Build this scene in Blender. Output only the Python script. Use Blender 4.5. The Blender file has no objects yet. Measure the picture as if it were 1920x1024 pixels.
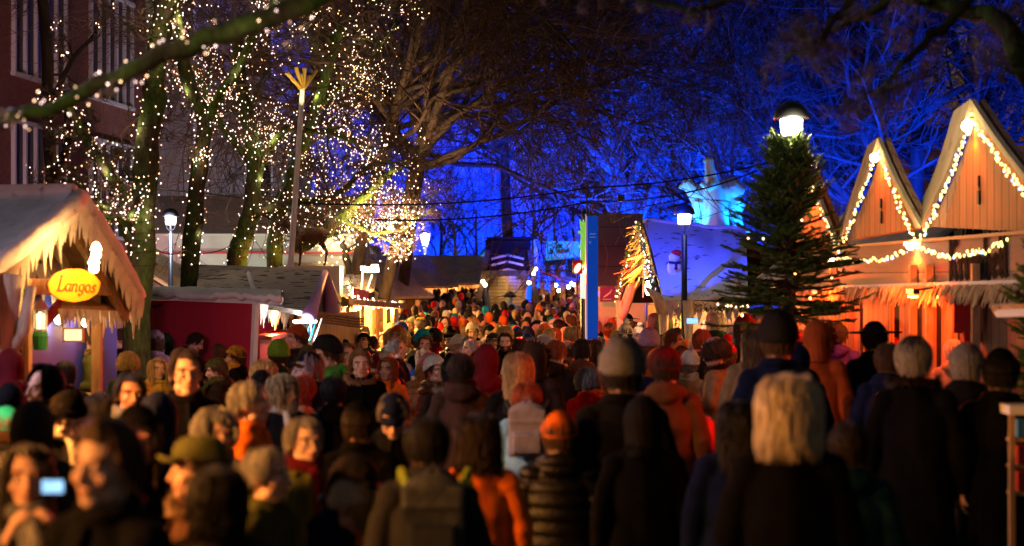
import bpy, math, random
import numpy as np
from mathutils import Vector, Matrix, noise
PI = math.pi
SC = bpy.context.scene
COL = SC.collection
F = 3200.0          # focal length in photo pixels
HZ = 525.0          # horizon row
EYE = 2.15          # camera height
def P(px, py, d):
    return Vector(((px-960.0)/F*d, d, EYE+(HZ-py)/F*d))
def GZ(x, y):
    """the lane dips gently in the middle distance"""
    def s(a, lo, hi):
        t = max(0., min(1., (a-lo)/(hi-lo))); return t*t*(3-2*t)
    k = x/max(y, 1.)
    return -.42*s(y, 9, 20)*(1-s(y, 33, 60))*(1-s(-k, .125, .165))*(1-s(k, .11, .15))
def V3(x, y, z): return Vector((x, y, z))
def lerp(a, b, t): return a+(b-a)*t

# ---------------------------------------------------------------- materials
MATS = {}
def mat(name, color=(.5,.5,.5), rough=.7, metal=0., emit=None, strength=0., var=0., vscale=3., bump=0., bscale=20.,
        stretch=(1,1,1), objcol=False, color2=None, c2scale=4., c2th=(.45,.6), sheen=0., attr=None, trans=0., coord='Object', sss=0., spec=None):
    if name in MATS: return MATS[name]
    m = bpy.data.materials.new(name); m.use_nodes = True
    nt = m.node_tree; N = nt.nodes; L = nt.links
    b = N['Principled BSDF']
    b.inputs['Roughness'].default_value = rough
    b.inputs['Metallic'].default_value = metal
    if spec is None and not emit and not metal: spec = .2
    if spec is not None: b.inputs['Specular IOR Level'].default_value = spec
    if sheen: b.inputs['Sheen Weight'].default_value = sheen
    if trans: b.inputs['Transmission Weight'].default_value = trans
    if sss:
        b.inputs['Subsurface Weight'].default_value = sss
        b.inputs['Subsurface Radius'].default_value = (.02,.008,.004)
    tc = N.new('ShaderNodeTexCoord'); mp = N.new('ShaderNodeMapping')
    L.new(tc.outputs[coord], mp.inputs['Vector']); mp.inputs['Scale'].default_value = stretch
    def mixc(a, bb, fac, mode='MIX'):
        x = N.new('ShaderNodeMix'); x.data_type = 'RGBA'; x.blend_type = mode
        for sock, val in ((x.inputs[6], a), (x.inputs[7], bb), (x.inputs[0], fac)):
            if hasattr(val, 'is_output'): L.new(val, sock)
            elif isinstance(val, (int, float)): sock.default_value = val
            else: sock.default_value = (*val[:3], 1)
        return x.outputs[2]
    if objcol:
        oi = N.new('ShaderNodeObjectInfo'); c = oi.outputs['Color']
    else: c = tuple(color)
    if attr:
        at = N.new('ShaderNodeAttribute'); at.attribute_name = attr
        c = mixc(c, at.outputs['Color'], 1., 'MULTIPLY')
    if color2 is not None:
        n2 = N.new('ShaderNodeTexNoise'); n2.inputs['Scale'].default_value = c2scale; n2.inputs['Detail'].default_value = 5
        L.new(mp.outputs[0], n2.inputs['Vector'])
        r2 = N.new('ShaderNodeMapRange'); r2.inputs[1].default_value = c2th[0]; r2.inputs[2].default_value = c2th[1]
        L.new(n2.outputs[0], r2.inputs[0])
        c = mixc(c, color2, r2.outputs[0])
    if var:
        nn = N.new('ShaderNodeTexNoise'); nn.inputs['Scale'].default_value = vscale; nn.inputs['Detail'].default_value = 6
        L.new(mp.outputs[0], nn.inputs['Vector'])
        mr = N.new('ShaderNodeMapRange'); mr.inputs[1].default_value = .3; mr.inputs[2].default_value = .7
        mr.inputs[3].default_value = 1-var; mr.inputs[4].default_value = 1+var
        L.new(nn.outputs[0], mr.inputs[0])
        c = mixc(c, mr.outputs[0], 1., 'MULTIPLY')
    if hasattr(c, 'is_output'): L.new(c, b.inputs['Base Color'])
    else: b.inputs['Base Color'].default_value = (*c, 1)
    if bump:
        nb = N.new('ShaderNodeTexNoise'); nb.inputs['Scale'].default_value = bscale; nb.inputs['Detail'].default_value = 4
        L.new(mp.outputs[0], nb.inputs['Vector'])
        bp = N.new('ShaderNodeBump'); bp.inputs['Strength'].default_value = bump; bp.inputs['Distance'].default_value = .02
        L.new(nb.outputs[0], bp.inputs['Height']); L.new(bp.outputs[0], b.inputs['Normal'])
    if emit:
        b.inputs['Emission Color'].default_value = (*emit, 1); b.inputs['Emission Strength'].default_value = strength
        m.cycles.emission_sampling = 'NONE' if strength < 200 else 'AUTO'
    MATS[name] = m
    return m

def planks(name, c1, c2, axis='x', width=.14, rough=.7, gap=.07, dark=(.02,.012,.008)):
    """board cladding: boards across axis, each its own shade, dark joints, fine grain"""
    if name in MATS: return MATS[name]
    m = bpy.data.materials.new(name); m.use_nodes = True
    nt = m.node_tree; N = nt.nodes; L = nt.links; b = N['Principled BSDF']; b.inputs['Roughness'].default_value = rough
    tc = N.new('ShaderNodeTexCoord'); sp = N.new('ShaderNodeSeparateXYZ'); L.new(tc.outputs['Object'], sp.inputs[0])
    def M(op, a, bb=None, cc=None):
        x = N.new('ShaderNodeMath'); x.operation = op
        for i, v in enumerate((a, bb, cc)):
            if v is None: continue
            if hasattr(v, 'is_output'): L.new(v, x.inputs[i])
            else: x.inputs[i].default_value = v
        return x.outputs[0]
    if axis == 'xy': a = M('ADD', sp.outputs[0], sp.outputs[1])
    else: a = sp.outputs['xyz'.index(axis)]
    u = M('DIVIDE', a, width); fl = M('FLOOR', u); fr = M('FRACT', u)
    wn = N.new('ShaderNodeTexWhiteNoise'); wn.noise_dimensions = '1D'; L.new(fl, wn.inputs['W'])
    mp = N.new('ShaderNodeMapping'); L.new(tc.outputs['Object'], mp.inputs[0])
    mp.inputs['Scale'].default_value = (1, 1, 12) if axis == 'z' else (14, 14, .8)
    ns = N.new('ShaderNodeTexNoise'); ns.inputs['Scale'].default_value = 3; ns.inputs['Detail'].default_value = 8
    L.new(mp.outputs[0], ns.inputs['Vector'])
    f = M('ADD', M('MULTIPLY', wn.outputs[0], .6), M('MULTIPLY', M('SUBTRACT', ns.outputs[0], .35), 1.1))
    mx = N.new('ShaderNodeMix'); mx.data_type = 'RGBA'; L.new(f, mx.inputs[0])
    mx.inputs[6].default_value = (*c1, 1); mx.inputs[7].default_value = (*c2, 1)
    g = M('LESS_THAN', fr, gap)
    m2 = N.new('ShaderNodeMix'); m2.data_type = 'RGBA'; L.new(g, m2.inputs[0]); L.new(mx.outputs[2], m2.inputs[6])
    m2.inputs[7].default_value = (*dark, 1); L.new(m2.outputs[2], b.inputs['Base Color'])
    bp = N.new('ShaderNodeBump'); bp.inputs['Strength'].default_value = .5; bp.inputs['Distance'].default_value = .01
    L.new(M('SUBTRACT', ns.outputs[0], g), bp.inputs['Height']); L.new(bp.outputs[0], b.inputs['Normal'])
    MATS[name] = m
    return m

# ---------------------------------------------------------------- mesh builder
class MB:
    def __init__(s): s.v = []; s.f = []; s.m = []
    def add(s, vs, fs, mi=0):
        o = len(s.v); s.v.extend([tuple(x) for x in vs])
        s.f.extend([tuple(i+o for i in f) for f in fs]); s.m.extend([mi]*len(fs)); return s
    def hexa(s, p, mi=0):   # 8 points: bottom 4 ccw, top 4
        return s.add(p, [(3,2,1,0),(4,5,6,7),(0,1,5,4),(1,2,6,5),(2,3,7,6),(3,0,4,7)], mi)
    def box(s, c, size, mi=0, rot=None):
        hx, hy, hz = size[0]/2, size[1]/2, size[2]/2
        p = [Vector(q) for q in ((-hx,-hy,-hz),(hx,-hy,-hz),(hx,hy,-hz),(-hx,hy,-hz),(-hx,-hy,hz),(hx,-hy,hz),(hx,hy,hz),(-hx,hy,hz))]
        if rot is not None: p = [rot @ q for q in p]
        c = Vector(c); return s.hexa([q+c for q in p], mi)
    def slab(s, q, t, mi=0):  # quad (4 vectors) extruded by t along its normal (to both sides half)
        q = [Vector(x) for x in q]; n = (q[2]-q[0]).cross(q[3]-q[1]).normalized()*t/2
        return s.hexa([x-n for x in q]+[x+n for x in q], mi)
    def poly(s, pts, off, mi=0):  # planar polygon extruded by vector off
        pts = [Vector(x) for x in pts]; n = len(pts); off = Vector(off)
        return s.add(pts+[x+off for x in pts], [tuple(range(n))[::-1], tuple(range(n, 2*n))]+[(i,(i+1)%n,n+(i+1)%n,n+i) for i in range(n)], mi)
    def tube(s, pts, rad, n=6, cap=True, mi=0, ell=None):
        pts = [Vector(p) for p in pts]; k = len(pts)
        if isinstance(rad, (int, float)): rad = [rad]*k
        t0 = (pts[1]-pts[0]).normalized()
        ref = Vector((0,0,1)) if abs(t0.z) < .9 else Vector((1,0,0))
        u = t0.cross(ref).normalized(); vs = []
        for i in range(k):
            t = (pts[min(i+1,k-1)]-pts[max(i-1,0)])
            if t.length < 1e-9: t = t0
            t.normalize(); u = (u-t*u.dot(t))
            if u.length < 1e-6: u = t.orthogonal()
            u.normalize(); w = t.cross(u)
            for j in range(n):
                a = 2*PI*j/n; vs.append(pts[i]+(u*math.cos(a)+w*math.sin(a))*rad[i])
        fs = [(i*n+j, i*n+(j+1)%n, (i+1)*n+(j+1)%n, (i+1)*n+j) for i in range(k-1) for j in range(n)]
        if cap: fs += [tuple(range(n))[::-1], tuple(range((k-1)*n, k*n))]
        return s.add(vs, fs, mi)
    def loft(s, rings, n=16, mi=0):  # rings: (cx,cy,z,rx,ry)
        vs = []
        for (cx, cy, z, rx, ry) in rings:
            for j in range(n):
                a = 2*PI*j/n; vs.append((cx+rx*math.cos(a), cy+ry*math.sin(a), z))
        k = len(rings)
        fs = [(i*n+j, i*n+(j+1)%n, (i+1)*n+(j+1)%n, (i+1)*n+j) for i in range(k-1) for j in range(n)]
        fs += [tuple(range(n))[::-1], tuple(range((k-1)*n, k*n))]
        if rings[-1][2] < rings[0][2]: fs = [f[::-1] for f in fs]
        return s.add(vs, fs, mi)
    def ball(s, c, r, seg=12, rings=8, mi=0, rot=None):
        if isinstance(r, (int, float)): r = (r, r, r)
        c = Vector(c); vs = [Vector((0,0,-r[2]))]
        for i in range(1, rings):
            ph = PI*i/rings
            for j in range(seg):
                a = 2*PI*j/seg; vs.append(Vector((r[0]*math.sin(ph)*math.cos(a), r[1]*math.sin(ph)*math.sin(a), -r[2]*math.cos(ph))))
        vs.append(Vector((0,0,r[2])))
        if rot is not None: vs = [rot @ q for q in vs]
        vs = [q+c for q in vs]; fs = []
        for j in range(seg): fs.append((0, 1+(j+1)%seg, 1+j))
        for i in range(rings-2):
            for j in range(seg):
                a = 1+i*seg+j; b = 1+i*seg+(j+1)%seg; fs.append((a, b, b+seg, a+seg))
        e = len(vs)-1; o = 1+(rings-2)*seg
        for j in range(seg): fs.append((e, o+j, o+(j+1)%seg))
        return s.add(vs, fs, mi)
    def lathe(s, c, prof, n=16, mi=0):  # prof list of (r,z)
        return s.loft([(c[0], c[1], c[2]+z, max(r,1e-4), max(r,1e-4)) for r, z in prof], n, mi)
    def mesh(s, name, smooth=False, off=None):
        me = bpy.data.meshes.new(name)
        v = s.v if off is None else [(a[0]-off[0], a[1]-off[1], a[2]-off[2]) for a in s.v]
        me.from_pydata(v, [], s.f); me.polygons.foreach_set('material_index', s.m)
        if smooth: me.polygons.foreach_set('use_smooth', [True]*len(me.polygons))
        me.update(); return me
def link(o, parent=None):
    COL.objects.link(o)
    if parent is not None: o.parent = parent
    return o
def tag(o, label=None, cat=None, group=None, kind=None):
    if label: o['label'] = label
    if cat: o['category'] = cat
    if group: o['group'] = group
    if kind: o['kind'] = kind
    return o
def thing(name, label, cat, loc=(0,0,0), group=None):
    o = link(bpy.data.objects.new(name, None)); o.location = loc; o.empty_display_size = .1
    return tag(o, label, cat, group)
def wloc(o):
    l = Vector((0,0,0))
    while o is not None: l += o.location; o = o.parent
    return l
def part(name, mb, mats, parent=None, smooth=False, label=None, kind=None, origin=None):
    """mesh in world coordinates -> object under parent (parents carry translation only)"""
    if not isinstance(mats, (list, tuple)): mats = [mats]
    off = wloc(parent) if parent is not None else Vector((0,0,0))
    org = Vector(origin) if origin is not None else off
    me = mb.mesh(name, smooth, org)
    for m in mats: me.materials.append(m)
    o = link(bpy.data.objects.new(name, me), parent); o.location = org-off
    return tag(o, label, None, None, kind)
def solo(name, mb, mats, label, cat, group=None, smooth=False, origin=None):
    c = Vector(origin) if origin is not None else Vector(mb.v[0])
    o = part(name, mb, mats, None, smooth, origin=c); return tag(o, label, cat, group)
def struct(name, mb, mats, smooth=False):
    o = part(name, mb, mats, None, smooth); o['kind'] = 'structure'; return o
def remesh(mb, name, vox, smooth_it=2, decim=None):
    me = mb.mesh(name); o = bpy.data.objects.new('tmp', me); COL.objects.link(o)
    r = o.modifiers.new('r', 'REMESH'); r.mode = 'VOXEL'; r.voxel_size = vox
    if smooth_it:
        s = o.modifiers.new('s', 'SMOOTH'); s.factor = .5; s.iterations = smooth_it
    if decim:
        d = o.modifiers.new('d', 'DECIMATE'); d.ratio = decim
    dg = bpy.context.evaluated_depsgraph_get(); dg.update()
    out = bpy.data.meshes.new_from_object(o.evaluated_get(dg)); out.name = name
    bpy.data.objects.remove(o); bpy.data.meshes.remove(me)
    out.polygons.foreach_set('use_smooth', [True]*len(out.polygons)); return out
def getv(me):
    a = np.empty(len(me.vertices)*3); me.vertices.foreach_get('co', a); return a.reshape(-1, 3)
def setv(me, a): me.vertices.foreach_set('co', a.ravel()); me.update()
def getn(me):
    a = np.empty(len(me.vertices)*3); me.vertices.foreach_get('normal', a); return a.reshape(-1, 3)
def vnoise(p, f, seed=0):
    """cheap smooth pseudo noise from summed sines, p (n,3)"""
    r = np.random.RandomState(seed); o = np.zeros(len(p))
    for k in range(7):
        d = r.normal(size=3); d /= np.linalg.norm(d)
        o += np.sin(p @ d * f * r.uniform(.6, 1.7) + r.uniform(0, 6.28) + 1.5*np.sin(p @ r.normal(size=3)*f*.4))
    return o/7*1.6
# ---------------------------------------------------------------- people
random.seed(7)
PIV = Vector((0, .015, 1.47))
POSES = {
 'down': dict(L=((.168,.01,1.392),(.235,.035,1.14),(.25,-.03,.90),(.05,-.25,-1)), R=((-.168,.01,1.392),(-.235,.035,1.14),(-.25,-.03,.90),(-.05,-.25,-1)), step=0),
 'front': dict(L=((.168,.01,1.392),(.235,.0,1.14),(.11,-.235,1.10),(-.7,-.5,.25)), R=((-.168,.01,1.392),(-.235,.0,1.14),(-.10,-.23,1.14),(.7,-.55,.3)), step=0),
 'phone': dict(L=((.168,.0,1.395),(.24,-.14,1.22),(.10,-.33,1.42),(-.35,-.3,.9)), R=((-.168,.0,1.395),(-.24,-.14,1.22),(-.10,-.33,1.42),(.35,-.3,.9)), step=0),
 'walk': dict(L=((.168,.01,1.392),(.24,.11,1.15),(.235,.06,.92),(.02,-.3,-1)), R=((-.168,.01,1.392),(-.24,-.03,1.14),(-.22,-.17,.96),(-.02,-.4,-.9)), step=.2),
}
def hand(mb, w, d, side):
    w = Vector(w); d = Vector(d).normalized()
    lat = d.cross(Vector((0,-1,0)) if abs(d.y) < .8 else Vector((0,0,1))).normalized()
    nrm = lat.cross(d).normalized()              # palm normal
    if abs(d.z) > .7: lat, nrm = nrm, -lat*side  # hanging or raised hand: edge-on, palm towards the body
    mb.tube([w-d*.03, w+d*.01], [.028,.027], 8)
    for k in range(4):
        s = (k-1.5)*.0205
        mb.tube([w+d*.005+lat*s*.6, w+d*.05+lat*s, w+d*.088+lat*s], [.015,.0145,.0115], 7)
        ln = (.068,.078,.074,.056)[k]; a = w+d*.088+lat*s*1.05
        b = a+(d*.8+nrm*.35+lat*s*3).normalized()*ln*.45
        c = b+(d*.45+nrm*.8+lat*s*2).normalized()*ln*.32
        e = c+(d*.1+nrm*1.).normalized()*ln*.25
        mb.tube([a, b, c, e], [.0105,.0095,.0088,.0072], 7)
    t = w+d*.03-lat*.028
    mb.tube([w+d*.015-lat*.012, t, t+(d*.7-lat*.6+nrm*.4).normalized()*.035, t+(d*.9-lat*.35+nrm*.6).normalized()*.062], [.014,.0135,.011,.009], 7)
def legs(step, s):
    y = step*s*.6
    return [(.095*s,.01,.93),(.1*s,-y*.6+ (-.02 if step else 0),.50),(.1*s,y*.9+.02,.085)]
def body_mesh(pose, yaw, pitch, fem):
    ps = POSES[pose]; mb = MB()
    R = Matrix.Rotation(math.radians(yaw), 4, 'Z') @ Matrix.Rotation(math.radians(pitch), 4, 'X')
    hb = MB()   # head in body axes, turned about the neck pivot afterwards
    w = .95 if fem else 1.
    hb.ball((0,.015,1.625), (.077,.098,.093), 24, 16)
    hb.ball((0,-.022,1.565), (.06*w,.07,.075), 20, 14)
    hb.ball((0,-.055,1.512), (.036*w,.034,.026), 12, 8)
    hb.ball((0,-.066,1.503), (.018,.02,.015), 10, 8)
    for s in (-1, 1):
        hb.ball((.043*s*w,-.058,1.575), (.024,.024,.022), 10, 8)       # cheekbone
        hb.ball((.03*s,-.073,1.628), (.03,.016,.010), 10, 8)           # brow
        hb.ball((.046*s*w,-.02,1.53), (.02,.035,.028), 10, 8)         # jaw
        hb.ball((.081*s,.012,1.59), (.009,.017,.03), 8, 8, rot=Matrix.Rotation(.25*s,3,'Z'))
        hb.ball((.034*s,-.079,1.6), (.0125,.012,.0115), 10, 8)         # eye
        hb.ball((.012*s,-.094,1.566), (.008,.010,.007), 8, 6)
    hb.tube([(0,-.086,1.618),(0,-.1,1.59),(0,-.11,1.57),(0,-.1,1.562)], [.009,.0105,.012,.008], 8)
    hb.ball((0,-.087,1.544), (.024,.012,.0065), 10, 8); hb.ball((0,-.084,1.533), (.02,.012,.0075), 10, 8)
    R = R @ Matrix.Scale(1.07, 4)
    vs = [(R @ (Vector(v)-PIV))+PIV for v in hb.v]; mb.add(vs, hb.f)
    mb.tube([(0,.02,1.36),(0,.015,1.46),(R @ (V3(0,.012,1.55)-PIV))+PIV], [.075,.057*w,.056*w], 14)
    mb.loft([(0,.01,.86,.12,.09),(0,.01,.93,.165,.115),(0,.01,1.06,.142,.1),(0,.01,1.2,.155,.105),(0,.01,1.31,.16,.108),(0,.015,1.385,.13,.08),(0,.015,1.43,.08,.062)], 20)
    for s, k in ((1,'L'), (-1,'R')):
        a, b, c, d = [Vector(x) for x in ps[k]]
        mb.tube([V3(.11*s,.01,1.375), a, lerp(a,b,.5), b, lerp(b,c,.35), c], [.046,.046,.048,.041,.038,.027], 12)
        mb.ball(a, .048, 12, 8); mb.ball(b, .041, 10, 8); hand(mb, c, d, s)
        h, kn, an = [Vector(x) for x in legs(ps['step'], s)]
        mb.tube([h+V3(0,0,.04), h, lerp(h,kn,.5), kn, lerp(kn,an,.35), lerp(kn,an,.8), an-V3(0,0,.03)], [.09,.095,.085,.068,.068,.055,.052], 12)
        mb.ball(kn, .067, 10, 8)
        mb.loft([(an.x,an.y-.06,.0,.045,.13),(an.x,an.y-.06,.05,.047,.13),(an.x,an.y-.03,.09,.05,.09),(an.x,an.y,.13,.055,.06)], 14)
    me = remesh(mb, 'person', .0068, 2)
    co = getv(me); Ri = np.array(R.to_3x3().inverted()); pv = np.array(PIV)
    hc = (co-pv) @ Ri.T + pv
    head = (hc[:,2] > 1.47)
    col = np.ones((len(co), 4))
    # eye sockets
    n = getn(me)
    for s in (-1, 1):
        d2 = ((hc[:,0]-.033*s)/.021)**2+((hc[:,2]-1.609)/.012)**2
        co -= n*(np.exp(-d2)*.0042*head*(hc[:,1] < -.04))[:,None]
        e = (((hc[:,0]-.034*s)/.0145)**2+((hc[:,2]-1.6)/.0065)**2 < 1) & (hc[:,1] < -.05) & head
        col[e,:3] = (1.45,1.9,2.3)
        i = (((hc[:,0]-.034*s)/.0072)**2+((hc[:,2]-1.6)/.0066)**2 < 1) & e; col[i,:3] = (.1,.08,.07)
        lid = (np.abs(hc[:,0]-.034*s) < .017) & (np.abs(hc[:,2]-1.6085) < .0028) & (hc[:,1] < -.05) & head; col[lid,:3] = (.25,.18,.15)
        br = (np.abs(hc[:,0]-.036*s) < .021) & (np.abs(hc[:,2]-(1.630-.12*np.abs(np.abs(hc[:,0])-.036))) < .0062) & (hc[:,1] < -.05) & head; col[br,:3] = (.22,.16,.12)
    li = ((hc[:,0]/.023)**2+((hc[:,2]-1.538)/.0105)**2 < 1) & (hc[:,1] < -.07) & head; col[li,:3] = (.95,.55,.5) if fem else (.9,.65,.6)
    ml = (np.abs(hc[:,0]) < .021) & (np.abs(hc[:,2]-1.5385) < .0022) & (hc[:,1] < -.07) & head; col[ml,:3] = (.35,.18,.16)
    ck = np.exp(-(((np.abs(hc[:,0])-.045)/.02)**2+((hc[:,2]-1.565)/.02)**2))*head; col[:,1] -= ck*.12; col[:,2] -= ck*.12
    bl_ = vnoise(hc, 70, 4)*.10+vnoise(hc, 160, 9)*.06; col[:,:3] *= (1+bl_*head)[:,None]
    nz = np.exp(-((hc[:,0]/.016)**2+((hc[:,2]-1.568)/.016)**2))*head*(hc[:,1]<-.08); col[:,1] -= nz*.15; col[:,2] -= nz*.15
    setv(me, co)
    a = me.color_attributes.new('Tint', 'FLOAT_COLOR', 'POINT'); a.data.foreach_set('color', col.astype(np.float32).ravel())
    me.materials.append(M_SKIN); me.materials.append(M_TROUSER); me.materials.append(M_SHOE)
    idx = np.zeros(len(me.polygons), dtype=np.int32); ce = np.empty(len(me.polygons)*3); me.polygons.foreach_get('center', ce); ce = ce.reshape(-1,3)
    tr = (ce[:,2] < 1.0) & (np.abs(ce[:,0]) < .2) & (ce[:,1] > -.2); idx[tr] = 1; idx[tr & (ce[:,2] < .1)] = 2
    me.polygons.foreach_set('material_index', idx)
    return me, R
def coat_mesh(pose, style):
    ps = POSES[pose]; mb = MB(); fat = {'parka':1.0,'long':1.0,'puffer':1.06,'jacket':.95}[style]
    hem = {'parka':.74,'long':.42,'puffer':.80,'jacket':.86}[style]
    f = fat; fl = 1.18 if style == 'long' else 1.0
    mb.loft([(0,.01,hem,.205*f*fl,.155*f*fl),(0,.01,.95,.2*f,.15*f),(0,.01,1.08,.185*f,.142*f),(0,.01,1.22,.195*f,.145*f),(0,.01,1.31,.188*f,.135*f),(0,.015,1.39,.15*f,.108*f),(0,.018,1.44,.108,.092),(0,.018,1.475,.085,.08)], 28)
    # collar
    k = 20; pts = [(.082*math.cos(2*PI*i/k), .018+.08*math.sin(2*PI*i/k), 1.485+.018*math.sin(2*PI*i/k)) for i in range(k+1)]
    mb.tube(pts, .026, 8)
    if style in ('parka','puffer'):   # hood lying on the back
        mb.ball((0,.115,1.455), (.12,.06,.075), 16, 10); mb.ball((0,.09,1.5), (.105,.05,.035), 16, 10)
        for s in (-1,1): mb.tube([(.1*s,.08,1.47),(.1*s,.0,1.46),(.06*s,-.07,1.44)], [.035,.032,.022], 8)
    for s, kk in ((1,'L'), (-1,'R')):
        a, b, c, d = [Vector(x) for x in ps[kk]]
        mb.ball(a-V3(.012*s,0,.014), (.080*f,.088*f,.078*f), 14, 10)
        mb.tube([V3(.05*s,.02,1.45),V3(.11*s,.015,1.41),a-V3(0,0,.02)], [.05,.06,.066], 12)
        mb.tube([V3(.1*s,.01,1.34), a-V3(0,0,.03), lerp(a,b,.5), b, lerp(b,c,.5), c+(c-b).normalized()*.01], [.072*f,.074*f,.07*f,.065*f,.061*f,.05*f], 14)
        mb.ball(b, .068*f, 12, 8)
        mb.tube([c-(c-b).normalized()*.025, c+(c-b).normalized()*.012], [.054,.053], 12)
        mb.box((.11*s, -.14*f, .93), (.09,.03,.1))                  # pocket
    mb.tube([(0,-.15*f,hem+.03),(0,-.158*f,.95),(0,-.15*f,1.08),(0,-.153*f,1.22),(0,-.142*f,1.34),(0,-.095,1.44)], .013, 6)  # placket
    me = remesh(mb, 'coat', .0105, 3)
    co = getv(me); n = getn(me)
    if style == 'puffer':
        d = (np.abs(np.sin(co[:,2]*PI/.085))**.5-.75)*.022
    else:
        q = co*np.array([1,1,.55])
        d = vnoise(q, 26, 3)*.0065+vnoise(q, 60, 5)*.003
    co += n*d[:,None]; setv(me, co); return me
def shell(zb, thick, name, top=1., n=56, rings=26, flare=0., amp=0., brim=0., ribs=0., seed=1, wave=0., inward=.75):
    """headwear / hair: a closed surface from crown down to zb(azimuth) that hugs the head; az 0 = face"""
    C = V3(0,.015,1.625); r = (.079,.1,.094); vs = []; rnd = random.Random(seed)
    jit = [rnd.uniform(-1,1) for _ in range(n)]; jit = [(jit[i-1]+2*jit[i]+jit[(i+1)%n])/4 for i in range(n)]
    for k in range(rings+1):
        v = k/rings
        for j in range(n):
            az = 2*PI*j/n; a = az if az < PI else az-2*PI
            z = zb(abs(a), a)+amp*jit[j]*3; th = thick(abs(a), v)
            if z > C.z:
                te = math.acos(max(-1, min(1, (z-C.z)/r[2]))); t = v*te; drop = 0; tt = 0
            else:
                if v < .5: t = v/.5*PI/2; drop = 0; tt = 0
                else: t = PI/2; tt = (v-.5)/.5; drop = tt*(C.z-z)
            th2 = th+(brim if v > .74 and brim else 0)+ribs*math.cos(az*n/2)+amp*math.sin(j*2.4+math.sin(v*9+j*.7)*1.2)*min(1,v*2)
            sn = math.sin(t); sx = (r[0]+th2)*sn*(1+flare*tt); sy = (r[1]+th2)*sn*(1+flare*tt*.6)
            if drop: 
                tn = min(1., drop/.12); sx *= 1-.10*tn*(1-flare); sy *= 1-.12*tn*(1-flare)
            zz = C.z+math.cos(t)*(r[2]+th2)*top-drop
            w = wave*math.sin(v*22+jit[j]*5)*tt
            vs.append((C.x+math.sin(az)*(sx+w)-PIV.x, C.y-math.cos(az)*(sy+w)-PIV.y, zz-PIV.z))
    base = rings*n
    for j in range(n):
        x, y, z = vs[base+j]; vs.append((x*inward, (y)*inward, z+.012))
    K = rings+2; mb = MB()
    fs = [(i*n+j, (i+1)*n+j, (i+1)*n+(j+1)%n, i*n+(j+1)%n) for i in range(K-1) for j in range(n)]
    mb.add(vs, [f for f in fs]); return mb
def strands(mb, zb, off, n, seed, r=.0045, flare=0., wob=.006, lo=.18):
    """loose locks laid over a hair shell so its outline and lower edge break up"""
    rr = random.Random(seed); C = V3(0,.015,1.625); R0 = (.079,.1,.094)
    for k in range(n):
        az = rr.uniform(rad(46), rad(314)); a = az if az < PI else az-2*PI; z1 = zb(abs(a), a)+rr.uniform(-.035,.012); o = off+rr.uniform(-.006,.010); ph = rr.uniform(0,6.28); pts = []
        v0 = rr.uniform(lo,.5); m = 8; dz = rr.gauss(0,.06)
        for i in range(m):
            v = lerp(v0, 1.02, i/(m-1)); aa = az+dz*v+.05*math.sin(ph+v*7)
            if z1 > C.z: te = math.acos(max(-1,min(1,(z1-C.z)/R0[2]))); t = v*te; drop = 0; tt = 0
            elif v < .5: t = v*PI; drop = 0; tt = 0
            else: t = PI/2; tt = (v-.5)/.5; drop = tt*(C.z-z1)
            tn = min(1., drop/.12); sx = (R0[0]+o)*math.sin(t)*(1+flare*tt)*(1-.10*tn*(1-flare)); sy = (R0[1]+o)*math.sin(t)*(1+flare*tt*.6)*(1-.12*tn*(1-flare))
            w = wob*math.sin(ph+v*11)
            pts.append((math.sin(aa)*(sx+w)-PIV.x+C.x, C.y-math.cos(aa)*(sy+w)-PIV.y, C.z+math.cos(t)*(R0[2]+o)-drop-PIV.z))
        mb.tube(pts, [r*.5]+[r]*(m-3)+[r*.7, r*.12], 4)
    return mb
def sst(a, lo, hi):
    t = max(0., min(1., (a-lo)/(hi-lo))); return t*t*(3-2*t)
def rad(x): return math.radians(x)
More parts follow.
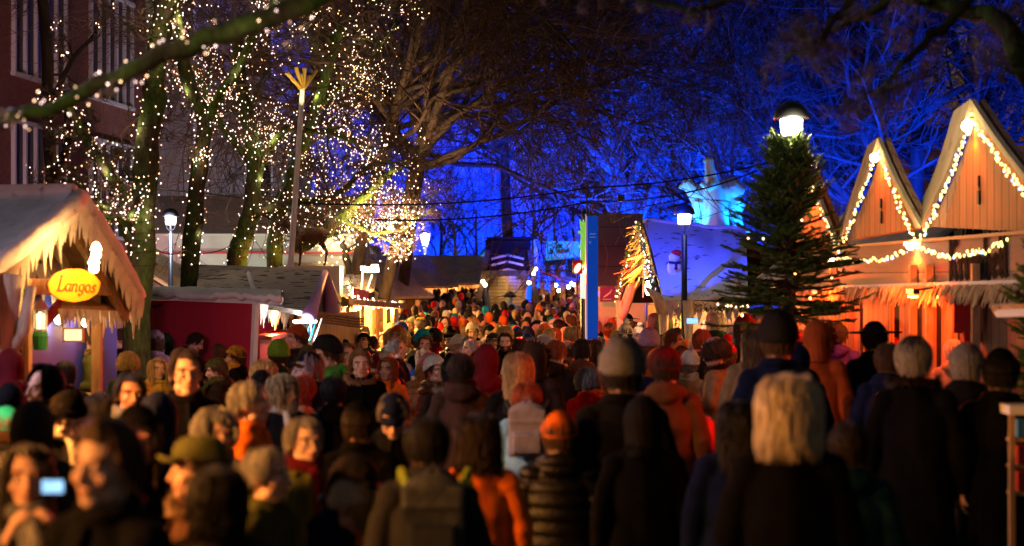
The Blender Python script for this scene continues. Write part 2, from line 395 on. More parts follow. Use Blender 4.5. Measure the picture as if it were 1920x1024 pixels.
def headwear_meshes():
    H = {}
    def short(a, s): return lerp(1.677, lerp(1.60, 1.545, sst(a, rad(85), rad(125))), sst(a, rad(52), rad(72)))
    def thick_s(a, v): return .012*min(1,v*4+.4)
    H['short'] = shell(short, lambda a,v: .013-.004*v, 'h', amp=.0022)
    H['quiff'] = shell(short, lambda a,v: .016+.022*max(0,1-a/1.3)*math.sin(min(1,v*1.05)*PI)+.006*(1-v), 'h', amp=.0035, seed=4)
    H['curly'] = shell(lambda a,s: lerp(1.67,lerp(1.6,1.555,sst(a,1.5,2.2)),sst(a,.9,1.25)), lambda a,v: .026, 'h', amp=.009, seed=6)
    def longz(a, s): return lerp(1.677, lerp(1.36, 1.33, a/PI), sst(a, rad(48), rad(66)))
    H['long'] = shell(longz, lambda a,v: .014+.012*v, 'h', amp=.0045, flare=.12, rings=34, seed=8, wave=.004)
    H['bushy'] = shell(lambda a,s: lerp(1.67, 1.475, sst(a, rad(48), rad(66))), lambda a,v: .018+.014*v, 'h', amp=.006, flare=.10, rings=34, seed=9, wave=.007)
    H['bob'] = shell(lambda a,s: lerp(1.672, 1.50, sst(a, rad(50), rad(66))), lambda a,v: .018+.008*v, 'h', amp=.004, flare=.05, rings=28, seed=10)
    lz = lambda a,s: lerp(1.40, 1.35, a/PI)
    strands(H['long'], lz, .020, 330, 1, flare=.12); strands(H['bushy'], lambda a,s: 1.465, .030, 460, 2, r=.0045, flare=.13, wob=.009); strands(H['bob'], lambda a,s: 1.49, .023, 300, 3, flare=.05)
    strands(H['curly'], lambda a,s: 1.57, .030, 260, 4, r=.007, wob=.014, lo=.05); strands(H['short'], short, .010, 200, 5, r=.003, wob=.002, lo=.05); strands(H['quiff'], short, .012, 200, 6, r=.0035, wob=.003, lo=.05)
    b = shell(short, lambda a,v: .011, 'h', amp=.002); b.ball(V3(0,.125,1.66)-PIV, (.045,.04,.042), 12, 10)
    b.tube([V3(0,.1,1.64)-PIV, V3(0,.15,1.6)-PIV, V3(0,.155,1.5)-PIV, V3(.01,.14,1.40)-PIV], [.02,.03,.028,.01], 10); H['bun'] = b
    bz = lambda a,s: 1.652-.045*sst(a, .8, 2.4)
    H['beanie'] = shell(bz, lambda a,v: .012, 'b', top=1.16, brim=.009, ribs=.0034, n=64)
    H['slouch'] = shell(lambda a,s: 1.655-.05*sst(a,.8,2.4), lambda a,v: .018+.012*math.sin(v*PI), 'b', top=1.32, brim=.009, ribs=.0034, n=64)
    p = shell(bz, lambda a,v: .013, 'b', top=1.2, brim=.008, ribs=.003, n=72); rr = random.Random(3)
    pb = MB(); pb.ball(V3(0,.015,1.775)-PIV, .042, 14, 10)
    pb.v = [tuple(Vector(q)+Vector((rr.uniform(-1,1),rr.uniform(-1,1),rr.uniform(-1,1)))*.006) for q in pb.v]
    p.add(pb.v, pb.f); H['pompom'] = p
    c = shell(lambda a,s: 1.658-.02*sst(a,1,2.4), lambda a,v: .010+.004*math.sin(v*PI), 'c', top=1.08)
    vis = [(x, y) for x, y in ((-.07,-.07),(-.068,-.12),(-.045,-.155),(0,-.168),(.045,-.155),(.068,-.12),(.07,-.07))]
    c.poly([V3(x,y,1.665-(abs(x)*.25)-.12*max(0,-y-.1))-PIV for x, y in vis], (0,0,.006)); H['cap'] = c
    fcap = shell(lambda a,s: 1.655-.015*sst(a,1,2.4), lambda a,v: .018+.022*math.sin(v*PI)*(1 if v > .1 else .6), 'c', top=.98)
    fcap.poly([V3(x*1.1,y*.95,1.663-(abs(x)*.3))-PIV for x, y in vis], (0,0,.012)); H['flatcap'] = fcap
    hz = lambda a,s: lerp(1.70, 1.44, sst(a, rad(46), rad(62)))
    H['hood'] = shell(hz, lambda a,v: .024+.014*max(0,math.cos(a))*v, 'd', top=1.10, rings=30, amp=.003, seed=12, inward=.9)
    fh = shell(hz, lambda a,v: .025, 'd', top=1.08, rings=30, amp=.003, seed=12, inward=.9)
    rr = random.Random(5)
    for k in range(150):
        t = rr.uniform(-2.4, 2.4); q = V3(math.sin(t)*.1, -.075+rr.uniform(-.02,.02), 1.60+math.cos(t)*.125)-PIV
        fh.tube([q, q+V3(math.sin(t)*.03+rr.uniform(-.02,.02), rr.uniform(-.04,.01), math.cos(t)*.03+rr.uniform(-.02,.02))], [.012,.002], 4)
    H['furhood'] = fh
    wh = shell(lambda a,s: 1.66, lambda a,v: .016, 'w', top=1.12)
    k = 40; wh.loft([(0,0,.19,.10,.12),(0,0,.185,.20,.22),(0,0,.192,.205,.225),(0,0,.2,.1,.12)], k); H['brimhat'] = wh
    H['bald'] = None
    return H
def build_people_library():
    global BODY, COATS, HEADW, ACC
    BODY = {}; COATS = {}; HEADW = {}; ACC = {}
    for key, a in {'a0':('down',0,0,0),'a1':('down',38,0,1),'a2':('down',-38,0,0),'b0':('front',0,12,1),'b1':('front',30,0,1),'c0':('phone',0,-6,0),'d0':('walk',0,0,0),'d1':('walk',-30,6,1),'e0':('front',8,32,0),'a3':('down',8,0,1)}.items():
        BODY[key] = body_mesh(*a)+(a[0],)
    for p in POSES:
        for s in ('parka','long','puffer','jacket'):
            COATS[p, s] = coat_mesh(p, s)
            COATS[p, s].materials.append({'puffer':M_NYLON,'long':M_WOOL,'parka':M_CLOTH,'jacket':M_CLOTH}[s])
    for k, mb in headwear_meshes().items():
        if mb is None: continue
        me = mb.mesh(k, True); me.materials.append(M_HAIR if k in HAIRS else M_KNIT if k in ('beanie','slouch','pompom') else M_CLOTH); HEADW[k] = me
    # scarf, glasses, fur collar
    mb = MB(); k = 24
    for q in range(3):
        pts = [(.092*math.cos(2*PI*i/k), .012+.09*math.sin(2*PI*i/k), 1.475+q*.022+.012*math.sin(4*PI*i/k+q)) for i in range(k+1)]
        mb.tube(pts, .028-.003*q, 8)
    mb.tube([(.02,-.1,1.47),(.035,-.165,1.38),(.04,-.175,1.2),(.04,-.18,1.08)], [.03,.036,.038,.036], 8)
    me = remesh(mb, 'scarf', .010, 2); me.materials.append(M_KNIT); ACC['scarf'] = me
    mb = MB()
    for s in (-1,1):
        pts = [(.034*s+.022*math.cos(2*PI*i/16), -.096, 1.598+.017*math.sin(2*PI*i/16)) for i in range(17)]
        mb.tube(pts, .002, 5); mb.tube([(.056*s,-.095,1.602),(.08*s,-.04,1.603),(.083*s,.01,1.6)], .0018, 5)
    mb.tube([(-.012,-.098,1.602),(.012,-.098,1.602)], .002, 5)
    mb.v = [tuple(Vector(v)-PIV) for v in mb.v]
    me = mb.mesh('glasses', True); me.materials.append(mat('glasses_frame', (.02,.02,.02), .3)); ACC['glasses'] = me
    mb = MB(); rr = random.Random(11)
    for i in range(420):
        t = rr.uniform(-1.35,1.35); z = rr.uniform(1.497,1.56) if abs(t) > .35 else rr.choice((rr.uniform(1.494,1.527), rr.uniform(1.549,1.556)))
        k_ = lerp(.052,.068,(z-1.49)/.07); q = V3(math.sin(t)*k_*1.08, -.022-math.cos(t)*k_*1.02, z)-PIV; mb.tube([q, q+V3(math.sin(t)*.005,-.005*math.cos(t),-.010)], [.0055,.002], 4)
    me = mb.mesh('beard', True); me.materials.append(M_HAIR); ACC['beard'] = me
    mb = MB(); rr = random.Random(8)
    for i in range(420):
        t = rr.uniform(0, 2*PI); q = V3(.125*math.cos(t), .02+.115*math.sin(t), 1.475+.03*math.sin(t)+rr.uniform(-.015,.02))
        o = V3(math.cos(t)*rr.uniform(.01,.05), math.sin(t)*rr.uniform(.01,.05), rr.uniform(-.03,.045))
        mb.tube([q, q+o], [.010,.001], 3)
    pts = [(.118*math.cos(2*PI*i/k), .02+.11*math.sin(2*PI*i/k), 1.475+.03*math.sin(2*PI*i/k)) for i in range(k+1)]; mb.tube(pts, .022, 8)
    me = mb.mesh('fur_collar', True); me.materials.append(M_HAIR); ACC['fur_collar'] = me
HAIRS = ('short','quiff','curly','long','bushy','bob','bun')
M_SKIN = mat('skin', rough=.5, objcol=True, attr='Tint', var=.08, vscale=25, sss=.08, bump=.1, bscale=300)
M_TROUSER = mat('denim', (.02,.025,.04), .85, var=.3, vscale=20, bump=.3, bscale=80)
M_SHOE = mat('shoe_leather', (.02,.016,.013), .4)
M_CLOTH = mat('coat_fabric', rough=.8, objcol=True, var=.25, vscale=9, bump=.35, bscale=120, spec=.08)
M_WOOL = mat('wool', rough=.95, objcol=True, var=.2, vscale=14, bump=.6, bscale=200, spec=.05)
M_NYLON = mat('quilted_nylon', rough=.42, objcol=True, var=.12, vscale=6, bump=.5, bscale=45, spec=.22)
M_KNIT = mat('knit', rough=.95, objcol=True, var=.25, vscale=60, bump=.9, bscale=160, spec=.06)
M_HAIR = mat('hair', rough=.45, objcol=True, var=.5, vscale=30, stretch=(3,3,.5), bump=.8, bscale=60, spec=.2)
COLORS = {
 'black':(.0035,.0035,.0045),'dark grey':(.018,.018,.021),'grey':(.16,.16,.17),'navy':(.004,.008,.04),'blue':(.02,.07,.35),'light blue':(.2,.42,.6),
 'teal':(.01,.28,.38),'dark teal':(.002,.022,.03),'dark green':(.016,.04,.018),'olive':(.08,.085,.025),'green':(.05,.2,.03),'lime green':(.18,.32,.03),'brown':(.08,.035,.018),
 'dark brown':(.018,.009,.006),'tan':(.32,.2,.1),'cream':(.6,.53,.4),'white':(.75,.75,.75),'yellow':(.65,.38,.05),'orange':(.75,.15,.01),
 'rust':(.4,.07,.015),'red':(.6,.01,.01),'maroon':(.12,.01,.015),'pink':(.6,.25,.3),'lilac':(.36,.28,.45),'purple':(.08,.02,.15),'mint':(.35,.6,.5)}
HAIRCOL = {'black':(.008,.006,.005),'dark brown':(.025,.014,.009),'brown':(.07,.035,.018),'light brown':(.16,.085,.035),'blond':(.45,.3,.12),'pale blond':(.6,.5,.33),
 'red':(.28,.06,.02),'grey':(.25,.24,.23),'white':(.55,.53,.5)}
SKINS = [(.58,.36,.27),(.62,.4,.3),(.55,.33,.24),(.5,.3,.21),(.64,.43,.34)]
PEOPLE = []
def child(name, me, par, color, head=None, label=None):
    o = link(bpy.data.objects.new(name, me), par); o.color = (*color, 1)
    if head is not None: o.matrix_local = Matrix.Translation(PIV) @ head
    if label: o['label'] = label
    return o
def person(x, y, h, yaw, body='a0', coat=('black','parka'), hair=('short','brown'), hat=None, scarf=None, glasses=False, fur=None, skin=None, label=None, rnd=random, beard=False):
    me, R, pose = BODY[body]
    o = link(bpy.data.objects.new('person', me)); k = h/1.72
    o.location = (x, y, GZ(x,y)); kl = min(1., max(.12, (y-6)/16)); o.rotation_euler = (rad(rnd.gauss(0,2.4)*kl), rad(rnd.gauss(0,2.2)*kl), rad(yaw)); o.scale = (k*rnd.uniform(.97,1.04), k*rnd.uniform(.97,1.04), k)
    o.color = (*(skin or rnd.choice(SKINS)), 1); o['category'] = 'person'; o['group'] = 'visitors in the market crowd'
    child('coat', COATS[pose, coat[1]], o, COLORS[coat[0]])
    if hair and hair[0] in HEADW and not (hat and hat[0] in ('hood','furhood')):
        child('hair', HEADW[hair[0]], o, HAIRCOL[hair[1]], R)
    RH = R @ Matrix.Scale(1.07, 4) if hair and hair[0] in ('long','bushy','bob','curly') else R
    if hat: child({'beanie':'beanie','slouch':'beanie','pompom':'beanie','cap':'cap','flatcap':'flat_cap','hood':'hood','furhood':'hood','brimhat':'hat'}[hat[0]], HEADW[hat[0]], o, COLORS[hat[1]], RH)
    if scarf: child('scarf', ACC['scarf'], o, COLORS[scarf])
    if fur: child('fur_collar', ACC['fur_collar'], o, COLORS[fur] if fur in COLORS else HAIRCOL[fur])
    if beard: child('beard', ACC['beard'], o, HAIRCOL[hair[1]] if hair else HAIRCOL['dark brown'], R)
    if glasses: child('glasses', ACC['glasses'], o, (0,0,0), R)
    PEOPLE.append(dict(o=o, x=x, y=y, h=h, yaw=yaw, coat=coat, hair=hair, hat=hat, scarf=scarf, glasses=glasses, label=label, fur=fur, beard=beard))
    return o
# ---------------------------------------------------------------- trees, lights on strings, lettering
M_BARK = mat('bark', (.055,.038,.026), .9, var=.4, vscale=12, stretch=(1,1,.25), bump=.9, bscale=25)
M_MOSS = mat('mossy_bark', (.05,.038,.02), .95, color2=(.05,.085,.012), c2scale=3, c2th=(.38,.55), var=.45, vscale=22, stretch=(1,1,.4), bump=1., bscale=40)
M_TWIG = mat('twig', (.085,.055,.036), .85, var=.4, vscale=2)
M_TWIGP = mat('pale_twig', (.2,.15,.12), .85, var=.4, vscale=5)
def grow(out, p, d, L, r, lvl, mx, rng, wander=.22, trop=.04, counts=(9,7,6,5), r_end=.35, spread=(.6,1.15), minr=.006, side=None):
    n = 7 if lvl < 2 else 5 if lvl < 3 else 4
    pts = [p.copy()]; rs = [r]; d = d.normalized()
    for i in range(n-1):
        w = wander*(1.3 if lvl > 1 else 1)
        d = (d+Vector((rng.gauss(0,w),rng.gauss(0,w),rng.gauss(0,w)+trop))).normalized()
        p = p+d*L/(n-1); pts.append(p.copy()); rs.append(max(minr*.6, r*lerp(1,r_end,(i+1)/(n-1))))
    out.append((pts, rs, lvl)); sprout(out, pts, rs, L, lvl, mx, rng, wander, trop, counts, r_end, spread, minr)
def sprout(out, pts, rs, L, lvl, mx, rng, wander=.22, trop=.04, counts=(9,7,6,5), r_end=.35, spread=(.6,1.15), minr=.006, lo=.25, lf=None):
    if lvl >= mx: return
    n = len(pts)
    for k in range(counts[min(lvl, len(counts)-1)]):
        t = rng.uniform(lo, 1.)*(n-1); i = min(int(t), n-2); f = t-i
        q = lerp(pts[i], pts[i+1], f); ax = (pts[i+1]-pts[i]).normalized()
        o = ax.orthogonal().normalized(); o.rotate(Matrix.Rotation(rng.uniform(0, 2*PI), 3, ax))
        a = rng.uniform(*spread); dd = ax*math.cos(a)+o*math.sin(a)
        LL = (lf if lf else L)*rng.uniform(.38,.62)
        rr = lerp(rs[i], rs[i+1], f)
        grow(out, q, dd, LL, max(minr, min(rr*.62, LL*.03)), lvl+1, mx, rng, wander, trop, counts, r_end, spread, minr)
def tree_obj(name, label, limbs, crown, matT, matC, group=None, lvl_trunk=1):
    base = limbs[0][0][0]; t = thing(name, label, 'tree', (base.x, base.y, 0), group)
    a, b = MB(), MB()
    for pts, rs, lvl in limbs+crown:
        tgt = a if lvl <= lvl_trunk else b
        tgt.tube(pts, rs, (12,8,5,3,3,3)[min(lvl,5)], cap=lvl < 2)
    part('trunk', a, matT, t, True, origin=base)
    if b.v: part('crown', b, matC, t, True, origin=base)
    return t
def auto_tree(label, x, y, H, r, seed, matT=None, matC=None, lean=(0,0), fork=.35, mx=4, counts=(9,8,7,6), minr=.009, group=None, first=.3, name='bare_tree', spread=(.5,1.05), trop=.05):
    rng = random.Random(seed); limbs = []; n = 8; pts = []; rs = []
    for i in range(n):
        t = i/(n-1); pts.append(V3(x+lean[0]*t**1.3+rng.gauss(0,.05)*t*H*.15, y+lean[1]*t+rng.gauss(0,.05)*t*H*.15, t*H*.8)); rs.append(r*lerp(1.0,.35,t))
    rs[0] *= 1.25
    limbs.append((pts, rs, 0)); sprout(limbs, pts, rs, H*.95, 0, mx, rng, .2, trop, counts, minr=minr, lo=first, spread=spread)
    return tree_obj(name, label, limbs, [], matT or M_BARK, matC or M_TWIG, group)
# bulbs
_B = {}
def bulb_mesh(r, m):
    k = (round(r,4), m.name)
    if k not in _B:
        mb = MB(); mb.ball((0,0,0), (r,r,r*1.25), 6, 4); me = mb.mesh('bulb', True); me.materials.append(m); _B[k] = me
    return _B[k]
def string_lights(label, pts, r, mats, cable=None, group=None, nmax=100, cat='fairy lights', name='string_lights', leaf=None, lamp=0, lampcol=(1,.75,.5), nlamps=4, cr=.004):
    if not isinstance(mats, (list,tuple)): mats = [mats]
    t = thing(name, label, cat, pts[0], group)
    cam = V3(0,0,EYE); order = sorted(range(len(pts)), key=lambda i: (pts[i]-cam).length)
    near = set(order[:nmax]); rest = MB()
    for i, p in enumerate(pts):
        mi = (i*2654435761 >> 7) % len(mats)
        if i in near:
            o = link(bpy.data.objects.new('bulb', bulb_mesh(r, mats[mi])), t); o.location = p-t.location
        else: rest.ball(p, (r,r,r*1.25), 5, 3, mi)
    if rest.v: part('bulbs', rest, mats, t, True, kind='stuff')
    if cable:
        mb = MB()
        for c in cable: mb.tube(c, cr, 3)
        part('cable', mb, M_CABLE, t)
    if leaf: part('greenery', leaf, M_FIR, t)
    if lamp:
        for k in range(nlamps):
            p = pts[int((k+.5)/nlamps*len(pts))]; add_light('POINT', p+V3(.0,-.22,0), lamp, lampcol, r=.05, parent=t)
    return t
def add_light(kind, p, W, color, r=.05, target=None, cone=90, blend=.4, parent=None):
    l = bpy.data.lights.new('lamp_light', kind); l.energy = W; l.color = color; l.shadow_soft_size = r
    if kind == 'SPOT': l.spot_size = rad(cone); l.spot_blend = blend
    o = bpy.data.objects.new('lamp_light', l); COL.objects.link(o)
    off = V3(0,0,0)
    if parent is not None: o.parent = parent; off = wloc(parent)
    o.location = Vector(p)-off
    if target is not None:
        o.rotation_mode = 'QUATERNION'; o.rotation_quaternion = (Vector(target)-Vector(p)).to_track_quat('-Z', 'Y')
    return o
M_CABLE = mat('cable', (.012,.014,.01), .6)
M_FIR = mat('fir_needles', (.10,.16,.03), .55, var=.45, vscale=6)
E_WARM = mat('bulb_warm_white', (1,1,1), .3, emit=(1,.60,.32), strength=4.5)
E_PINK = mat('bulb_white', (1,1,1), .3, emit=(1,.70,.58), strength=5)
E_YEL = mat('bulb_yellow', (1,1,1), .3, emit=(1,.66,.22), strength=5)
E_DIM = mat('bulb_dim_amber', (1,1,1), .3, emit=(1,.5,.2), strength=1.5)
E_ROSE = mat('bulb_rose_white', (1,1,1), .3, emit=(1,.62,.56), strength=3)
E_GOLD = mat('bulb_gold', (1,1,1), .3, emit=(1,.72,.18), strength=3.2)
E_BLUE = mat('bulb_blue', (1,1,1), .3, emit=(.15,.45,1), strength=2.5)
E_LAMP = mat('lamp_glow', (1,1,1), .3, emit=(1,.93,.85), strength=10)
E_HOT = mat('lamp_hot', (1,1,1), .3, emit=(1,.75,.35), strength=30)
E_ORANGE = mat('lamp_orange', (1,1,1), .3, emit=(1,.42,.1), strength=18)
def wrap(pts, rs, pitch, per, off=.02, rng=None, jit=.02):
    """points and cable spiralling round a limb"""
    out = []; cab = []; ph = 0.; n = len(pts)
    tot = sum((pts[i+1]-pts[i]).length for i in range(n-1)); s = 0
    steps = max(2, int(tot/pitch*per))
    acc = [0]
    for i in range(n-1): acc.append(acc[-1]+(pts[i+1]-pts[i]).length)
    for k in range(steps):
        s = tot*k/steps; i = max(j for j in range(n-1) if acc[j] <= s+1e-9); f = (s-acc[i])/max(1e-6, acc[i+1]-acc[i])
        c = lerp(pts[i], pts[i+1], f); ax = (pts[i+1]-pts[i]).normalized(); u = ax.orthogonal().normalized(); w = ax.cross(u)
        rr = lerp(rs[i], rs[i+1], f)+off; a = 2*PI*k/per
        q = c+(u*math.cos(a)+w*math.sin(a))*rr; cab.append(q)
        if rng: q = q+Vector((rng.gauss(0,jit),rng.gauss(0,jit),rng.gauss(0,jit)))
        out.append(q)
    return out, cab
# broad-nib lettering: strokes in a unit box (x right, z up, x-height .5, cap 1)
def arc(cx, cy, rx, ry, a0, a1, n=10): return [(cx+rx*math.cos(rad(lerp(a0,a1,i/n))), cy+ry*math.sin(rad(lerp(a0,a1,i/n)))) for i in range(n+1)]
GL = {  # upright italic-serif glyphs: (advance, strokes)
 'L': (.62, [[(.28,1),(.12,0)],[(.17,1),(.40,1)],[(.02,0),(.5,0),(.56,.16)]]),
 'a': (.52, [arc(.24,.25,.19,.25,60,330),[(.46,.5),(.38,.1),(.44,0),(.52,.06)]]),
 'n': (.56, [[(.06,.46),(.14,.5),(.06,0)],[(.1,.3),(.28,.5),(.42,.46),(.36,.06),(.44,0),(.52,.06)]]),
 'g': (.52, [arc(.24,.27,.18,.23,60,360),[(.46,.5),(.36,-.12),(.2,-.26),(.04,-.16)]]),
 'o': (.5, [arc(.24,.25,.2,.25,0,360,14)]),
 's': (.42, [[(.38,.42),(.26,.5),(.13,.42),(.16,.3),(.3,.2),(.28,.06),(.14,0),(.02,.08)]]),
}
def bl(*st): return [list(s) for s in st]
BL = {  # angular blackletter
 'K': (.62, bl([(.12,1),(.12,0),(.2,.08)],[(.12,.5),(.4,.95),(.5,.85)],[(.2,.55),(.4,.3),(.4,.1),(.52,0)])),
 'B': (.62, bl([(.12,1),(.12,0)],[(.02,.9),(.2,1),(.42,.85),(.4,.62),(.2,.52),(.44,.42),(.48,.12),(.3,0),(.06,.08)])),
 'S': (.6, bl([(.48,.86),(.28,1),(.1,.8),(.18,.6),(.4,.45),(.44,.16),(.24,0),(.04,.12)],[(.26,.95),(.26,.1)])),
 'r': (.34, bl([(.02,.44),(.1,.5),(.1,.06),(.18,0)],[(.1,.42),(.22,.52),(.32,.44)])),
 'e': (.4, bl([(.3,.44),(.2,.52),(.06,.4),(.06,.12),(.18,0),(.34,.1)],[(.08,.2),(.32,.42)])),
 'm': (.66, bl([(.02,.44),(.08,.5),(.08,.0)],[(.1,.42),(.22,.52),(.3,.42),(.3,.0)],[(.32,.42),(.44,.52),(.52,.42),(.52,.06),(.6,0)])),
 'u': (.46, bl([(.02,.44),(.1,.5),(.1,.08),(.2,0),(.34,.12)],[(.36,.5),(.36,.06),(.44,0)])),
 'n': (.46, bl([(.02,.44),(.1,.5),(.1,.0)],[(.12,.42),(.26,.52),(.34,.42),(.34,.06),(.42,0)])),
 'c': (.36, bl([(.32,.44),(.2,.52),(.07,.4),(.07,.12),(.18,0),(.32,.08)])),
 'h': (.46, bl([(.1,1),(.1,0)],[(.12,.42),(.26,.52),(.34,.42),(.34,.1),(.26,-.12)])),
 'l': (.24, bl([(.1,1),(.1,.08),(.2,0)])), 't': (.3, bl([(.12,.8),(.12,.08),(.22,0)],[(.0,.5),(.26,.5)])),
 'a': (.44, bl([(.08,.42),(.2,.52),(.32,.42),(.32,.06),(.4,0)],[(.32,.28),(.1,.24),(.07,.08),(.16,0),(.32,.12)])),
 'z': (.38, bl([(.04,.46),(.32,.46),(.08,.24),(.3,.14),(.2,-.12),(.04,-.06)])),
 'b': (.46, bl([(.1,1),(.1,.08),(.22,0),(.36,.12),(.36,.38),(.26,.5),(.12,.4)])),
}
def write(mb, text, font, o, u, v, h, nib=(.1,.04), ang=40, out=None, t=.006):
    """o lower left (world), u right unit, v up unit, h cap height; flat raised letters of thickness t"""
    nrm = u.cross(v).normalized() if out is None else out
    ca, sa = math.cos(rad(ang)), math.sin(rad(ang)); x0 = 0.
    quadn = [(ca*nib[0]/2+sa*-nib[1]/2, sa*nib[0]/2+ca*nib[1]/2), (-ca*nib[0]/2-sa*nib[1]/2, -sa*nib[0]/2+ca*nib[1]/2), (-ca*nib[0]/2+sa*nib[1]/2, -sa*nib[0]/2-ca*nib[1]/2), (ca*nib[0]/2+sa*nib[1]/2, sa*nib[0]/2-ca*nib[1]/2)]
    def hull(ps):
        ps = sorted(set((round(a,5), round(b,5)) for a, b in ps)); lo = []; up = []
        for p in ps:
            while len(lo) > 1 and (lo[-1][0]-lo[-2][0])*(p[1]-lo[-2][1])-(lo[-1][1]-lo[-2][1])*(p[0]-lo[-2][0]) <= 0: lo.pop()
            lo.append(p)
        for p in reversed(ps):
            while len(up) > 1 and (up[-1][0]-up[-2][0])*(p[1]-up[-2][1])-(up[-1][1]-up[-2][1])*(p[0]-up[-2][0]) <= 0: up.pop()
            up.append(p)
        return lo[:-1]+up[:-1]
    k = 0
    for ch in text:
        if ch == ' ': x0 += .35; continue
        adv, st = font[ch]
        for s in st:
            for a, b in zip(s[:-1], s[1:]):
                hp = hull([(a[0]+q[0], a[1]+q[1]) for q in quadn]+[(b[0]+q[0], b[1]+q[1]) for q in quadn])
                k += 1
                mb.poly([o+u*((x0+x)*h)+v*(y*h)+nrm*(.0006*(k % 5)) for x, y in hp], nrm*t)
        x0 += adv
    return x0*h
# ---------------------------------------------------------------- materials of the place
M_SNOW = mat('snow_cover', (.62,.58,.55), .85, var=.18, vscale=3, color2=(.30,.25,.2), c2scale=9, c2th=(.62,.72), bump=.7, bscale=14)
M_SNOWC = mat('clean_snow', (.72,.70,.70), .8, var=.1, vscale=4, bump=.5, bscale=12)
M_BIRCH = mat('speckled_snow_roof', (.50,.44,.38), .9, color2=(.10,.065,.05), c2scale=5, c2th=(.56,.61), stretch=(.8,.8,6), var=.25, vscale=5, bump=.8, bscale=18)
M_ICE = mat('icicle', (.72,.62,.5), .45, var=.2, vscale=8)
M_WOOD = mat('wood', (.20,.10,.045), .7, var=.4, vscale=6, stretch=(1,1,.2), bump=.5, bscale=30)
M_WOODL = mat('light_wood', (.42,.26,.12), .65, var=.3, vscale=6, stretch=(4,4,.6), bump=.4, bscale=30)
M_WOODD = mat('dark_wood', (.035,.02,.013), .75, var=.4, vscale=5, bump=.5, bscale=25)
M_DRIFT = mat('bleached_wood', (.5,.4,.28), .75, var=.35, vscale=7, stretch=(3,3,.5), bump=.6, bscale=20)
M_METAL = mat('lamp_post_metal', (.03,.035,.045), .35, .5)
M_WHITE = mat('white_paint', (.72,.70,.7), .5, var=.08)
M_PLANK = planks('orange_planks', (.64,.24,.07), (.36,.12,.035), 'xy', .13)
M_PLANKG = planks('grey_planks', (.56,.32,.20), (.36,.20,.13), 'xy', .16)
M_PLANKB = planks('brown_planks', (.22,.11,.05), (.1,.05,.025), 'xy', .14)
M_PLANKH = planks('hull_planks', (.62,.46,.26), (.42,.3,.16), 'z', .1, gap=.12)
M_RED = planks('maroon_board', (.50,.018,.05), (.36,.012,.04), 'xy', .6, gap=.01)
M_STRAW = mat('straw', (.6,.42,.2), .8, var=.35, vscale=9)
M_BLACK = mat('black_paint', (.008,.007,.008), .5, spec=.2)
M_GREY = mat('grey_render', (.22,.19,.2), .85, var=.15, vscale=1.5, bump=.3, bscale=6)
M_GLASSD = mat('dark_window_glass', (.01,.012,.02), .12)
M_FRAME = mat('window_frame_white', (.55,.52,.55), .5)
M_TENT = mat('tent_canvas', (.40,.42,.38), .8, var=.15, vscale=2)
M_SAND = mat('tan_canvas', (.55,.40,.22), .85, var=.2, vscale=3)
def brickmat():
    m = bpy.data.materials.new('brick_wall'); m.use_nodes = True; N = m.node_tree.nodes; L = m.node_tree.links; b = N['Principled BSDF']; b.inputs['Roughness'].default_value = .9
    tc = N.new('ShaderNodeTexCoord'); sp = N.new('ShaderNodeSeparateXYZ'); L.new(tc.outputs['Object'], sp.inputs[0])
    ad = N.new('ShaderNodeMath'); ad.operation = 'ADD'; L.new(sp.outputs[0], ad.inputs[0]); L.new(sp.outputs[1], ad.inputs[1])
    cb = N.new('ShaderNodeCombineXYZ'); L.new(ad.outputs[0], cb.inputs[0]); L.new(sp.outputs[2], cb.inputs[1])
    br = N.new('ShaderNodeTexBrick'); L.new(cb.outputs[0], br.inputs['Vector']); br.inputs['Scale'].default_value = 3.2; br.inputs['Mortar Size'].default_value = .025
    br.inputs['Color1'].default_value = (.26,.075,.05,1); br.inputs['Color2'].default_value = (.17,.05,.04,1); br.inputs['Mortar'].default_value = (.12,.08,.07,1)
    br.inputs['Row Height'].default_value = .27; L.new(br.outputs[0], b.inputs['Base Color'])
    bp = N.new('ShaderNodeBump'); bp.inputs['Strength'].default_value = .6; bp.inputs['Distance'].default_value = .01; L.new(br.outputs[1], bp.inputs['Height']); bp.invert = True; L.new(bp.outputs[0], b.inputs['Normal'])
    return m
M_BRICK = brickmat()
def pavemat():
    m = bpy.data.materials.new('paving'); m.use_nodes = True; N = m.node_tree.nodes; L = m.node_tree.links; b = N['Principled BSDF']
    tc = N.new('ShaderNodeTexCoord'); br = N.new('ShaderNodeTexBrick'); L.new(tc.outputs['Object'], br.inputs['Vector']); br.inputs['Scale'].default_value = 2.5
    br.inputs['Color1'].default_value = (.09,.07,.06,1); br.inputs['Color2'].default_value = (.06,.05,.045,1); br.inputs['Mortar'].default_value = (.02,.018,.016,1)
    L.new(br.outputs[0], b.inputs['Base Color']); ns = N.new('ShaderNodeTexNoise'); ns.inputs['Scale'].default_value = 1.2; L.new(tc.outputs['Object'], ns.inputs['Vector'])
    mr = N.new('ShaderNodeMapRange'); mr.inputs[3].default_value = .2; mr.inputs[4].default_value = .7; L.new(ns.outputs[0], mr.inputs[0]); L.new(mr.outputs[0], b.inputs['Roughness'])
    bp = N.new('ShaderNodeBump'); bp.inputs['Strength'].default_value = .4; bp.inputs['Distance'].default_value = .01; bp.invert = True; L.new(br.outputs[1], bp.inputs['Height']); L.new(bp.outputs[0], b.inputs['Normal'])
    return m
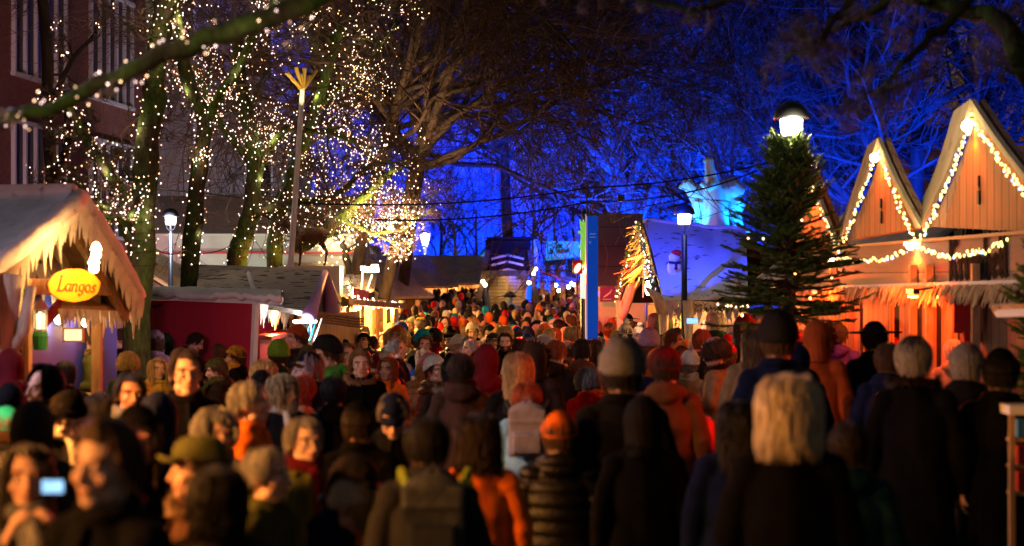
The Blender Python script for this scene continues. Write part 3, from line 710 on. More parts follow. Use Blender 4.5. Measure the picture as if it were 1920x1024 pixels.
# ---------------------------------------------------------------- helpers for stalls
def icicles(mb, a, b, n, lo, hi, rng, w=.03, lean=(0,0,0), mi=0):
    a, b = Vector(a), Vector(b); dr = (b-a).normalized()
    n = int(n*1.5)
    for i in range(n):
        t = (i+rng.uniform(-.4,1.4))/n; p = lerp(a, b, t); L = lerp(lo, hi, rng.random()**1.6); ww = w*rng.uniform(.7,1.3)
        e = p-V3(0,0,L)+Vector(lean)*L+dr*rng.uniform(-.15,.15)*L
        mb.tube([p+V3(0,0,.02), lerp(p,e,.45), e], [ww, ww*.62, .003], 5, mi=mi)
def beam(mb, a, b, w, h=None, mi=0):
    a, b = Vector(a), Vector(b); h = h or w; d = (b-a).normalized()
    up = V3(0,0,1) if abs(d.z) < .95 else V3(0,1,0); u = d.cross(up).normalized()*w/2; v = u.cross(d).normalized()*h/2
    mb.hexa([a-u-v, a+u-v, a+u+v, a-u+v, b-u-v, b+u-v, b+u+v, b-u+v], mi)
def garland(a, b, sag, n, rng, jit=.02):
    pts = []; cab = []
    for i in range(n+1):
        t = i/n; p = lerp(Vector(a), Vector(b), t)-V3(0,0,4*sag*t*(1-t)); cab.append(p)
        pts.append(p+Vector((rng.gauss(0,jit),rng.gauss(0,jit),rng.gauss(0,jit))))
    return pts, cab
def greens(pts, r, n, rng, mb=None):
    mb = mb or MB()
    for i in range(n):
        k = rng.uniform(0, len(pts)-1.001); a = lerp(pts[int(k)], pts[int(k)+1], k-int(k))
        d = Vector((rng.gauss(0,1),rng.gauss(0,1),rng.gauss(0,1))).normalized()*r*rng.uniform(.6,1.2)
        mb.tube([a, a+d*.5, a+d+V3(0,0,-.1*r)], [.010,.012,.001], 3)
    return mb
def stall(label, cx, cy, rot, w, dp, eave, ridge, W=60, col=(1,.55,.18), roof=None, wall=None, name='market_stall', fringe=True, over=.25, seed=1, group=None, bulbs=3, snowy=True, goods=True):
    """gabled wooden market hut; ridge along local x, its open counter faces local -y"""
    rng = random.Random(seed); t = thing(name, label, 'market stall', (cx, cy, 0), group)
    M4 = Matrix.Translation((cx,cy,0)) @ Matrix.Rotation(rad(rot), 4, 'Z')
    def X(mb): mb.v = [tuple(M4 @ Vector(v)) for v in mb.v]; return mb
    roof = roof or M_SNOW; wall = wall or M_PLANKB
    b = MB(); hx, hy = w/2, dp/2
    b.box((0,hy,eave/2), (w,.05,eave)); b.box((-hx,0.02,eave/2), (.05,dp-.1,eave)); b.box((hx,0.02,eave/2), (.05,dp-.1,eave))
    for s in (-1,1): b.poly([(s*hx,-hy,eave),(s*hx,hy,eave),(s*hx,0,ridge)], (-.04*s,0,0))
    part('wall', X(b), wall, t)
    for s in (-1,1):
        p = MB(); p.box((s*(hx-.04),-hy,eave/2), (.1,.1,eave)); part('post', X(p), M_WOOD, t)
    c = MB(); c.box((0,-hy-.02,.5), (w-.12,.06,1.0)); c.box((0,-hy-.08,1.03), (w-.1,.36,.05)); part('counter', X(c), M_WOODL, t)
    r = MB(); o = over
    for s in (-1,1): r.slab([(-hx-o,s*(hy+o),eave-o*.5),(hx+o,s*(hy+o),eave-o*.5),(hx+o,0,ridge+.04),(-hx-o,0,ridge+.04)], .07)
    part('roof', X(r), M_WOODD if snowy else roof, t)
    if snowy:
        sn = MB(); nx, ny = 16, 6
        for s in (-1,1):
            vs = []
            for i in range(nx+1):
                for j in range(ny+1):
                    u = i/nx; v = j/ny; x = lerp(-hx-o-.03, hx+o+.03, u); y = s*lerp(hy+o+.03, 0, v); z = lerp(eave-o*.5-.03, ridge+.04, v)
                    vs.append(Vector((x, y, z+.045))); 
            top = [q+V3(0,0,(.05+.05*rng.random())*(1 if 0 < (k//(ny+1)) < nx and 0 < k % (ny+1) else .5)) for k, q in enumerate(vs)]
            N0 = len(vs); fs = []
            for i in range(nx):
                for j in range(ny):
                    a = i*(ny+1)+j; q = (a, a+ny+1, a+ny+2, a+1); fs.append(tuple(N0+k for k in (q if s < 0 else q[::-1])))
            sn.add(vs+top, fs)
            edge = [top[i*(ny+1)] for i in range(nx+1)]; sn.tube(edge, .05, 6)
            for ii in (0, nx): sn.tube([top[ii*(ny+1)+j] for j in range(ny+1)], .05, 6)
        part('snow', X(sn), roof, t, True)
    if fringe:
        f = MB(); icicles(f, (-hx-o,-hy-o,eave-o*.5), (hx+o,-hy-o,eave-o*.5), int((w+2*o)/.09), .08, .26, rng)
        for s in (-1,1):
            for q in (-1,1): icicles(f, (s*(hx+o),q*(hy+o),eave-o*.5), (s*(hx+o),0,ridge), int(dp/.14), .08, .3, rng)
        part('icicles', X(f), M_ICE, t)
    if goods:
        g = MB()
        for i in range(int(w/.12)):
            x = -hx+.15+i*.12; g.box((x,-hy-.06,1.06+.05), (.09,.16,.09*rng.uniform(.5,1.6)))
        for k in range(2):
            g.box((0,hy-.15,1.35+.35*k), (w-.2,.2,.03))
            for i in range(int(w/.16)): g.lathe(tuple((-hx+.2+i*.16,hy-.15,1.365+.35*k)), [(.045,0),(.05,.1),(.02,.14),(.02,.18)], 6)
        part('goods', X(g), [M_WOODL], t)
    for k in range(bulbs):
        p = M4 @ V3(lerp(-hx*.7, hx*.7, (k+.5)/bulbs), -hy*.45, eave-.12)
        lb = MB(); lb.ball(p, .045, 10, 8); lb.tube([p+V3(0,0,.04), p+V3(0,0,.3)], .006, 4); part('hanging_lamp', lb, E_HOT if col[1] > .5 else E_ORANGE, t)
        add_light('POINT', p-V3(0,0,.07), W/bulbs, col, .05, parent=t)
    return t
def lamp_post(label, x, y, h=3.85, W=60, col=(1,.93,.85)):
    t = thing('street_lamp', label, 'street lamp', (x,y,0), 'street lamps along the promenade')
    p = MB(); p.lathe((x,y,0), [(.075,0),(.075,.9),(.05,1.0),(.045,h-.50)], 14); part('pole', p, M_METAL, t, True)
    n = MB(); n.lathe((x,y,h-.50), [(.025,0),(.016,.07),(.016,.16),(.04,.18)], 10)
    for a in (0, PI/2, PI, 1.5*PI): n.tube([(x,y,h-.46),(x+.07*math.cos(a),y+.07*math.sin(a),h-.41),(x+.095*math.cos(a),y+.095*math.sin(a),h-.33)], .006, 5)
    part('neck', n, M_METAL, t)
    g = MB(); g.lathe((x,y,h-.33), [(.08,0),(.10,.02),(.108,.15),(.09,.16)], 20); part('lamp_glass', g, E_LAMP, t, True)
    c = MB(); prof = [(.168,0),(.172,.015),(.15,.085),(.098,.145),(.022,.172),(.0,.176)]; c.lathe((x,y,h-.17), prof, 24); part('cap', c, M_METAL, t, True)
    for a in (0,):
        add_light('POINT', (x, y-.20, h-.26), W, col, .08, parent=t)
    return t
# ================================================================= SETTING
g = MB(); gx = [-160,-60,-20]+[-12+i*.4 for i in range(61)]+[20,60,160]; gy = [-30,0]+[4+i*.8 for i in range(80)]+[90,150,400]
g.add([(x,y,GZ(x,y)) for x in gx for y in gy], [(i*len(gy)+j,(i+1)*len(gy)+j,(i+1)*len(gy)+j+1,i*len(gy)+j+1) for i in range(len(gx)-1) for j in range(len(gy)-1)]); struct('ground', g, pavemat())

# --- brick building left, grey tower, tents
BA, BB = V3(-14.2,29,0), V3(-11.6,54,0)          # facade line
BU = (BB-BA).normalized(); BN = V3(BU.y,-BU.x,0)  # towards the street
def wallpt(s, z, off=0): return BA+BU*s+BN*off+V3(0,0,z)
t = thing('brick_building', 'red brick building with tall white framed windows behind the lit trees at left', 'building', BA)
w = MB(); Lb = (BB-BA).length; w.hexa([wallpt(-12,0),wallpt(Lb,0),wallpt(Lb,0,-8),wallpt(-12,0,-8),wallpt(-12,16),wallpt(Lb,16),wallpt(Lb,16,-8),wallpt(-12,16,-8)]); part('wall', w, M_BRICK, t)
for row, (z0, z1) in enumerate(((3.4,6.2),(7.4,10.6),(11.8,15))):
    for k in range(6):
        s0 = -8+k*5.6; s1 = s0+3.6
        f = MB()
        n = 5
        for i in range(n+1):
            s = lerp(s0, s1, i/n); f.hexa([wallpt(s-.05,z0,.01),wallpt(s+.05,z0,.01),wallpt(s+.05,z0,.12),wallpt(s-.05,z0,.12),wallpt(s-.05,z1,.01),wallpt(s+.05,z1,.01),wallpt(s+.05,z1,.12),wallpt(s-.05,z1,.12)])
        for z in (z0, z1): f.hexa([wallpt(s0-.1,z-.05,.012),wallpt(s1+.1,z-.05,.012),wallpt(s1+.1,z-.05,.15),wallpt(s0-.1,z-.05,.15),wallpt(s0-.1,z+.05,.012),wallpt(s1+.1,z+.05,.012),wallpt(s1+.1,z+.05,.15),wallpt(s0-.1,z+.05,.15)])
        fo = part('window', f, M_FRAME, t)
        gl = MB(); gl.hexa([wallpt(s0,z0,.0),wallpt(s1,z0,.0),wallpt(s1,z0,.03),wallpt(s0,z0,.03),wallpt(s0,z1,.0),wallpt(s1,z1,.0),wallpt(s1,z1,.03),wallpt(s0,z1,.03)]); part('pane', gl, M_GLASSD, fo)
pl = MB(); pl.box((wallpt(5.3,0,.3).x, wallpt(5.3,0,.3).y, 3.4), (.35,.35,6.8)); solo('drain_pillar', pl, mat('yellow_green_paint', (.25,.32,.05), .6), 'yellow green square pillar on the brick facade above the food stall roof', 'pillar')
t = thing('concrete_tower', 'grey rendered tower block wall rising between the two lit trunks', 'building', (-9.9,55,0))
w = MB(); w.box((-9.3,57.5,9), (4.4,5,18)); part('wall', w, M_GREY, t)
for k in range(3):
    f = MB(); f.box((-8.15,54.96,5.4+k*4), (.9,.06,1.5)); fo = part('window', f, M_FRAME, t); gl = MB(); gl.box((-8.15,54.92,5.4+k*4), (.78,.05,1.36)); part('pane', gl, M_GLASSD, fo)
w = MB(); w.box((-10.2,54.93,9),( .12,.14,18)); part('downpipe', w, M_FRAME, t)
t = thing('marquee', 'long pale canvas marquee behind the lit tree trunks and birch bark roofs', 'tent', (-6,39,0))
w = MB(); w.box((-6.0,40,1.6), (5.0,4,3.2)); part('canvas_wall', w, M_TENT, t)
w = MB(); w.slab([(-8.6,37.8,3.15),(-3.4,37.8,3.15),(-3.4,40,4.1),(-8.6,40,4.1)], .05); w.slab([(-8.6,42.2,3.15),(-3.4,42.2,3.15),(-3.4,40,4.1),(-8.6,40,4.1)], .05); part('canvas_roof', w, M_TENT, t)
w = MB(); w.box((-6,37.95,2.75),(5.02,.04,.04)); part('red_trim', w, mat('red_trim', (.5,.05,.06), .5), t)
# --- blue glass hall far behind with vertical fins
t = thing('glass_hall', 'long hall with pale vertical fins glowing blue at the end of the promenade', 'building', (-2,98,0))
M_BLUEW = mat('pale_cladding', (.5,.55,.6), .6, var=.5, vscale=1.2, stretch=(3,3,.05))
w = MB(); w.box((0,101,6), (44,5,12)); part('wall', w, M_BLUEW, t)
rng = random.Random(5); fins = MB()
for i in range(170):
    x = -21+i*.25+rng.uniform(-.08,.08); fins.box((x,98.3,lerp(2.5,4.6,rng.random()**.6)+1), (.05,.25,lerp(4,9,rng.random())))
part('fins', fins, M_BLUEW, t)
# --- far town houses left of centre, dim
for i, (x, y, wd, h, lab) in enumerate(((-9.2,74,2.2,3.3,'small gabled far house behind the yellow lit branches'),(-6.6,80,2.0,3.7,'narrow far gabled house left of the white far lamp'),(-3.9,82,2.4,3.2,'broad far gabled house right of the far lamp'),(-.9,84,2.6,3.9,'far steep gabled house behind the dark timber ship stage'))):
    t = thing('town_house', lab, 'house', (x,y,0), 'far town houses'); w = MB(); w.box((x,y+2,h*.36), (wd,4,h*.72)); w.poly([(x-wd/2,y,h*.72),(x+wd/2,y,h*.72),(x,y,h)], (0,4,0)); part('wall', w, M_GREY, t)
    r = MB()
    for s in (-1,1): r.slab([(x+s*(wd/2+.15),y-.15,h*.72-.1),(x+s*(wd/2+.15),y+4,h*.72-.1),(x,y+4,h+.06),(x,y-.15,h+.06)], .1)
    part('roof', r, M_WOODD, t)
    for s in (-.28,.28):
        f = MB(); f.box((x+s*wd,y-.03,h*.5), (.5,.06,.8)); fo = part('window', f, M_FRAME, t); gl = MB(); gl.box((x+s*wd,y-.05,h*.5), (.4,.06,.7)); part('pane', gl, M_GLASSD, fo)

# ================================================================= LEFT: the food hut (Langos)
def langos():
    rng = random.Random(3)
    A = P(138,388,15.2)                                  # gable apex
    Ln = P(-95,590,13.2); Rn = P(247,578,16.6)           # near and far eave
    back = V3(-3.0,.9,.0)                               # ridge direction
    t = thing('food_hut', 'wooden snack hut with snowy gable, icicles and an orange oval sign', 'market stall', (A.x, A.y, 0))
    r = MB(); 
    r.slab([Ln, Ln+back, A+back, A], .08); r.slab([Rn, Rn+back, A+back, A], .08); part('roof', r, M_WOOD, t)
    # snow blanket with a swollen edge
    sn = MB(); nx, ny = 22, 12
    for side, E in ((0,Ln),(1,Rn)):
        vs = []; 
        for i in range(nx+1):
            for j in range(ny+1):
                u, v = i/nx, j/ny; q = lerp(lerp(E, A, v), lerp(E, A, v)+back*1.02, u)
                sag = -.10*math.sin(v*PI)*(1 if side == 0 else .6)
                q = q+V3(.06*(1-u) if i == 0 else 0, 0, .13+sag+.05*math.sin(u*9+v*4)+.03*rng.random()+(.05*math.sin(v*3.1)*math.exp(-u*5)))
                vs.append(q)
        fs = [(i*(ny+1)+j, (i+1)*(ny+1)+j, (i+1)*(ny+1)+j+1, i*(ny+1)+j+1) for i in range(nx) for j in range(ny)]
        sn.add(vs, fs if side else [f[::-1] for f in fs])
        sn.tube([vs[j]-V3(0,0,.03) for j in range(ny+1)], [.085]*(ny+1), 8)
        sn.tube([vs[i*(ny+1)]-V3(0,0,.05) for i in range(nx+1)], .08, 8)
    sn.tube([A+V3(0,0,.12), A+back+V3(0,0,.12)], .09, 8)
    part('snow', sn, M_SNOW, t, True)
    ic = MB(); icicles(ic, lerp(Ln,A,-.05)+V3(.08,-.02,.02), A+V3(.08,-.02,-.0), 44, .1, .34, rng, .035, (.0,0,0)); icicles(ic, A+V3(.08,-.02,0), Rn+V3(.1,0,.04), 44, .08, .3, rng, .035)
    icicles(ic, Rn+V3(.05,0,-.02), Rn+back*.4+V3(.0,-.1,-.02), 18, .1, .3, rng)
    part('icicles', ic, M_ICE, t)
    # barge boards, tie beam, rafters
    w = MB(); beam(w, Ln+V3(-.05,0,-.06), A+V3(-.05,0,-.1), .05, .16); beam(w, Rn+V3(-.05,0,-.06), A+V3(-.05,0,-.1), .05, .16)
    tl = lerp(Ln, A, .33)+V3(-.1,0,-.08); tr = lerp(Rn, A, .30)+V3(-.1,0,-.08); beam(w, tl, tr, .12, .14); part('gable_boards', w, M_WOODL, t)
    sf = MB()
    for k in range(9):
        u = .12+k*.1; a = lerp(Ln,A,.2)+back*u-V3(0,0,.08); b = A+back*u-V3(0,0,.1); beam(sf, a, b, .05, .07); a = lerp(Rn,A,.1)+back*u-V3(0,0,.08); beam(sf, a, b, .05, .07)
    part('rafters', sf, M_WOODL, t)
    # posts of the front
    for (px, d, m, wd) in ((45,14.4,M_WOODL,.11),(33,14.3,M_WOODD,.10),(182,16.4,M_WOODL,.09)):
        q = P(px,600,d); p = MB(); p.box((q.x,q.y,1.08), (wd,wd,2.16)); part('post', p, m, t)
    tk = MB(); q0 = P(8,700,13.8)
    tk.tube([(q0.x,q0.y,0),(q0.x+.02,q0.y,.9),(q0.x-.05,q0.y,1.5),(q0.x+.05,q0.y,2.2)], [.2,.16,.14,.11], 10); tk.tube([(q0.x,q0.y,1.5),(q0.x+.16,q0.y-.02,1.75),(q0.x+.22,q0.y,2.1)], [.08,.06,.04], 8); part('driftwood_post', tk, M_DRIFT, t, True)
    # interior: painted mountain panel, counter, back wall
    bw = MB(); c0, c1 = P(40,500,15.6), P(215,500,18.2); bw.slab([(c0.x,c0.y,0),(c1.x,c1.y,0),(c1.x,c1.y,2.3),(c0.x,c0.y,2.3)], .05); part('back_wall', bw, mat('violet_panel', (.025,.04,.42), .6), t)
    mt = MB(); u = (c1-c0); u.z = 0; nrm = V3(u.y,-u.x,0).normalized()
    for k in range(9):
        a = k/9; s0 = V3(c0.x,c0.y,2.24)+u*a+nrm*.035; s1 = V3(c0.x,c0.y,2.24)+u*(a+1/9)+nrm*.035; m_ = (s0+s1)/2-V3(0,0,.2+.14*(k%3)); mt.poly([s0,m_,s1], nrm*.01)
    mt.poly([V3(c0.x,c0.y,2.3)+nrm*.035, V3(c1.x,c1.y,2.3)+nrm*.035, V3(c1.x,c1.y,2.22)+nrm*.035, V3(c0.x,c0.y,2.22)+nrm*.035][::-1], nrm*.013)
    part('painted_icicles', mt, M_WHITE, t)
    ct = MB(); a, b = P(30,700,14.6), P(200,700,17.0); beam(ct, (a.x,a.y,1.0), (b.x,b.y,1.0), .45, .06); beam(ct, (a.x,a.y,.5), (b.x,b.y,.5), .05, .95); part('counter', ct, M_WOODL, t)
    # small lean-to canopy below the sign
    cn = MB(); cn.slab([P(115,578,15.4),P(250,583,16.9),P(236,560,17.6),P(120,556,16.4)], .06); part('canopy', cn, M_WOODL, t)
    sg2 = MB(); icicles(sg2, P(112,583,15.3)-V3(0,0,.0), P(250,588,16.8), 22, .06, .2, rng, .025); part('canopy_icicles', sg2, M_ICE, t)
    sp = MB(); beam(sp, P(128,556,16.2), P(80,606,16.0), .05, .1); part('brace', sp, M_RED, t)
    for px, py, d in ((180,478,14.5),(176,503,14.3)):
        q = P(px,py,d); l = MB(); l.ball(q, .042, 12, 8); l.lathe((q.x,q.y,q.z+.04), [(.05,0),(.03,.05),(.01,.07)], 10); part('spotlight', l, E_HOT, t); add_light('POINT', q+V3(.02,-.10,-.02), 30, (1,.52,.14), .05, parent=t)
    for px, py, d in ((15,520,14.6),(110,600,16.2),(160,605,16.8)):
        q = P(px,py,d); l = MB(); l.ball(q, .04, 10, 8); l.tube([q,q+V3(0,0,.3)], .006, 4); part('hanging_lamp', l, E_HOT, t); add_light('POINT', q-V3(0,0,.07), 8, (1,.55,.15), .05, parent=t)
    # the sign, hung from the tie beam
    s = thing('hanging_sign', 'orange oval board lettered Langos hanging in the snack hut gable', 'sign', P(138,535,14.55)); c = s.location.copy()
    u = (P(193,535,14.75)-P(83,535,14.3)).normalized(); v = V3(0,0,1); n = u.cross(v).normalized()
    bd = MB(); rx, ry = .262, .14; k = 48
    bd.poly([c+u*(rx*(1+.012*math.sin(9*a))*math.cos(a))+v*(ry*(1+.02*math.sin(11*a))*math.sin(a))-n*.012 for a in [2*PI*i/k for i in range(k)]], n*.024); part('board', bd, mat('orange_board', (.75,.25,.012), .45, var=.1, vscale=4), s)
    tx = MB(); wd = write(tx, 'Langos', GL, c-u*.178-v*.042+n*.0135, (u+V3(0,0,-.05)).normalized(), v+u*.12, .125, nib=(.105,.035), ang=35, out=n, t=.004); part('lettering', tx, mat('red_letter', (.5,.02,.01), .5), s)
    hg = MB()
    for q in (-.12,.12): hg.tube([c+u*q+v*.13, c+u*q+v*.34], .004, 4)
    part('chain', hg, M_CABLE, s)
    # lantern on the counter, price board, candle lamp
    q = P(76,625,14.6); l = thing('lantern', 'white metal lantern with yellow candle light on the snack hut counter', 'lantern', q)
    b = MB(); b.lathe((q.x,q.y,q.z+.02), [(.055,0),(.06,.01),(.06,.02)], 6); b.lathe((q.x,q.y,q.z+.2), [(.08,0),(.05,.05),(.015,.09),(.02,.11)], 6)
    for a in range(6): b.tube([(q.x+.055*math.cos(a*PI/3),q.y+.055*math.sin(a*PI/3),q.z+.03),(q.x+.055*math.cos(a*PI/3),q.y+.055*math.sin(a*PI/3),q.z+.2)], .005, 4)
    part('frame', b, M_WHITE, l); b = MB(); b.lathe((q.x,q.y,q.z+.04), [(.03,0),(.035,.12),(.01,.14)], 10); part('candle', b, E_YEL, l)
    b = MB(); b.lathe((q.x,q.y,q.z-.14), [(.06,0),(.07,.12),(.055,.155)], 12); part('stand', b, mat('green_tin', (.03,.2,.06), .4), l)
    q = P(138,628,15.6); b = thing('menu_board', 'small lit white menu board in yellow frame under the oval sign', 'sign', q)
    m = MB(); m.box(q, (.19,.03,.13)); part('frame', m, mat('yellow_frame', (.6,.35,.05), .5), b); m = MB(); m.box((q.x,q.y-.018,q.z), (.155,.008,.1)); part('panel', m, mat('lit_menu', (.8,.8,.7), .5, emit=(1,.8,.4), strength=1.6), b)
    m = MB()
    for i in range(4): m.box((q.x,q.y-.024,q.z+.033-.02*i), (.11-.02*(i%2),.004,.005))
    part('lines', m, M_BLACK, b)
langos()
# the row of huts continues out of view; its lamps are added for light
for k, (x, y) in enumerate(((-4.9,8.0),(-4.4,3.6))):
    stall('open wooden hut with added warm lamps left of the picture near the camera' if k else 'open wooden hut with added warm lamps just before the snack hut', x, y, 84, 3.2, 1.8, 2.2, 3.1, W=(60,40)[k], col=(1,.42,.10), seed=20+k, bulbs=2)
for x, y, tx, ty, Wt in ((-3.3,8.6,-1.7,9.2,620),(-3.2,4.4,-1.3,5.0,330),(-3.1,6.3,-.85,6.9,560)):
    q = V3(x,y,2.35); t = thing('added_lamp', 'added shaded warm lamp on the unseen left hut eave, '+{8.6:'farthest of three from the camera',4.4:'nearest of three to the camera',6.3:'middle one of three'}[y], 'lamp', q); m = MB(); m.lathe(q, [(.12,0),(.1,.06),(.03,.12),(.01,.16)], 14); part('shade', m, M_METAL, t); m = MB(); m.ball(q+V3(0,0,.015), .04, 8, 6); part('bulb', m, E_HOT, t); add_light('SPOT', q-V3(0,0,.04), Wt*1.7, (1,.36,.07), .05, target=V3(tx-.25,ty,1.35), cone=74, blend=.45, parent=t)  # added lamps out of view, there to light the near left crowd

# ================================================================= LEFT: maroon booth and bark roofs
def booth():
    rng = random.Random(4); q0, q1 = P(270,563,22.4), P(473,570,21.2); t = thing('maroon_booth', 'booth with plain maroon side wall and a snowy flat roof', 'market stall', (q0.x,q0.y,0))
    w = MB(); z = 1.88; u = V3(q1.x-q0.x,q1.y-q0.y,0); n = V3(-u.y,u.x,0).normalized()
    a, b = V3(q0.x,q0.y,0), V3(q1.x,q1.y,0); w.hexa([a,b,b+n*.06,a+n*.06,a+V3(0,0,z),b+V3(0,0,z),b+n*.06+V3(0,0,z),a+n*.06+V3(0,0,z)]); w.hexa([a+n*.065,a+n*2.4,a+n*2.4+u*.03,a+n*.065+u*.03]+[x+V3(0,0,z) for x in (a+n*.065,a+n*2.4,a+n*2.4+u*.03,a+n*.065+u*.03)]); part('wall', w, M_RED, t)
    r = MB(); e = b+u.normalized()*.5; n = V3(-.12,1,0); r.slab([a-u*.02-n*.1+V3(0,0,z+.05), e-n*.1+V3(0,0,z-.0), e+n*2.0+V3(0,0,z+.02), a-u*.02+n*2.0+V3(0,0,z+.07)], .07); part('roof', r, M_WHITE, t)
    s = MB(); nx = 30; vs = []
    for i in range(nx+1):
        for j in range(8): vs.append(lerp(a-u*.02, e, i/nx)-n*.12+n*2.1*j/7+V3(0,0,z+.10-.05*i/nx+.05*rng.random()+(.05 if 0<j<7 else 0)))
    s.add(vs, [(i*8+j,(i+1)*8+j,(i+1)*8+j+1,i*8+j+1) for i in range(nx) for j in range(7)]); s.tube([vs[i*8]-V3(0,0,.03) for i in range(nx+1)], .045, 7); part('snow', s, M_SNOWC, t, True)
    p = MB(); pa, pb = P(480,578,20.9), P(468,720,20.9); p.tube([(pa.x,pa.y,1.86),(pb.x,pb.y,0)], .045, 4); part('post', p, M_WHITE, t)
    # serving side: orange lit opening with icicle boards and red counter
    c0, c1 = P(483,700,21.4), P(552,700,24.5); cw = MB(); beam(cw, (c0.x,c0.y,1.42), (c1.x,c1.y,1.42), .35, .05); beam(cw, (c0.x,c0.y,.72), (c1.x,c1.y,.72), .06, 1.34); part('counter', cw, mat('red_counter', (.3,.02,.015), .3), t)
    bw = MB(); c2, c3 = P(480,600,24.5), P(560,600,27); bw.slab([(c2.x,c2.y,0),(c3.x,c3.y,0),(c3.x,c3.y,2),(c2.x,c2.y,2)], .05); part('back_wall', bw, M_PLANK, t)
    ic = MB(); icicles(ic, P(488,572,21.8), P(552,582,24.2), 22, .12, .32, rng, .04); part('icicles', ic, M_ICE, t)
    q = P(515,587,22.6); l = MB(); l.ball(q, .05, 10, 8); part('hanging_lamp', l, E_ORANGE, t); add_light('POINT', q-V3(0,.05,.08), 45, (1,.35,.08), .05, parent=t); add_light('POINT', P(530,640,23.5), 25, (1,.25,.06), .05, parent=t)
    q = P(289,575,22.2); l = MB(); l.ball(q, .025, 8, 6); l.tube([q, q+V3(.2,-.02,.06), q+V3(1.2,-.05,.06)], .008, 4); part('bulkhead_lamp', l, M_CABLE, t)
booth()
q = P(251,562,16.9); t = thing('added_pink_spot', 'small added pink spotlight under the right eave of the snack hut', 'floodlight', q); m = MB(); m.lathe(q, [(.03,0),(.04,.02),(.03,.08)], 10); part('housing', m, M_METAL, t); add_light('SPOT', q+V3(.03,0,-.03), 115, (1,.42,.55), .05, target=P(385,625,21.6), cone=75, blend=.7, parent=t)  # added spot that brings pink light to the maroon booth wall
for (x,y,z), tg, Wt, c, cn, lab in (((4.3,10.4,2.45),(.45,12.6,1.4),900,(1,.07,.015),38,'added red shaded lamp on a pole outside the picture at right'),):
    q = V3(x,y,z); t = thing('added_lamp', lab, 'lamp', q); m = MB(); m.lathe(q, [(.12,0),(.1,.06),(.03,.12),(.01,.16)], 14); part('shade', m, M_METAL, t); m = MB(); m.tube([q+V3(0,0,.1),q+V3(.3,0,.1),q+V3(.3,0,-z)], .02, 6); part('pole', m, M_METAL, t); m = MB(); m.ball(q+V3(0,0,.015), .04, 8, 6); part('bulb', m, E_ORANGE, t); add_light('SPOT', q-V3(0,0,.04), Wt, c, .05, target=Vector(tg), cone=cn, blend=.5, parent=t)  # added lamp out of view, reddens the visitors right of centre
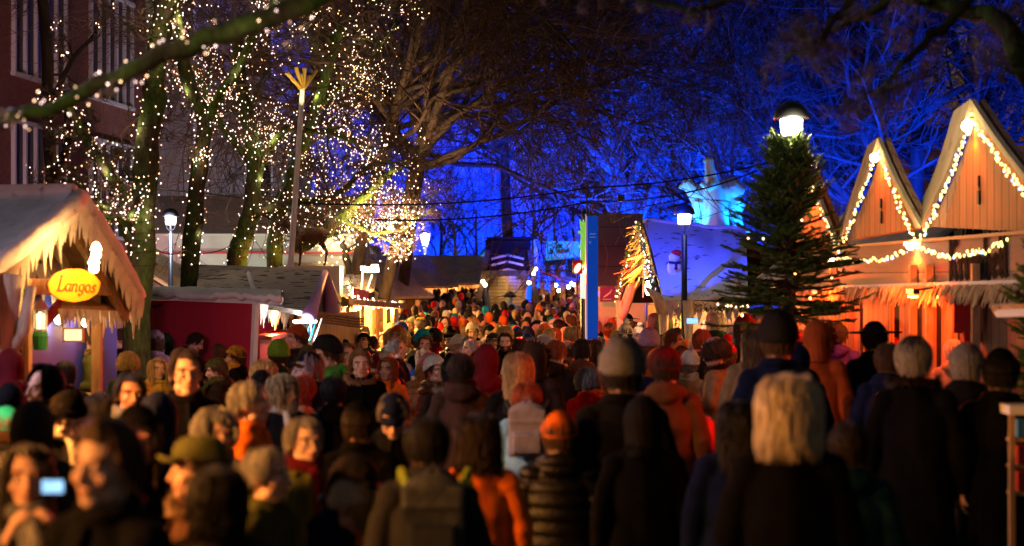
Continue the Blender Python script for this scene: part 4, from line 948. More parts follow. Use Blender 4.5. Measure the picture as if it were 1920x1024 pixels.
def bark_roofs():
    t = thing('bark_roof_hut', 'hut under a broad roof covered with pale birch bark speckles', 'market stall', P(430,560,24))
    r = MB(); r.slab([P(366,572,22.8),P(572,575,22.4),P(505,505,25.5),P(374,500,26.6)], .07); part('roof', r, M_BIRCH, t)
    r = MB(); r.slab([P(476,512,25.2),P(508,505,25.4),P(482,552,23.6),P(468,540,23.9)], .04); part('valley_board', r, M_WOOD, t)
    r = MB(); r.tube([P(466,512,25),P(474,540,23.9),P(486,560,23)], [.03,.05,.06], 7); part('snow_ridge', r, M_SNOWC, t, True)
    w = MB(); a, b = P(380,600,25), P(560,600,26); w.slab([(a.x,a.y,0),(b.x,b.y,0),(b.x,b.y,1.9),(a.x,a.y,1.9)], .06); part('wall', w, M_PLANKB, t)
    t = thing('bark_gable_hut', 'birch bark roofed hut with a violet edged dark gable opening', 'market stall', P(560,590,23))
    r = MB(); r.slab([P(484,572,22.3),P(578,590,21.8),P(608,512,24.4),P(508,505,25.0)], .07); r.slab([P(608,512,24.4),P(508,505,25.0),P(540,560,27.5),P(640,566,27)], .07); part('roof', r, M_BIRCH, t)
    g_ = MB(); rng = random.Random(2)
    ga, gb, gc = P(580,592,21.8), P(609,512,24.4), P(612,585,24.8)
    g_.tube([ga, lerp(ga,gb,.5), gb], [.10,.06,.05], 8); g_.tube([gb, lerp(gb,gc,.5)+V3(.06,0,0), gc+V3(.07,0,0)], [.06,.10,.12], 8)
    icicles(g_, ga, gb, 8, .1, .3, rng, .04); part('snow_edge', g_, mat('violet_lit_snow', (.42,.27,.62), .7, var=.1), t, True)  # violet light on this snow edge is put into its colour
    g2 = MB(); g2.poly([ga+V3(-.03,.1,0), gb+V3(-.05,.1,-.1), gc+V3(-.03,.1,0)], (-.2,.3,0)); part('gable', g2, M_WOODD, t)
    w = MB(); a, b = P(500,600,27), P(600,600,26); w.slab([(a.x,a.y,0),(b.x,b.y,0),(b.x,b.y,1.8),(a.x,a.y,1.8)], .06); part('wall', w, M_WOODD, t)
    # slatted awning in front with white lit space below and leaning poles
    t = thing('slat_awning_stall', 'low stall with long dark slatted awning beside the violet edged gable', 'market stall', P(620,600,24))
    for k in range(4):
        s = MB(); beam(s, P(570,583+k*5,22.2-.1*k), P(676,598+k*5,25.4-.1*k), .12, .025); part('slat', s, M_WOOD, t)
    w = MB(); a, b = P(560,640,24.0), P(672,640,27.6); w.slab([(a.x,a.y,0),(b.x,b.y,0),(b.x,b.y,1.65),(a.x,a.y,1.65)], .05); part('wall', w, M_WOODL, t)
    w = MB(); a, b = P(556,600,22.8), P(590,600,23.6); w.slab([(a.x,a.y,.9),(b.x,b.y,.9),(b.x,b.y,1.62),(a.x,a.y,1.62)], .05); part('white_panel', w, M_WHITE, t)
    for k, c in enumerate((M_CABLE, mat('blue_pole', (.03,.2,.4), .4), mat('teal_pole', (.02,.3,.35), .4), M_WHITE)):
        s = MB(); s.tube([P(576+k*9,598,22.2), P(562+k*9,640,22.0)], .014, 5); part('leaning_pole', s, c, t)
    add_light('POINT', P(570,612,21.8), 42, (.8,.95,1), .08, parent=t)
    q = P(572,603,21.9); l = MB(); l.box(q, (.3,.05,.03)); part('tube_lamp', l, E_LAMP, t)
    # lower roofs further on
    t = thing('low_roof_hut', 'grey bark covered low roof between the violet gable and red sign', 'market stall', P(640,560,29))
    r = MB(); r.slab([P(605,572,27),P(652,566,29),P(662,518,32),P(600,518,31)], .08); r.slab([P(655,520,33),P(705,512,36),P(700,545,34),P(650,550,31)], .08); part('roof', r, M_BIRCH, t)
    w = MB(); a, b = P(610,600,31), P(700,600,35); w.slab([(a.x,a.y,0),(b.x,b.y,0),(b.x,b.y,1.9),(a.x,a.y,1.9)], .06); part('wall', w, M_WOODD, t)
    # floodlights on a stick above it
    t = thing('floodlight_mast', 'bright yellow and white floodlights on thin slanted sticks over the red sign', 'floodlight', P(690,545,31))
    m = MB(); m.tube([P(677,545,31),P(680,508,31)], .02, 5); m.tube([P(688,545,31),P(698,515,31)], .02, 5); part('stick', m, M_WHITE, t)
    m = MB(); m.box(P(681,503,31), (.09,.08,.07)); part('white_head', m, mat('flood_white', (1,1,1), .3, emit=(.75,.85,1), strength=6), t)
    m = MB(); m.box(P(697,506,31), (.26,.1,.09)); m.box(P(703,499,31), (.12,.1,.05)); part('yellow_head', m, mat('flood_yellow', (1,1,1), .3, emit=(1,.6,.15), strength=7), t)
    add_light('POINT', P(695,520,30.6), 60, (1,.7,.35), .08, parent=t)
    # stall with red sign and garland
    t = thing('garland_stall', 'yellow lit stall with red sign board and light strings on its eave', 'market stall', P(690,570,30))
    m = MB(); m.slab([P(664,558,29.6),P(688,560,30.4),P(690,546,30.4),P(664,540,29.6)], .05); part('sign_board', m, mat('red_sign', (.4,.015,.02), .5), t)
    m = MB(); 
    tw = MB(); uu = (P(688,552,30.4)-P(664,550,29.6)).normalized(); write(tw, 'sul', {'s':BL['S'],'u':BL['u'],'l':BL['l']}, P(668,556,29.55)-V3(0,.03,0), uu, V3(0,0,1), .09, out=uu.cross(V3(0,0,1))); part('lettering', tw, mat('red_bright', (.8,.1,.05), .5), t)
    beam(m, P(640,566,28), P(752,574,34), .25, .10); part('eave', m, M_WOOD, t)
    w = MB(); a, b = P(636,600,31), P(745,600,37); w.slab([(a.x,a.y,0),(b.x,b.y,0),(b.x,b.y,1.75),(a.x,a.y,1.75)], .06); part('wall', w, M_WOODL, t)
    for k in range(7):
        m = MB(); a = P(652+k*14,569,28.6+k*.8); m.box((a.x,a.y,.85), (.06,.06,1.7)); part('post', m, M_WOODL, t)
    for k in range(4):
        q = P(650+k*24,577,29.5+k*1.4); m = MB(); m.ball(q, .035, 8, 6); part('hanging_lamp', m, E_HOT, t); add_light('POINT', q+V3(.12,-.35,-.05), 320, (1,.45,.10), .05, parent=t)
    rng = random.Random(5); p1, c1 = garland(P(635,560,27.8), P(668,566,29), .05, 22, rng, .015); p2, c2 = garland(P(664,561,29.3), P(742,571,33), .03, 90, rng, .03)
    string_lights('white light string along the eave under the red sign board', p2, .018, [E_PINK], [c2], 'light strings on the stalls', leaf=greens(c2, .08, 60, rng))
    string_lights('warm light string in fir greens left of the red sign board', p1+[P(658+rng.uniform(-5,5),rng.uniform(535,560),29) for _ in range(14)], .016, [E_WARM], [c1], 'light strings on the stalls', leaf=greens(c1+[P(655,565,29),P(660,520,29)], .12, 260, rng))
bark_roofs()
# far row of stalls both sides of the lane
far = [(-4.3,37,78,2.6,1.8,1.75,2.35,'small tan roofed stall right beside the garland stall lights'),(-3.6,42.5,74,2.6,1.8,1.8,2.45,'tan stall with pale canopy halfway to the ship stage'),(-6.4,46,72,3.6,2.2,1.9,2.75,'far tan roofed stall beside the timber ship stage on the left'),(-7.9,39,76,3.4,2.2,1.85,2.5,'tan canvas stall behind the eave lights at left'),(-4.2,62,60,3.4,2.2,2.0,2.9,'small far stall with orange window left of the ship stage'),(-2.9,70,20,3,2,2.1,3.0,'farthest snowy stall directly left of the ship stage')]
for k, (x,y,rt,w,dp,e,r_,lab) in enumerate(far):
    stall(lab, x, y, rt, w, dp, e, r_, W=800, seed=30+k, roof=(M_SAND if k < 4 else M_SNOW), fringe=False, bulbs=2, group='far stalls')
for k, (x,y,rt,w,dp,e,r_,lab) in enumerate([(4.9,40,-70,3.4,2.2,2.0,2.8,'plain stall right of the lane behind the white icicle stall'),(4.3,52,-75,3.6,2.4,2.2,3.2,'far stall right of the lane behind the cyan banner'),(5.6,24.5,-72,3.2,2.2,2.2,3.0,'orange lit stall in the gap behind the fir tree')]):
    stall(lab, x, y, rt, w, dp, e, r_, W=600, seed=40+k, col=(1,.5,.15), fringe=True, bulbs=2, group='right row stalls')
# ================================================================= reindeer on the roof, white mast, lantern and raven
def quadruped(name, mb_scale, loc, yaw, H, mats):
    pass
def reindeer():
    mb = MB()
    mb.loft([(0,0,0,.01,.01)], 4) if 0 else None
    body = [V3(-.42,0,.80),V3(-.3,0,.82),V3(0,0,.80),V3(.3,0,.84),V3(.42,0,.82)]
    mb.tube(body, [.10,.19,.21,.19,.11], 14)
    mb.tube([V3(-.34,0,.86),V3(-.55,0,1.0),V3(-.68,0,1.12)], [.13,.09,.07], 10); mb.tube([V3(-.66,0,1.13),V3(-.8,0,1.08),V3(-.92,0,1.02)], [.08,.06,.035], 10)
    for s in (-1,1):
        mb.tube([V3(-.3,.09*s,.78),V3(-.3,.1*s,.55),V3(-.27,.1*s,.38),V3(-.29,.1*s,.05),V3(-.32,.1*s,0)], [.09,.06,.04,.028,.035], 8)
        mb.tube([V3(.33,.09*s,.8),V3(.28,.1*s,.58),V3(.42,.1*s,.36),V3(.37,.1*s,.06),V3(.34,.1*s,0)], [.12,.08,.035,.028,.035], 8)
        mb.tube([V3(-.66,.05*s,1.18),V3(-.58,.14*s,1.22)], [.025,.008], 6)
        mb.tube([V3(-.66,.04*s,1.18),V3(-.55,.14*s,1.36),V3(-.6,.2*s,1.55),V3(-.72,.22*s,1.66)], [.016,.014,.011,.005], 6); mb.tube([V3(-.57,.15*s,1.42),V3(-.7,.17*s,1.5)], [.011,.004], 5)
    mb.tube([V3(.42,0,.86),V3(.5,0,.82)], [.05,.02], 6)
    me = remesh(mb, 'reindeer', .012, 3); co = getv(me); co += getn(me)*(vnoise(co, 60, 2)*.006)[:,None]; setv(me, co)
    me.materials.append(mat('reindeer_fur', (.13,.07,.035), .9, color2=(.4,.32,.22), c2scale=2.2, c2th=(.55,.65), var=.4, vscale=30, bump=.8, bscale=80))
    q = P(583,498,28); o = link(bpy.data.objects.new('reindeer_figure', me)); o.location = q; o.scale = (.62,)*3; o.rotation_euler = (0,0,rad(8))
    tag(o, 'brown and cream reindeer figure standing on a stall roof behind the white mast', 'animal figure')
    b = MB(); b.box((q.x,q.y,q.z/2), (1.0,.5,q.z-.02)); solo('plinth_hut', b, M_WHITE, 'pale box roofed kiosk that carries the reindeer figure', 'kiosk')
reindeer()
t = thing('white_mast', 'white wooden mast with flaring yellow boards at its top', 'mast', P(545,505,27))
a, b = P(541,560,27), P(567,165,27); m = MB(); m.tube([(a.x,a.y,0), a, b], [.05,.05,.04], 8); part('pole', m, M_WHITE, t)
m = MB()
for dx, dz in ((-30,-34),(-12,-44),(4,-42),(26,-38),(-20,-22),(14,-28),(-4,-30)): beam(m, P(567,170,27), P(567+dx,170+dz,27+dx*.01), .07, .02)
part('flaring_boards', m, mat('yellow_boards', (.35,.22,.05), .7), t)
add_light('SPOT', P(560,200,26.4), 55, (1,.75,.3), .05, target=P(568,140,27), cone=70, parent=t)
q = P(194,402,20.5); t = thing('roof_lantern', 'yellow lit box lantern hanging above the snack hut below a raven', 'lantern', q)
m = MB()
for sx in (-1,1):
    for sy in (-1,1): m.box((q.x+sx*.065,q.y+sy*.065,q.z), (.012,.012,.24))
m.box((q.x,q.y,q.z+.13), (.17,.17,.02)); m.box((q.x,q.y,q.z-.13), (.17,.17,.02)); m.tube([q+V3(0,0,.14),q+V3(0,0,.2)], .01, 6); m.tube([q+V3(0,0,.14),q+V3(-.05,0,3)], .004, 3); part('frame', m, M_WOODL, t)
m = MB(); m.box(q, (.11,.11,.22)); part('glass', m, mat('lantern_glow', (1,.9,.6), .5, emit=(1,.6,.16), strength=1.6), t)
q = P(211,368,20.4); m = MB(); m.tube([q+V3(.03,0,.13),q+V3(.01,0,.07),q,q+V3(-.02,0,-.1),q+V3(-.03,0,-.22)], [.02,.045,.055,.04,.008], 10); m.ball(q+V3(.02,-.02,.13), .032, 10, 8); m.tube([q+V3(.02,-.04,.13),q+V3(.0,-.09,.12)], [.012,.003], 6); m.tube([q+V3(-.01,0,-.05), q+V3(-.01,0,-.14)], .006, 4)
me = remesh(m, 'raven_figure', .007, 1); me.materials.append(mat('raven_feathers', (.01,.015,.03), .35)); o = link(bpy.data.objects.new('raven_figure', me)); tag(o, 'blue black raven figure perched above the yellow box lantern', 'bird figure')
# ================================================================= CENTRE: timber ship stage, banner, leek lamp, pillar
def ship():
    d = 50; S = d/F; t = thing('ship_stage', 'dark timber house on slanted legs over a pale planked ship bow', 'stage', P(952,575,d))
    def Q(px, py, dy=0): return P(px, py, d)+V3(0,dy,0)
    # bow: lofted planked hull coming towards the camera
    vs = []; n = 14; m = 8
    for i in range(m+1):
        v = i/m; z = lerp(.9, 2.32, v)
        for j in range(n+1):
            u = -1+2*j/n; half = lerp(.42,.62,v**.7); vs.append(V3(Q(952,500).x+u*half*(1 if abs(u)<1 else 1), d-1.2*(1-abs(u)**1.5)*lerp(.6,1,v), z+.10*abs(u)))
    fs = [(i*(n+1)+j, i*(n+1)+j+1, (i+1)*(n+1)+j+1, (i+1)*(n+1)+j) for i in range(m) for j in range(n)]
    h = MB(); h.add(vs, fs); part('hull', h, M_PLANKH, t)
    h = MB(); c = Q(952,500).x; h.tube([(c,d-1.22,2.42),(c,d-1.2,1.9),(c,d-.8,.9)], [.05,.045,.04], 6); part('stem', h, M_WOODL, t)
    w = MB()
    for s, x0, x1 in ((-1,916,893),(1,992,1010)): beam(w, Q(x0,470,-1.3), Q(x1,600,-1.3), .14, .14); beam(w, Q(x0+s*(-3),515,-1.35), Q(x0-s*26,530-14,-1.35), .10, .10)
    beam(w, Q(905,513,-1.36), Q(998,513,-1.36), .1, .16); beam(w, Q(905,532,-1.3), Q(930,512,-1.3), .1,.1); beam(w, Q(998,532,-1.3), Q(974,512,-1.3), .1,.1); part('legs', w, M_WOODD, t)
    w = MB()
    for k in range(9): w.box(((Q(953,500).x), d-1.25, 3.25-.1*k-.03), (1.26,.05,.088))
    w.box((Q(953,500).x,d-.3,2.85), (1.3,1.8,.9)); w.box((Q(960,452).x,d-.5,3.34), (1.44,2.3,.06)); part('house', w, mat('dark_timber', (.012,.006,.004), .9, spec=.03, var=.5, vscale=4, stretch=(.4,1,8)), t)
    w = MB()
    for z in (2.86,2.68,2.46):
        for s in (-1,1): beam(w, (Q(952,0).x,d-1.32,z), (Q(952,0).x+s*.46,d-1.32,z-.11), .03, .06)
    part('chevron_boards', w, M_WOODL, t)
    w = MB(); w.box((Q(1004,0).x,d-.9,2.75), (.12,.12,1.15)); part('side_post', w, M_WOODL, t)
    for px, py in ((907,528),(991,530),(911,534),(1003,505),(999,513)):
        q = Q(px,py,-1.5); l = MB(); l.ball(q, .055, 8, 6); part('stage_lamp', l, E_HOT, t)
    add_light('SPOT', V3(c-.3,d-2.9,2.25), 60, (1,.68,.32), .05, target=V3(c,d-1.0,1.75), cone=62, blend=.3, parent=t); add_light('POINT', Q(907,530,-1.75), 12, (1,.65,.3), .05, parent=t); add_light('POINT', Q(991,530,-1.75), 12, (1,.65,.3), .05, parent=t)
    # figurehead with tricorn, coloured teal
    q = Q(957,562,-2.2); f = MB(); f.ball(q+V3(0,0,.04), (.075,.085,.11), 12, 8); f.loft([(q.x,q.y,q.z-.5,.2,.12),(q.x,q.y,q.z-.25,.22,.13),(q.x,q.y,q.z-.1,.14,.1),(q.x,q.y,q.z-.05,.05,.05),(q.x,q.y,q.z,.045,.045)], 14)
    me = remesh(f, 'pirate_figure', .014, 1); me.materials.append(mat('figure_teal', (.25,.5,.5), .6)); o = link(bpy.data.objects.new('pirate_figure', me)); tag(o, 'teal figure with wide black hat in front of the ship bow', 'statue')
    hh = MB(); hh.loft([(q.x,q.y,q.z+.09,.17,.15),(q.x,q.y,q.z+.13,.19,.16),(q.x,q.y,q.z+.22,.11,.1),(q.x,q.y,q.z+.26,.03,.03)], 12); part('hat', hh, M_BLACK, o)
ship()
def banner():
    d = 55; t = thing('timber_pavilion', 'pale plank pavilion on posts below the cyan banner', 'pavilion', P(1060,600,d))
    r = MB(); r.slab([P(1018,512,d-1),P(1098,530,d-3),P(1098,492,d+1.0),P(1022,484,d+2)], .12); part('roof', r, planks('pavilion_boards', (.40,.30,.26), (.28,.2,.17), 'xy', .35), t)
    for px in (1017,1036,1055,1083): p = MB(); q = P(px,600,d-2); p.box((q.x,q.y,1.3), (.16,.16,2.6)); part('post', p, M_WOODL, t)
    for px, py in ((1025,558),(1042,535),(1072,532),(1077,534),(1066,538),(1048,545)):
        q = P(px,py,d-1.2); l = MB(); l.ball(q, .06, 8, 6); part('hanging_lamp', l, E_HOT, t)
    add_light('POINT', P(1060,545,d-1.5), 90, (1,.6,.25), .1, parent=t)
    b = thing('banner_sign', 'cyan banner with dark blackletter words and a ship emblem above the plank pavilion', 'sign', P(1056,470,d-.5))
    m = MB(); A_, B_, C_, D_ = P(1023,489,d),P(1094,481,d-3),P(1094,453,d-3),P(1023,452,d); m.slab([A_,B_,C_,D_], .06); part('panel', m, mat('cyan_banner_glow', (.25,.7,.78), .7, emit=(.03,.42,.55), strength=.55, var=.1), b)  # blue light falling on the banner is put in as a low panel glow
    u = (B_-A_); u.z *= .4; u.normalize(); n = u.cross(V3(0,0,1)); x = MB()
    write(x, 'Bremer', BL, P(1047,465,d-1)+n*.07, u, V3(0,0,1), .19, nib=(.13,.06), out=n); write(x, 'Schlachtezauber', BL, P(1047,475,d-1)+n*.07, u, V3(0,0,1), .19, nib=(.13,.06), out=n); part('lettering', x, M_BLACK, b)
    x = MB(); o = P(1037,476,d-.5)+n*.07
    x.poly([o+u*-.16, o+u*.16+V3(0,0,-.02), o+u*.2+V3(0,0,.06), o+u*-.2+V3(0,0,.05)], n*.01); x.poly([o+u*-.12+V3(0,0,.07), o+u*.1+V3(0,0,.07), o+u*.04+V3(0,0,.2), o+u*-.06+V3(0,0,.16)], n*.01); part('ship_emblem', x, mat('banner_ink', (.01,.03,.06), .6), b)
    r = MB(); r.tube([P(1020,500,d),P(1021,455,d)], .03, 5); r.tube([P(1096,495,d-3),P(1096,450,d-3)], .03, 5); r.tube([P(1018,492,d-.3),P(1096,484,d-3.3)], .02, 5); part('frame', r, M_METAL, b)
banner()
def pillar():
    d = 26; q = P(1111,600,d); t = thing('blue_pillar', 'tall slim blue lit advertising pillar with white edge standing in the crowd', 'pillar', (q.x,q.y,0))
    m = MB(); m.box((q.x,q.y,1.9), (.16,.10,2.45)); part('shaft', m, mat('lit_blue_sheet', (.004,.012,.12), .8, spec=.05, emit=(.003,.045,.36), strength=.8, color2=(.0,.05,.16), c2scale=1.3), t)
    m = MB(); m.box((q.x-.095,q.y,1.9), (.025,.11,2.5)); part('edge', m, mat('edge_strip', (.6,.6,.8), .5, emit=(.35,.3,.75), strength=.35), t)
    m = MB(); m.box((q.x,q.y,.34),(.24,.2,.68)); part('base', m, M_METAL, t)
    m = MB(); x0, x1 = q.x-.085, q.x+.085
    for x in (x0,x1):
        for y in (q.y-.05,q.y+.05): m.box((x,y,3.38), (.018,.018,.52))
    for k in range(3): z = 3.14+k*.17; beam(m, (x0,q.y-.05,z), (x1,q.y-.05,z+.17), .012); beam(m, (x1,q.y-.05,z), (x0,q.y-.05,z+.17), .012); beam(m, (x0,q.y-.05,z), (x1,q.y-.05,z), .014)
    part('truss', m, M_METAL, t)
    m = MB(); write(m, 'ul', {'u':[.5,[[(.05,1),(.2,0),(.35,1)]]],'l':[.45,[[(.2,1),(.2,0)],[(.0,1),(.4,1)]]]}, V3(q.x-.055,q.y-.056,2.70), V3(1,0,0), V3(0,0,1), .035, nib=(.12,.1), out=V3(0,-1,0), t=.002)
    for k in range(2): m.box((q.x,q.y-.053,2.80+.05*k), (.09,.004,.012))
    part('lettering', m, mat('pale_print', (.3,.4,.8), .5, emit=(.2,.3,.7), strength=.3), t)
    # sculpted leek lamp
    q = P(1094,540,27); t = thing('leek_lamp', 'glowing green and white leek shaped lamp left of the blue pillar', 'lamp', (q.x,q.y,0))
    a, b, c = P(1094,560,27), P(1094,497,27), P(1094,425,27)
    m = MB(); m.tube([(a.x,a.y,0),a], .05, 8); part('pole', m, M_METAL, t); m = MB(); m.tube([P(1100,560,27.3),P(1100,345,27.3)], .02, 6); part('rear_pole', m, M_METAL, t); m = MB(); m.box(P(1098,405,27.3), (.10,.1,.22)); part('camera_housing', m, M_METAL, t); m = MB(); m.ball(P(1096,402,27.15), (.06,.06,.06), 10, 8); part('camera_dome', m, M_METAL, t)
    m = MB(); m.tube([a,b], [.05,.048], 12); part('white_stem', m, mat('leek_white', (.8,.9,.8), .5, emit=(.75,1,.78), strength=.9, var=.3, vscale=18, stretch=(3,3,.3)), t, True)
    m = MB(); m.tube([b,lerp(b,c,.5),c+V3(0,0,.02)], [.05,.05,.04], 12); 
    for s in (-1,0,1): m.tube([lerp(b,c,.75),c+V3(s*.03,0,.03),c+V3(s*.06,0,.12)], [.03,.03,.005], 6)
    m.tube([lerp(b,c,.4),lerp(b,c,.48)+V3(-.09,0,.02)], [.03,.005], 6); m.tube([lerp(b,c,.85),lerp(b,c,.9)+V3(-.08,0,-.03)], [.025,.03], 6)
    part('green_leaves', m, mat('leek_green', (.2,.6,.1), .5, emit=(.22,.62,.05), strength=.8, var=.5, vscale=14, stretch=(4,4,.3)), t, True)
    # red floodlight
    q = P(1083,503,26.6); t = thing('red_floodlight', 'red floodlight in dark housing clamped between leek lamp and banner', 'floodlight', q)
    m = MB(); m.box(q+V3(-.0,.07,.02), (.15,.1,.21)); m.tube([q+V3(0,.1,0),q+V3(.18,.1,-.02)], .015, 5); m.tube([q+V3(.0,.1,-.1),q+V3(.02,.12,-q.z)], .012, 6); part('housing', m, mat('red_housing', (.35,.01,.008), .4), t)
    m = MB(); m.ball(q+V3(0,-.0,0), (.045,.03,.085), 12, 8, rot=Matrix.Rotation(.5,3,'Y')); part('lens', m, mat('red_lens', (1,.3,.2), .3, emit=(1,.30,.16), strength=6), t, True)
    add_light('SPOT', q+V3(0,-.1,0), 5200, (1,.022,.005), .06, target=V3(1.3,15,1.0), cone=72, blend=.8, parent=t)
    add_light('SPOT', q+V3(0,.25,.05), 2600, (1,.022,.005), .06, target=V3(1.7,38,.0), cone=46, blend=.8, parent=t)
    add_light('SPOT', q+V3(.05,-.1,0), 1200, (1,.022,.005), .06, target=V3(1.3,22,.2), cone=80, blend=.8, parent=t)
pillar()
# ================================================================= RIGHT MIDDLE: big plain roof, snow roof stall, bears
def snowroof():
    rng = random.Random(6)
    t = thing('plain_roof_hall', 'plain violet grey roofed hall between blue pillar and gold gable', 'building', P(1165,540,38))
    m = MB(); m.slab([P(1120,540,35),P(1215,540,35),P(1205,404,39),P(1122,404,39)], .1); part('roof', m, planks('roof_felt', (.17,.14,.17), (.13,.11,.14), 'z', .45, gap=.04), t)
    m = MB(); a, b = P(1122,560,36), P(1210,560,36); m.slab([(a.x,a.y,0),(b.x,b.y,0),(b.x,b.y,2),(a.x,a.y,2)], .06); part('wall', m, M_SNOWC, t)
    m = MB(); icicles(m, P(1124,540,34.9), P(1175,540,34.9), 14, .1, .3, rng, .05); part('icicles', m, M_ICE, t)
    q = P(1139,552,34.6); s = thing('maroon_sign', 'small maroon square sign with white leaf mark right of the blue pillar', 'sign', q); m = MB(); m.box(q, (.3,.03,.3)); part('panel', m, mat('maroon_panel', (.12,.01,.05), .5, emit=(.2,.01,.08), strength=.3), s)
    m = MB(); m.tube([q+V3(-.08,-.02,-.06),q+V3(-.02,-.02,-.02),q+V3(.05,-.02,.03),q+V3(.09,-.02,.1)], [.012,.02,.02,.008], 6); m.tube([q+V3(-.1,-.02,-.1),q+V3(.08,-.02,-.1)], .008, 5); part('mark', m, M_WHITE, s)
    t = thing('snow_roof_stall', 'stall with a large blue lit snow roof and golden lit driftwood gable', 'market stall', P(1243,600,28))
    ap, lb, rb = P(1207,420,30), P(1163,566,31.5), P(1243,562,27.4); bk = V3(5.2,-.8,0)
    rr = P(1398,436,29.6); re = P(1402,560,26.6)
    nx, ny = 26, 12; vs = []
    for i in range(nx+1):
        for j in range(ny+1):
            u, v = i/nx, j/ny; q = lerp(lerp(rb, re, u), lerp(ap, rr, u), v); nn = .05*vnoise(np.array([[u*6,v*4,0.]]), 3, 2)[0]
            vs.append(q+V3(0,-.06*math.sin(v*PI)+nn, .03+nn+.12*math.sin(v*PI)*.4))
    fs = [(i*(ny+1)+j, (i+1)*(ny+1)+j, (i+1)*(ny+1)+j+1, i*(ny+1)+j+1) for i in range(nx) for j in range(ny)]
    m = MB(); m.add(vs, fs); m.tube([vs[i*(ny+1)]-V3(0,0,.02) for i in range(nx+1)], .06, 7); m.tube([vs[i*(ny+1)+ny] for i in range(nx+1)], .05, 7); part('snow', m, mat('roof_snow', (.66,.66,.68), .8, color2=(.16,.12,.1), c2scale=5, c2th=(.60,.68), stretch=(.8,.8,3), bump=.6, bscale=10), t, True)
    m = MB(); m.slab([rb,re,rr,ap], .06); m.slab([ap,lb,lb+V3(5,2,0),rr+V3(0,1,0)], .06); part('roof', m, M_WOODD, t)
    m = MB(); beam(m, rb+V3(0,-.05,-.06), re+V3(0,-.05,-.06), .08, .09); part('gutter', m, M_WOODD, t)
    # gable: gold lit wooden feathers
    gn = (rb-lb).cross(ap-lb).normalized(); gn = gn if gn.y < 0 else -gn
    m = MB()
    for k in range(46):
        v = rng.uniform(.32,1.0); half = (1-v); c = lerp(lerp(lb,rb,.5), ap, v); a = c+(rb-lb)*rng.uniform(-.42,.1)*half*1.1+V3(0,0,0); dd = V3(-rng.uniform(.08,.34),-.1,-rng.uniform(.05,.3)); m.slab([a, a+V3(.03,0,.05), a+dd+V3(.01,0,.02), a+dd], .02)
    part('gold_feathers', m, mat('gold_driftwood', (.65,.4,.1), .55, var=.3, vscale=9), t)
    m = MB(); m.poly([lerp(lb,ap,.3)+gn*.02, lerp(rb,ap,.3)+gn*.02, ap+gn*.02], -gn*.05); part('gable_board', m, M_WOOD, t)
    for pts in ([P(1163,566,31),P(1160,640,30.9)], [P(1243,566,27.2),P(1240,600,27.1)], [P(1290,566,26.9),P(1291,640,26.8)]):
        m = MB(); a = pts[0]; m.tube([(a.x,a.y,0),(a.x+.02,a.y,1.1),(a.x,a.y,a.z+.02)], [.07,.06,.09], 8); part('post', m, M_DRIFT, t, True)
    m = MB(); a = P(1163,566,31); m.tube([a+V3(0,0,-.3),a+V3(.12,0,.0),a+V3(.2,0,.25),a+V3(.4,0,.4)], [.1,.1,.1,.03], 8); part('driftwood_bracket', m, M_DRIFT, t, True); m = MB(); a = P(1243,562,27.2); m.tube([a+V3(0,0,-.2),a+V3(-.1,0,.05),a+V3(-.28,0,.2)], [.1,.08,.02], 8); part('driftwood_bracket', m, M_DRIFT, t, True)
    m = MB(); a, b = P(1245,570,28.6), P(1400,570,28); m.slab([(a.x,a.y,.9),(b.x,b.y,.9),(b.x,b.y,1.95),(a.x,a.y,1.95)], .06); part('back_wall', m, M_SNOWC, t)
    m = MB(); icicles(m, P(1250,566,27.2)-V3(0,0,.0), P(1385,570,26.6), 26, .12, .4, rng, .055); part('icicle_boards', m, M_ICE, t)
    m = MB(); b0 = P(1207,500,30.4); m.tube([b0+V3(0,-.1,0),b0+V3(-.02,-.1,-.55)], [.03,.015], 6); part('hanging_icicle', m, M_ICE, t)
    q = P(1215,540,29.2); m = MB(); m.ball(q, (.055,.05,.13), 10, 8); part('bright_lamp', m, E_HOT, t); add_light('POINT', q+V3(-.12,-.2,0), 70, (1,.5,.12), .06, parent=t); add_light('POINT', P(1196,480,29.5)+V3(-.1,-.2,0), 45, (1,.55,.12), .06, parent=t)
    q = P(1206,512,29.2); m = MB()
    for k in range(5): m.box(q+V3(.05,0,.12-.05*k), (.1-.012*k,.02,.02))
    part('blue_star', m, mat('blue_neon', (.3,.6,1), .4, emit=(.2,.5,1), strength=3), t)
    add_light('POINT', P(1300,585,27.4), 70, (1,.35,.1), .06, parent=t)
    p1, c1 = garland(lb+gn*.1, ap+gn*.1, .0, 34, rng, .02); p2, c2 = garland(rb+gn*.1, ap+gn*.1, .0, 40, rng, .02)
    string_lights('fir garland with small lights along both edges of the gold gable', p1+p2, .016, [E_WARM], [c1,c2], 'fir garlands with lights', leaf=greens(c2, .10, 300, rng, greens(c1, .10, 240, rng)))
    p3, c3 = garland(rb+V3(0,-.12,-.1), re+V3(0,-.12,-.1), .02, 36, rng, .02); string_lights('fir garland with white lights along the snow roof eave', p3, .018, [E_WARM], [c3], 'fir garlands with lights', leaf=greens(c3, .11, 520, rng))
    # snowman figure on the roof
    q = P(1266,540,28); m = MB(); m.ball(q+V3(0,0,.12), (.14,.1,.14), 12, 8); m.ball(q+V3(-.02,0,.33), (.12,.09,.14), 12, 8); m.ball(q+V3(-.02,0,.5), (.09,.08,.09), 12, 8); me = remesh(m, 'snowman_figure', .012, 1); me.materials.append(M_SNOWC); o = link(bpy.data.objects.new('snowman_figure', me)); tag(o, 'white snowman figure with red hat leaning on the snowy stall roof', 'figure')
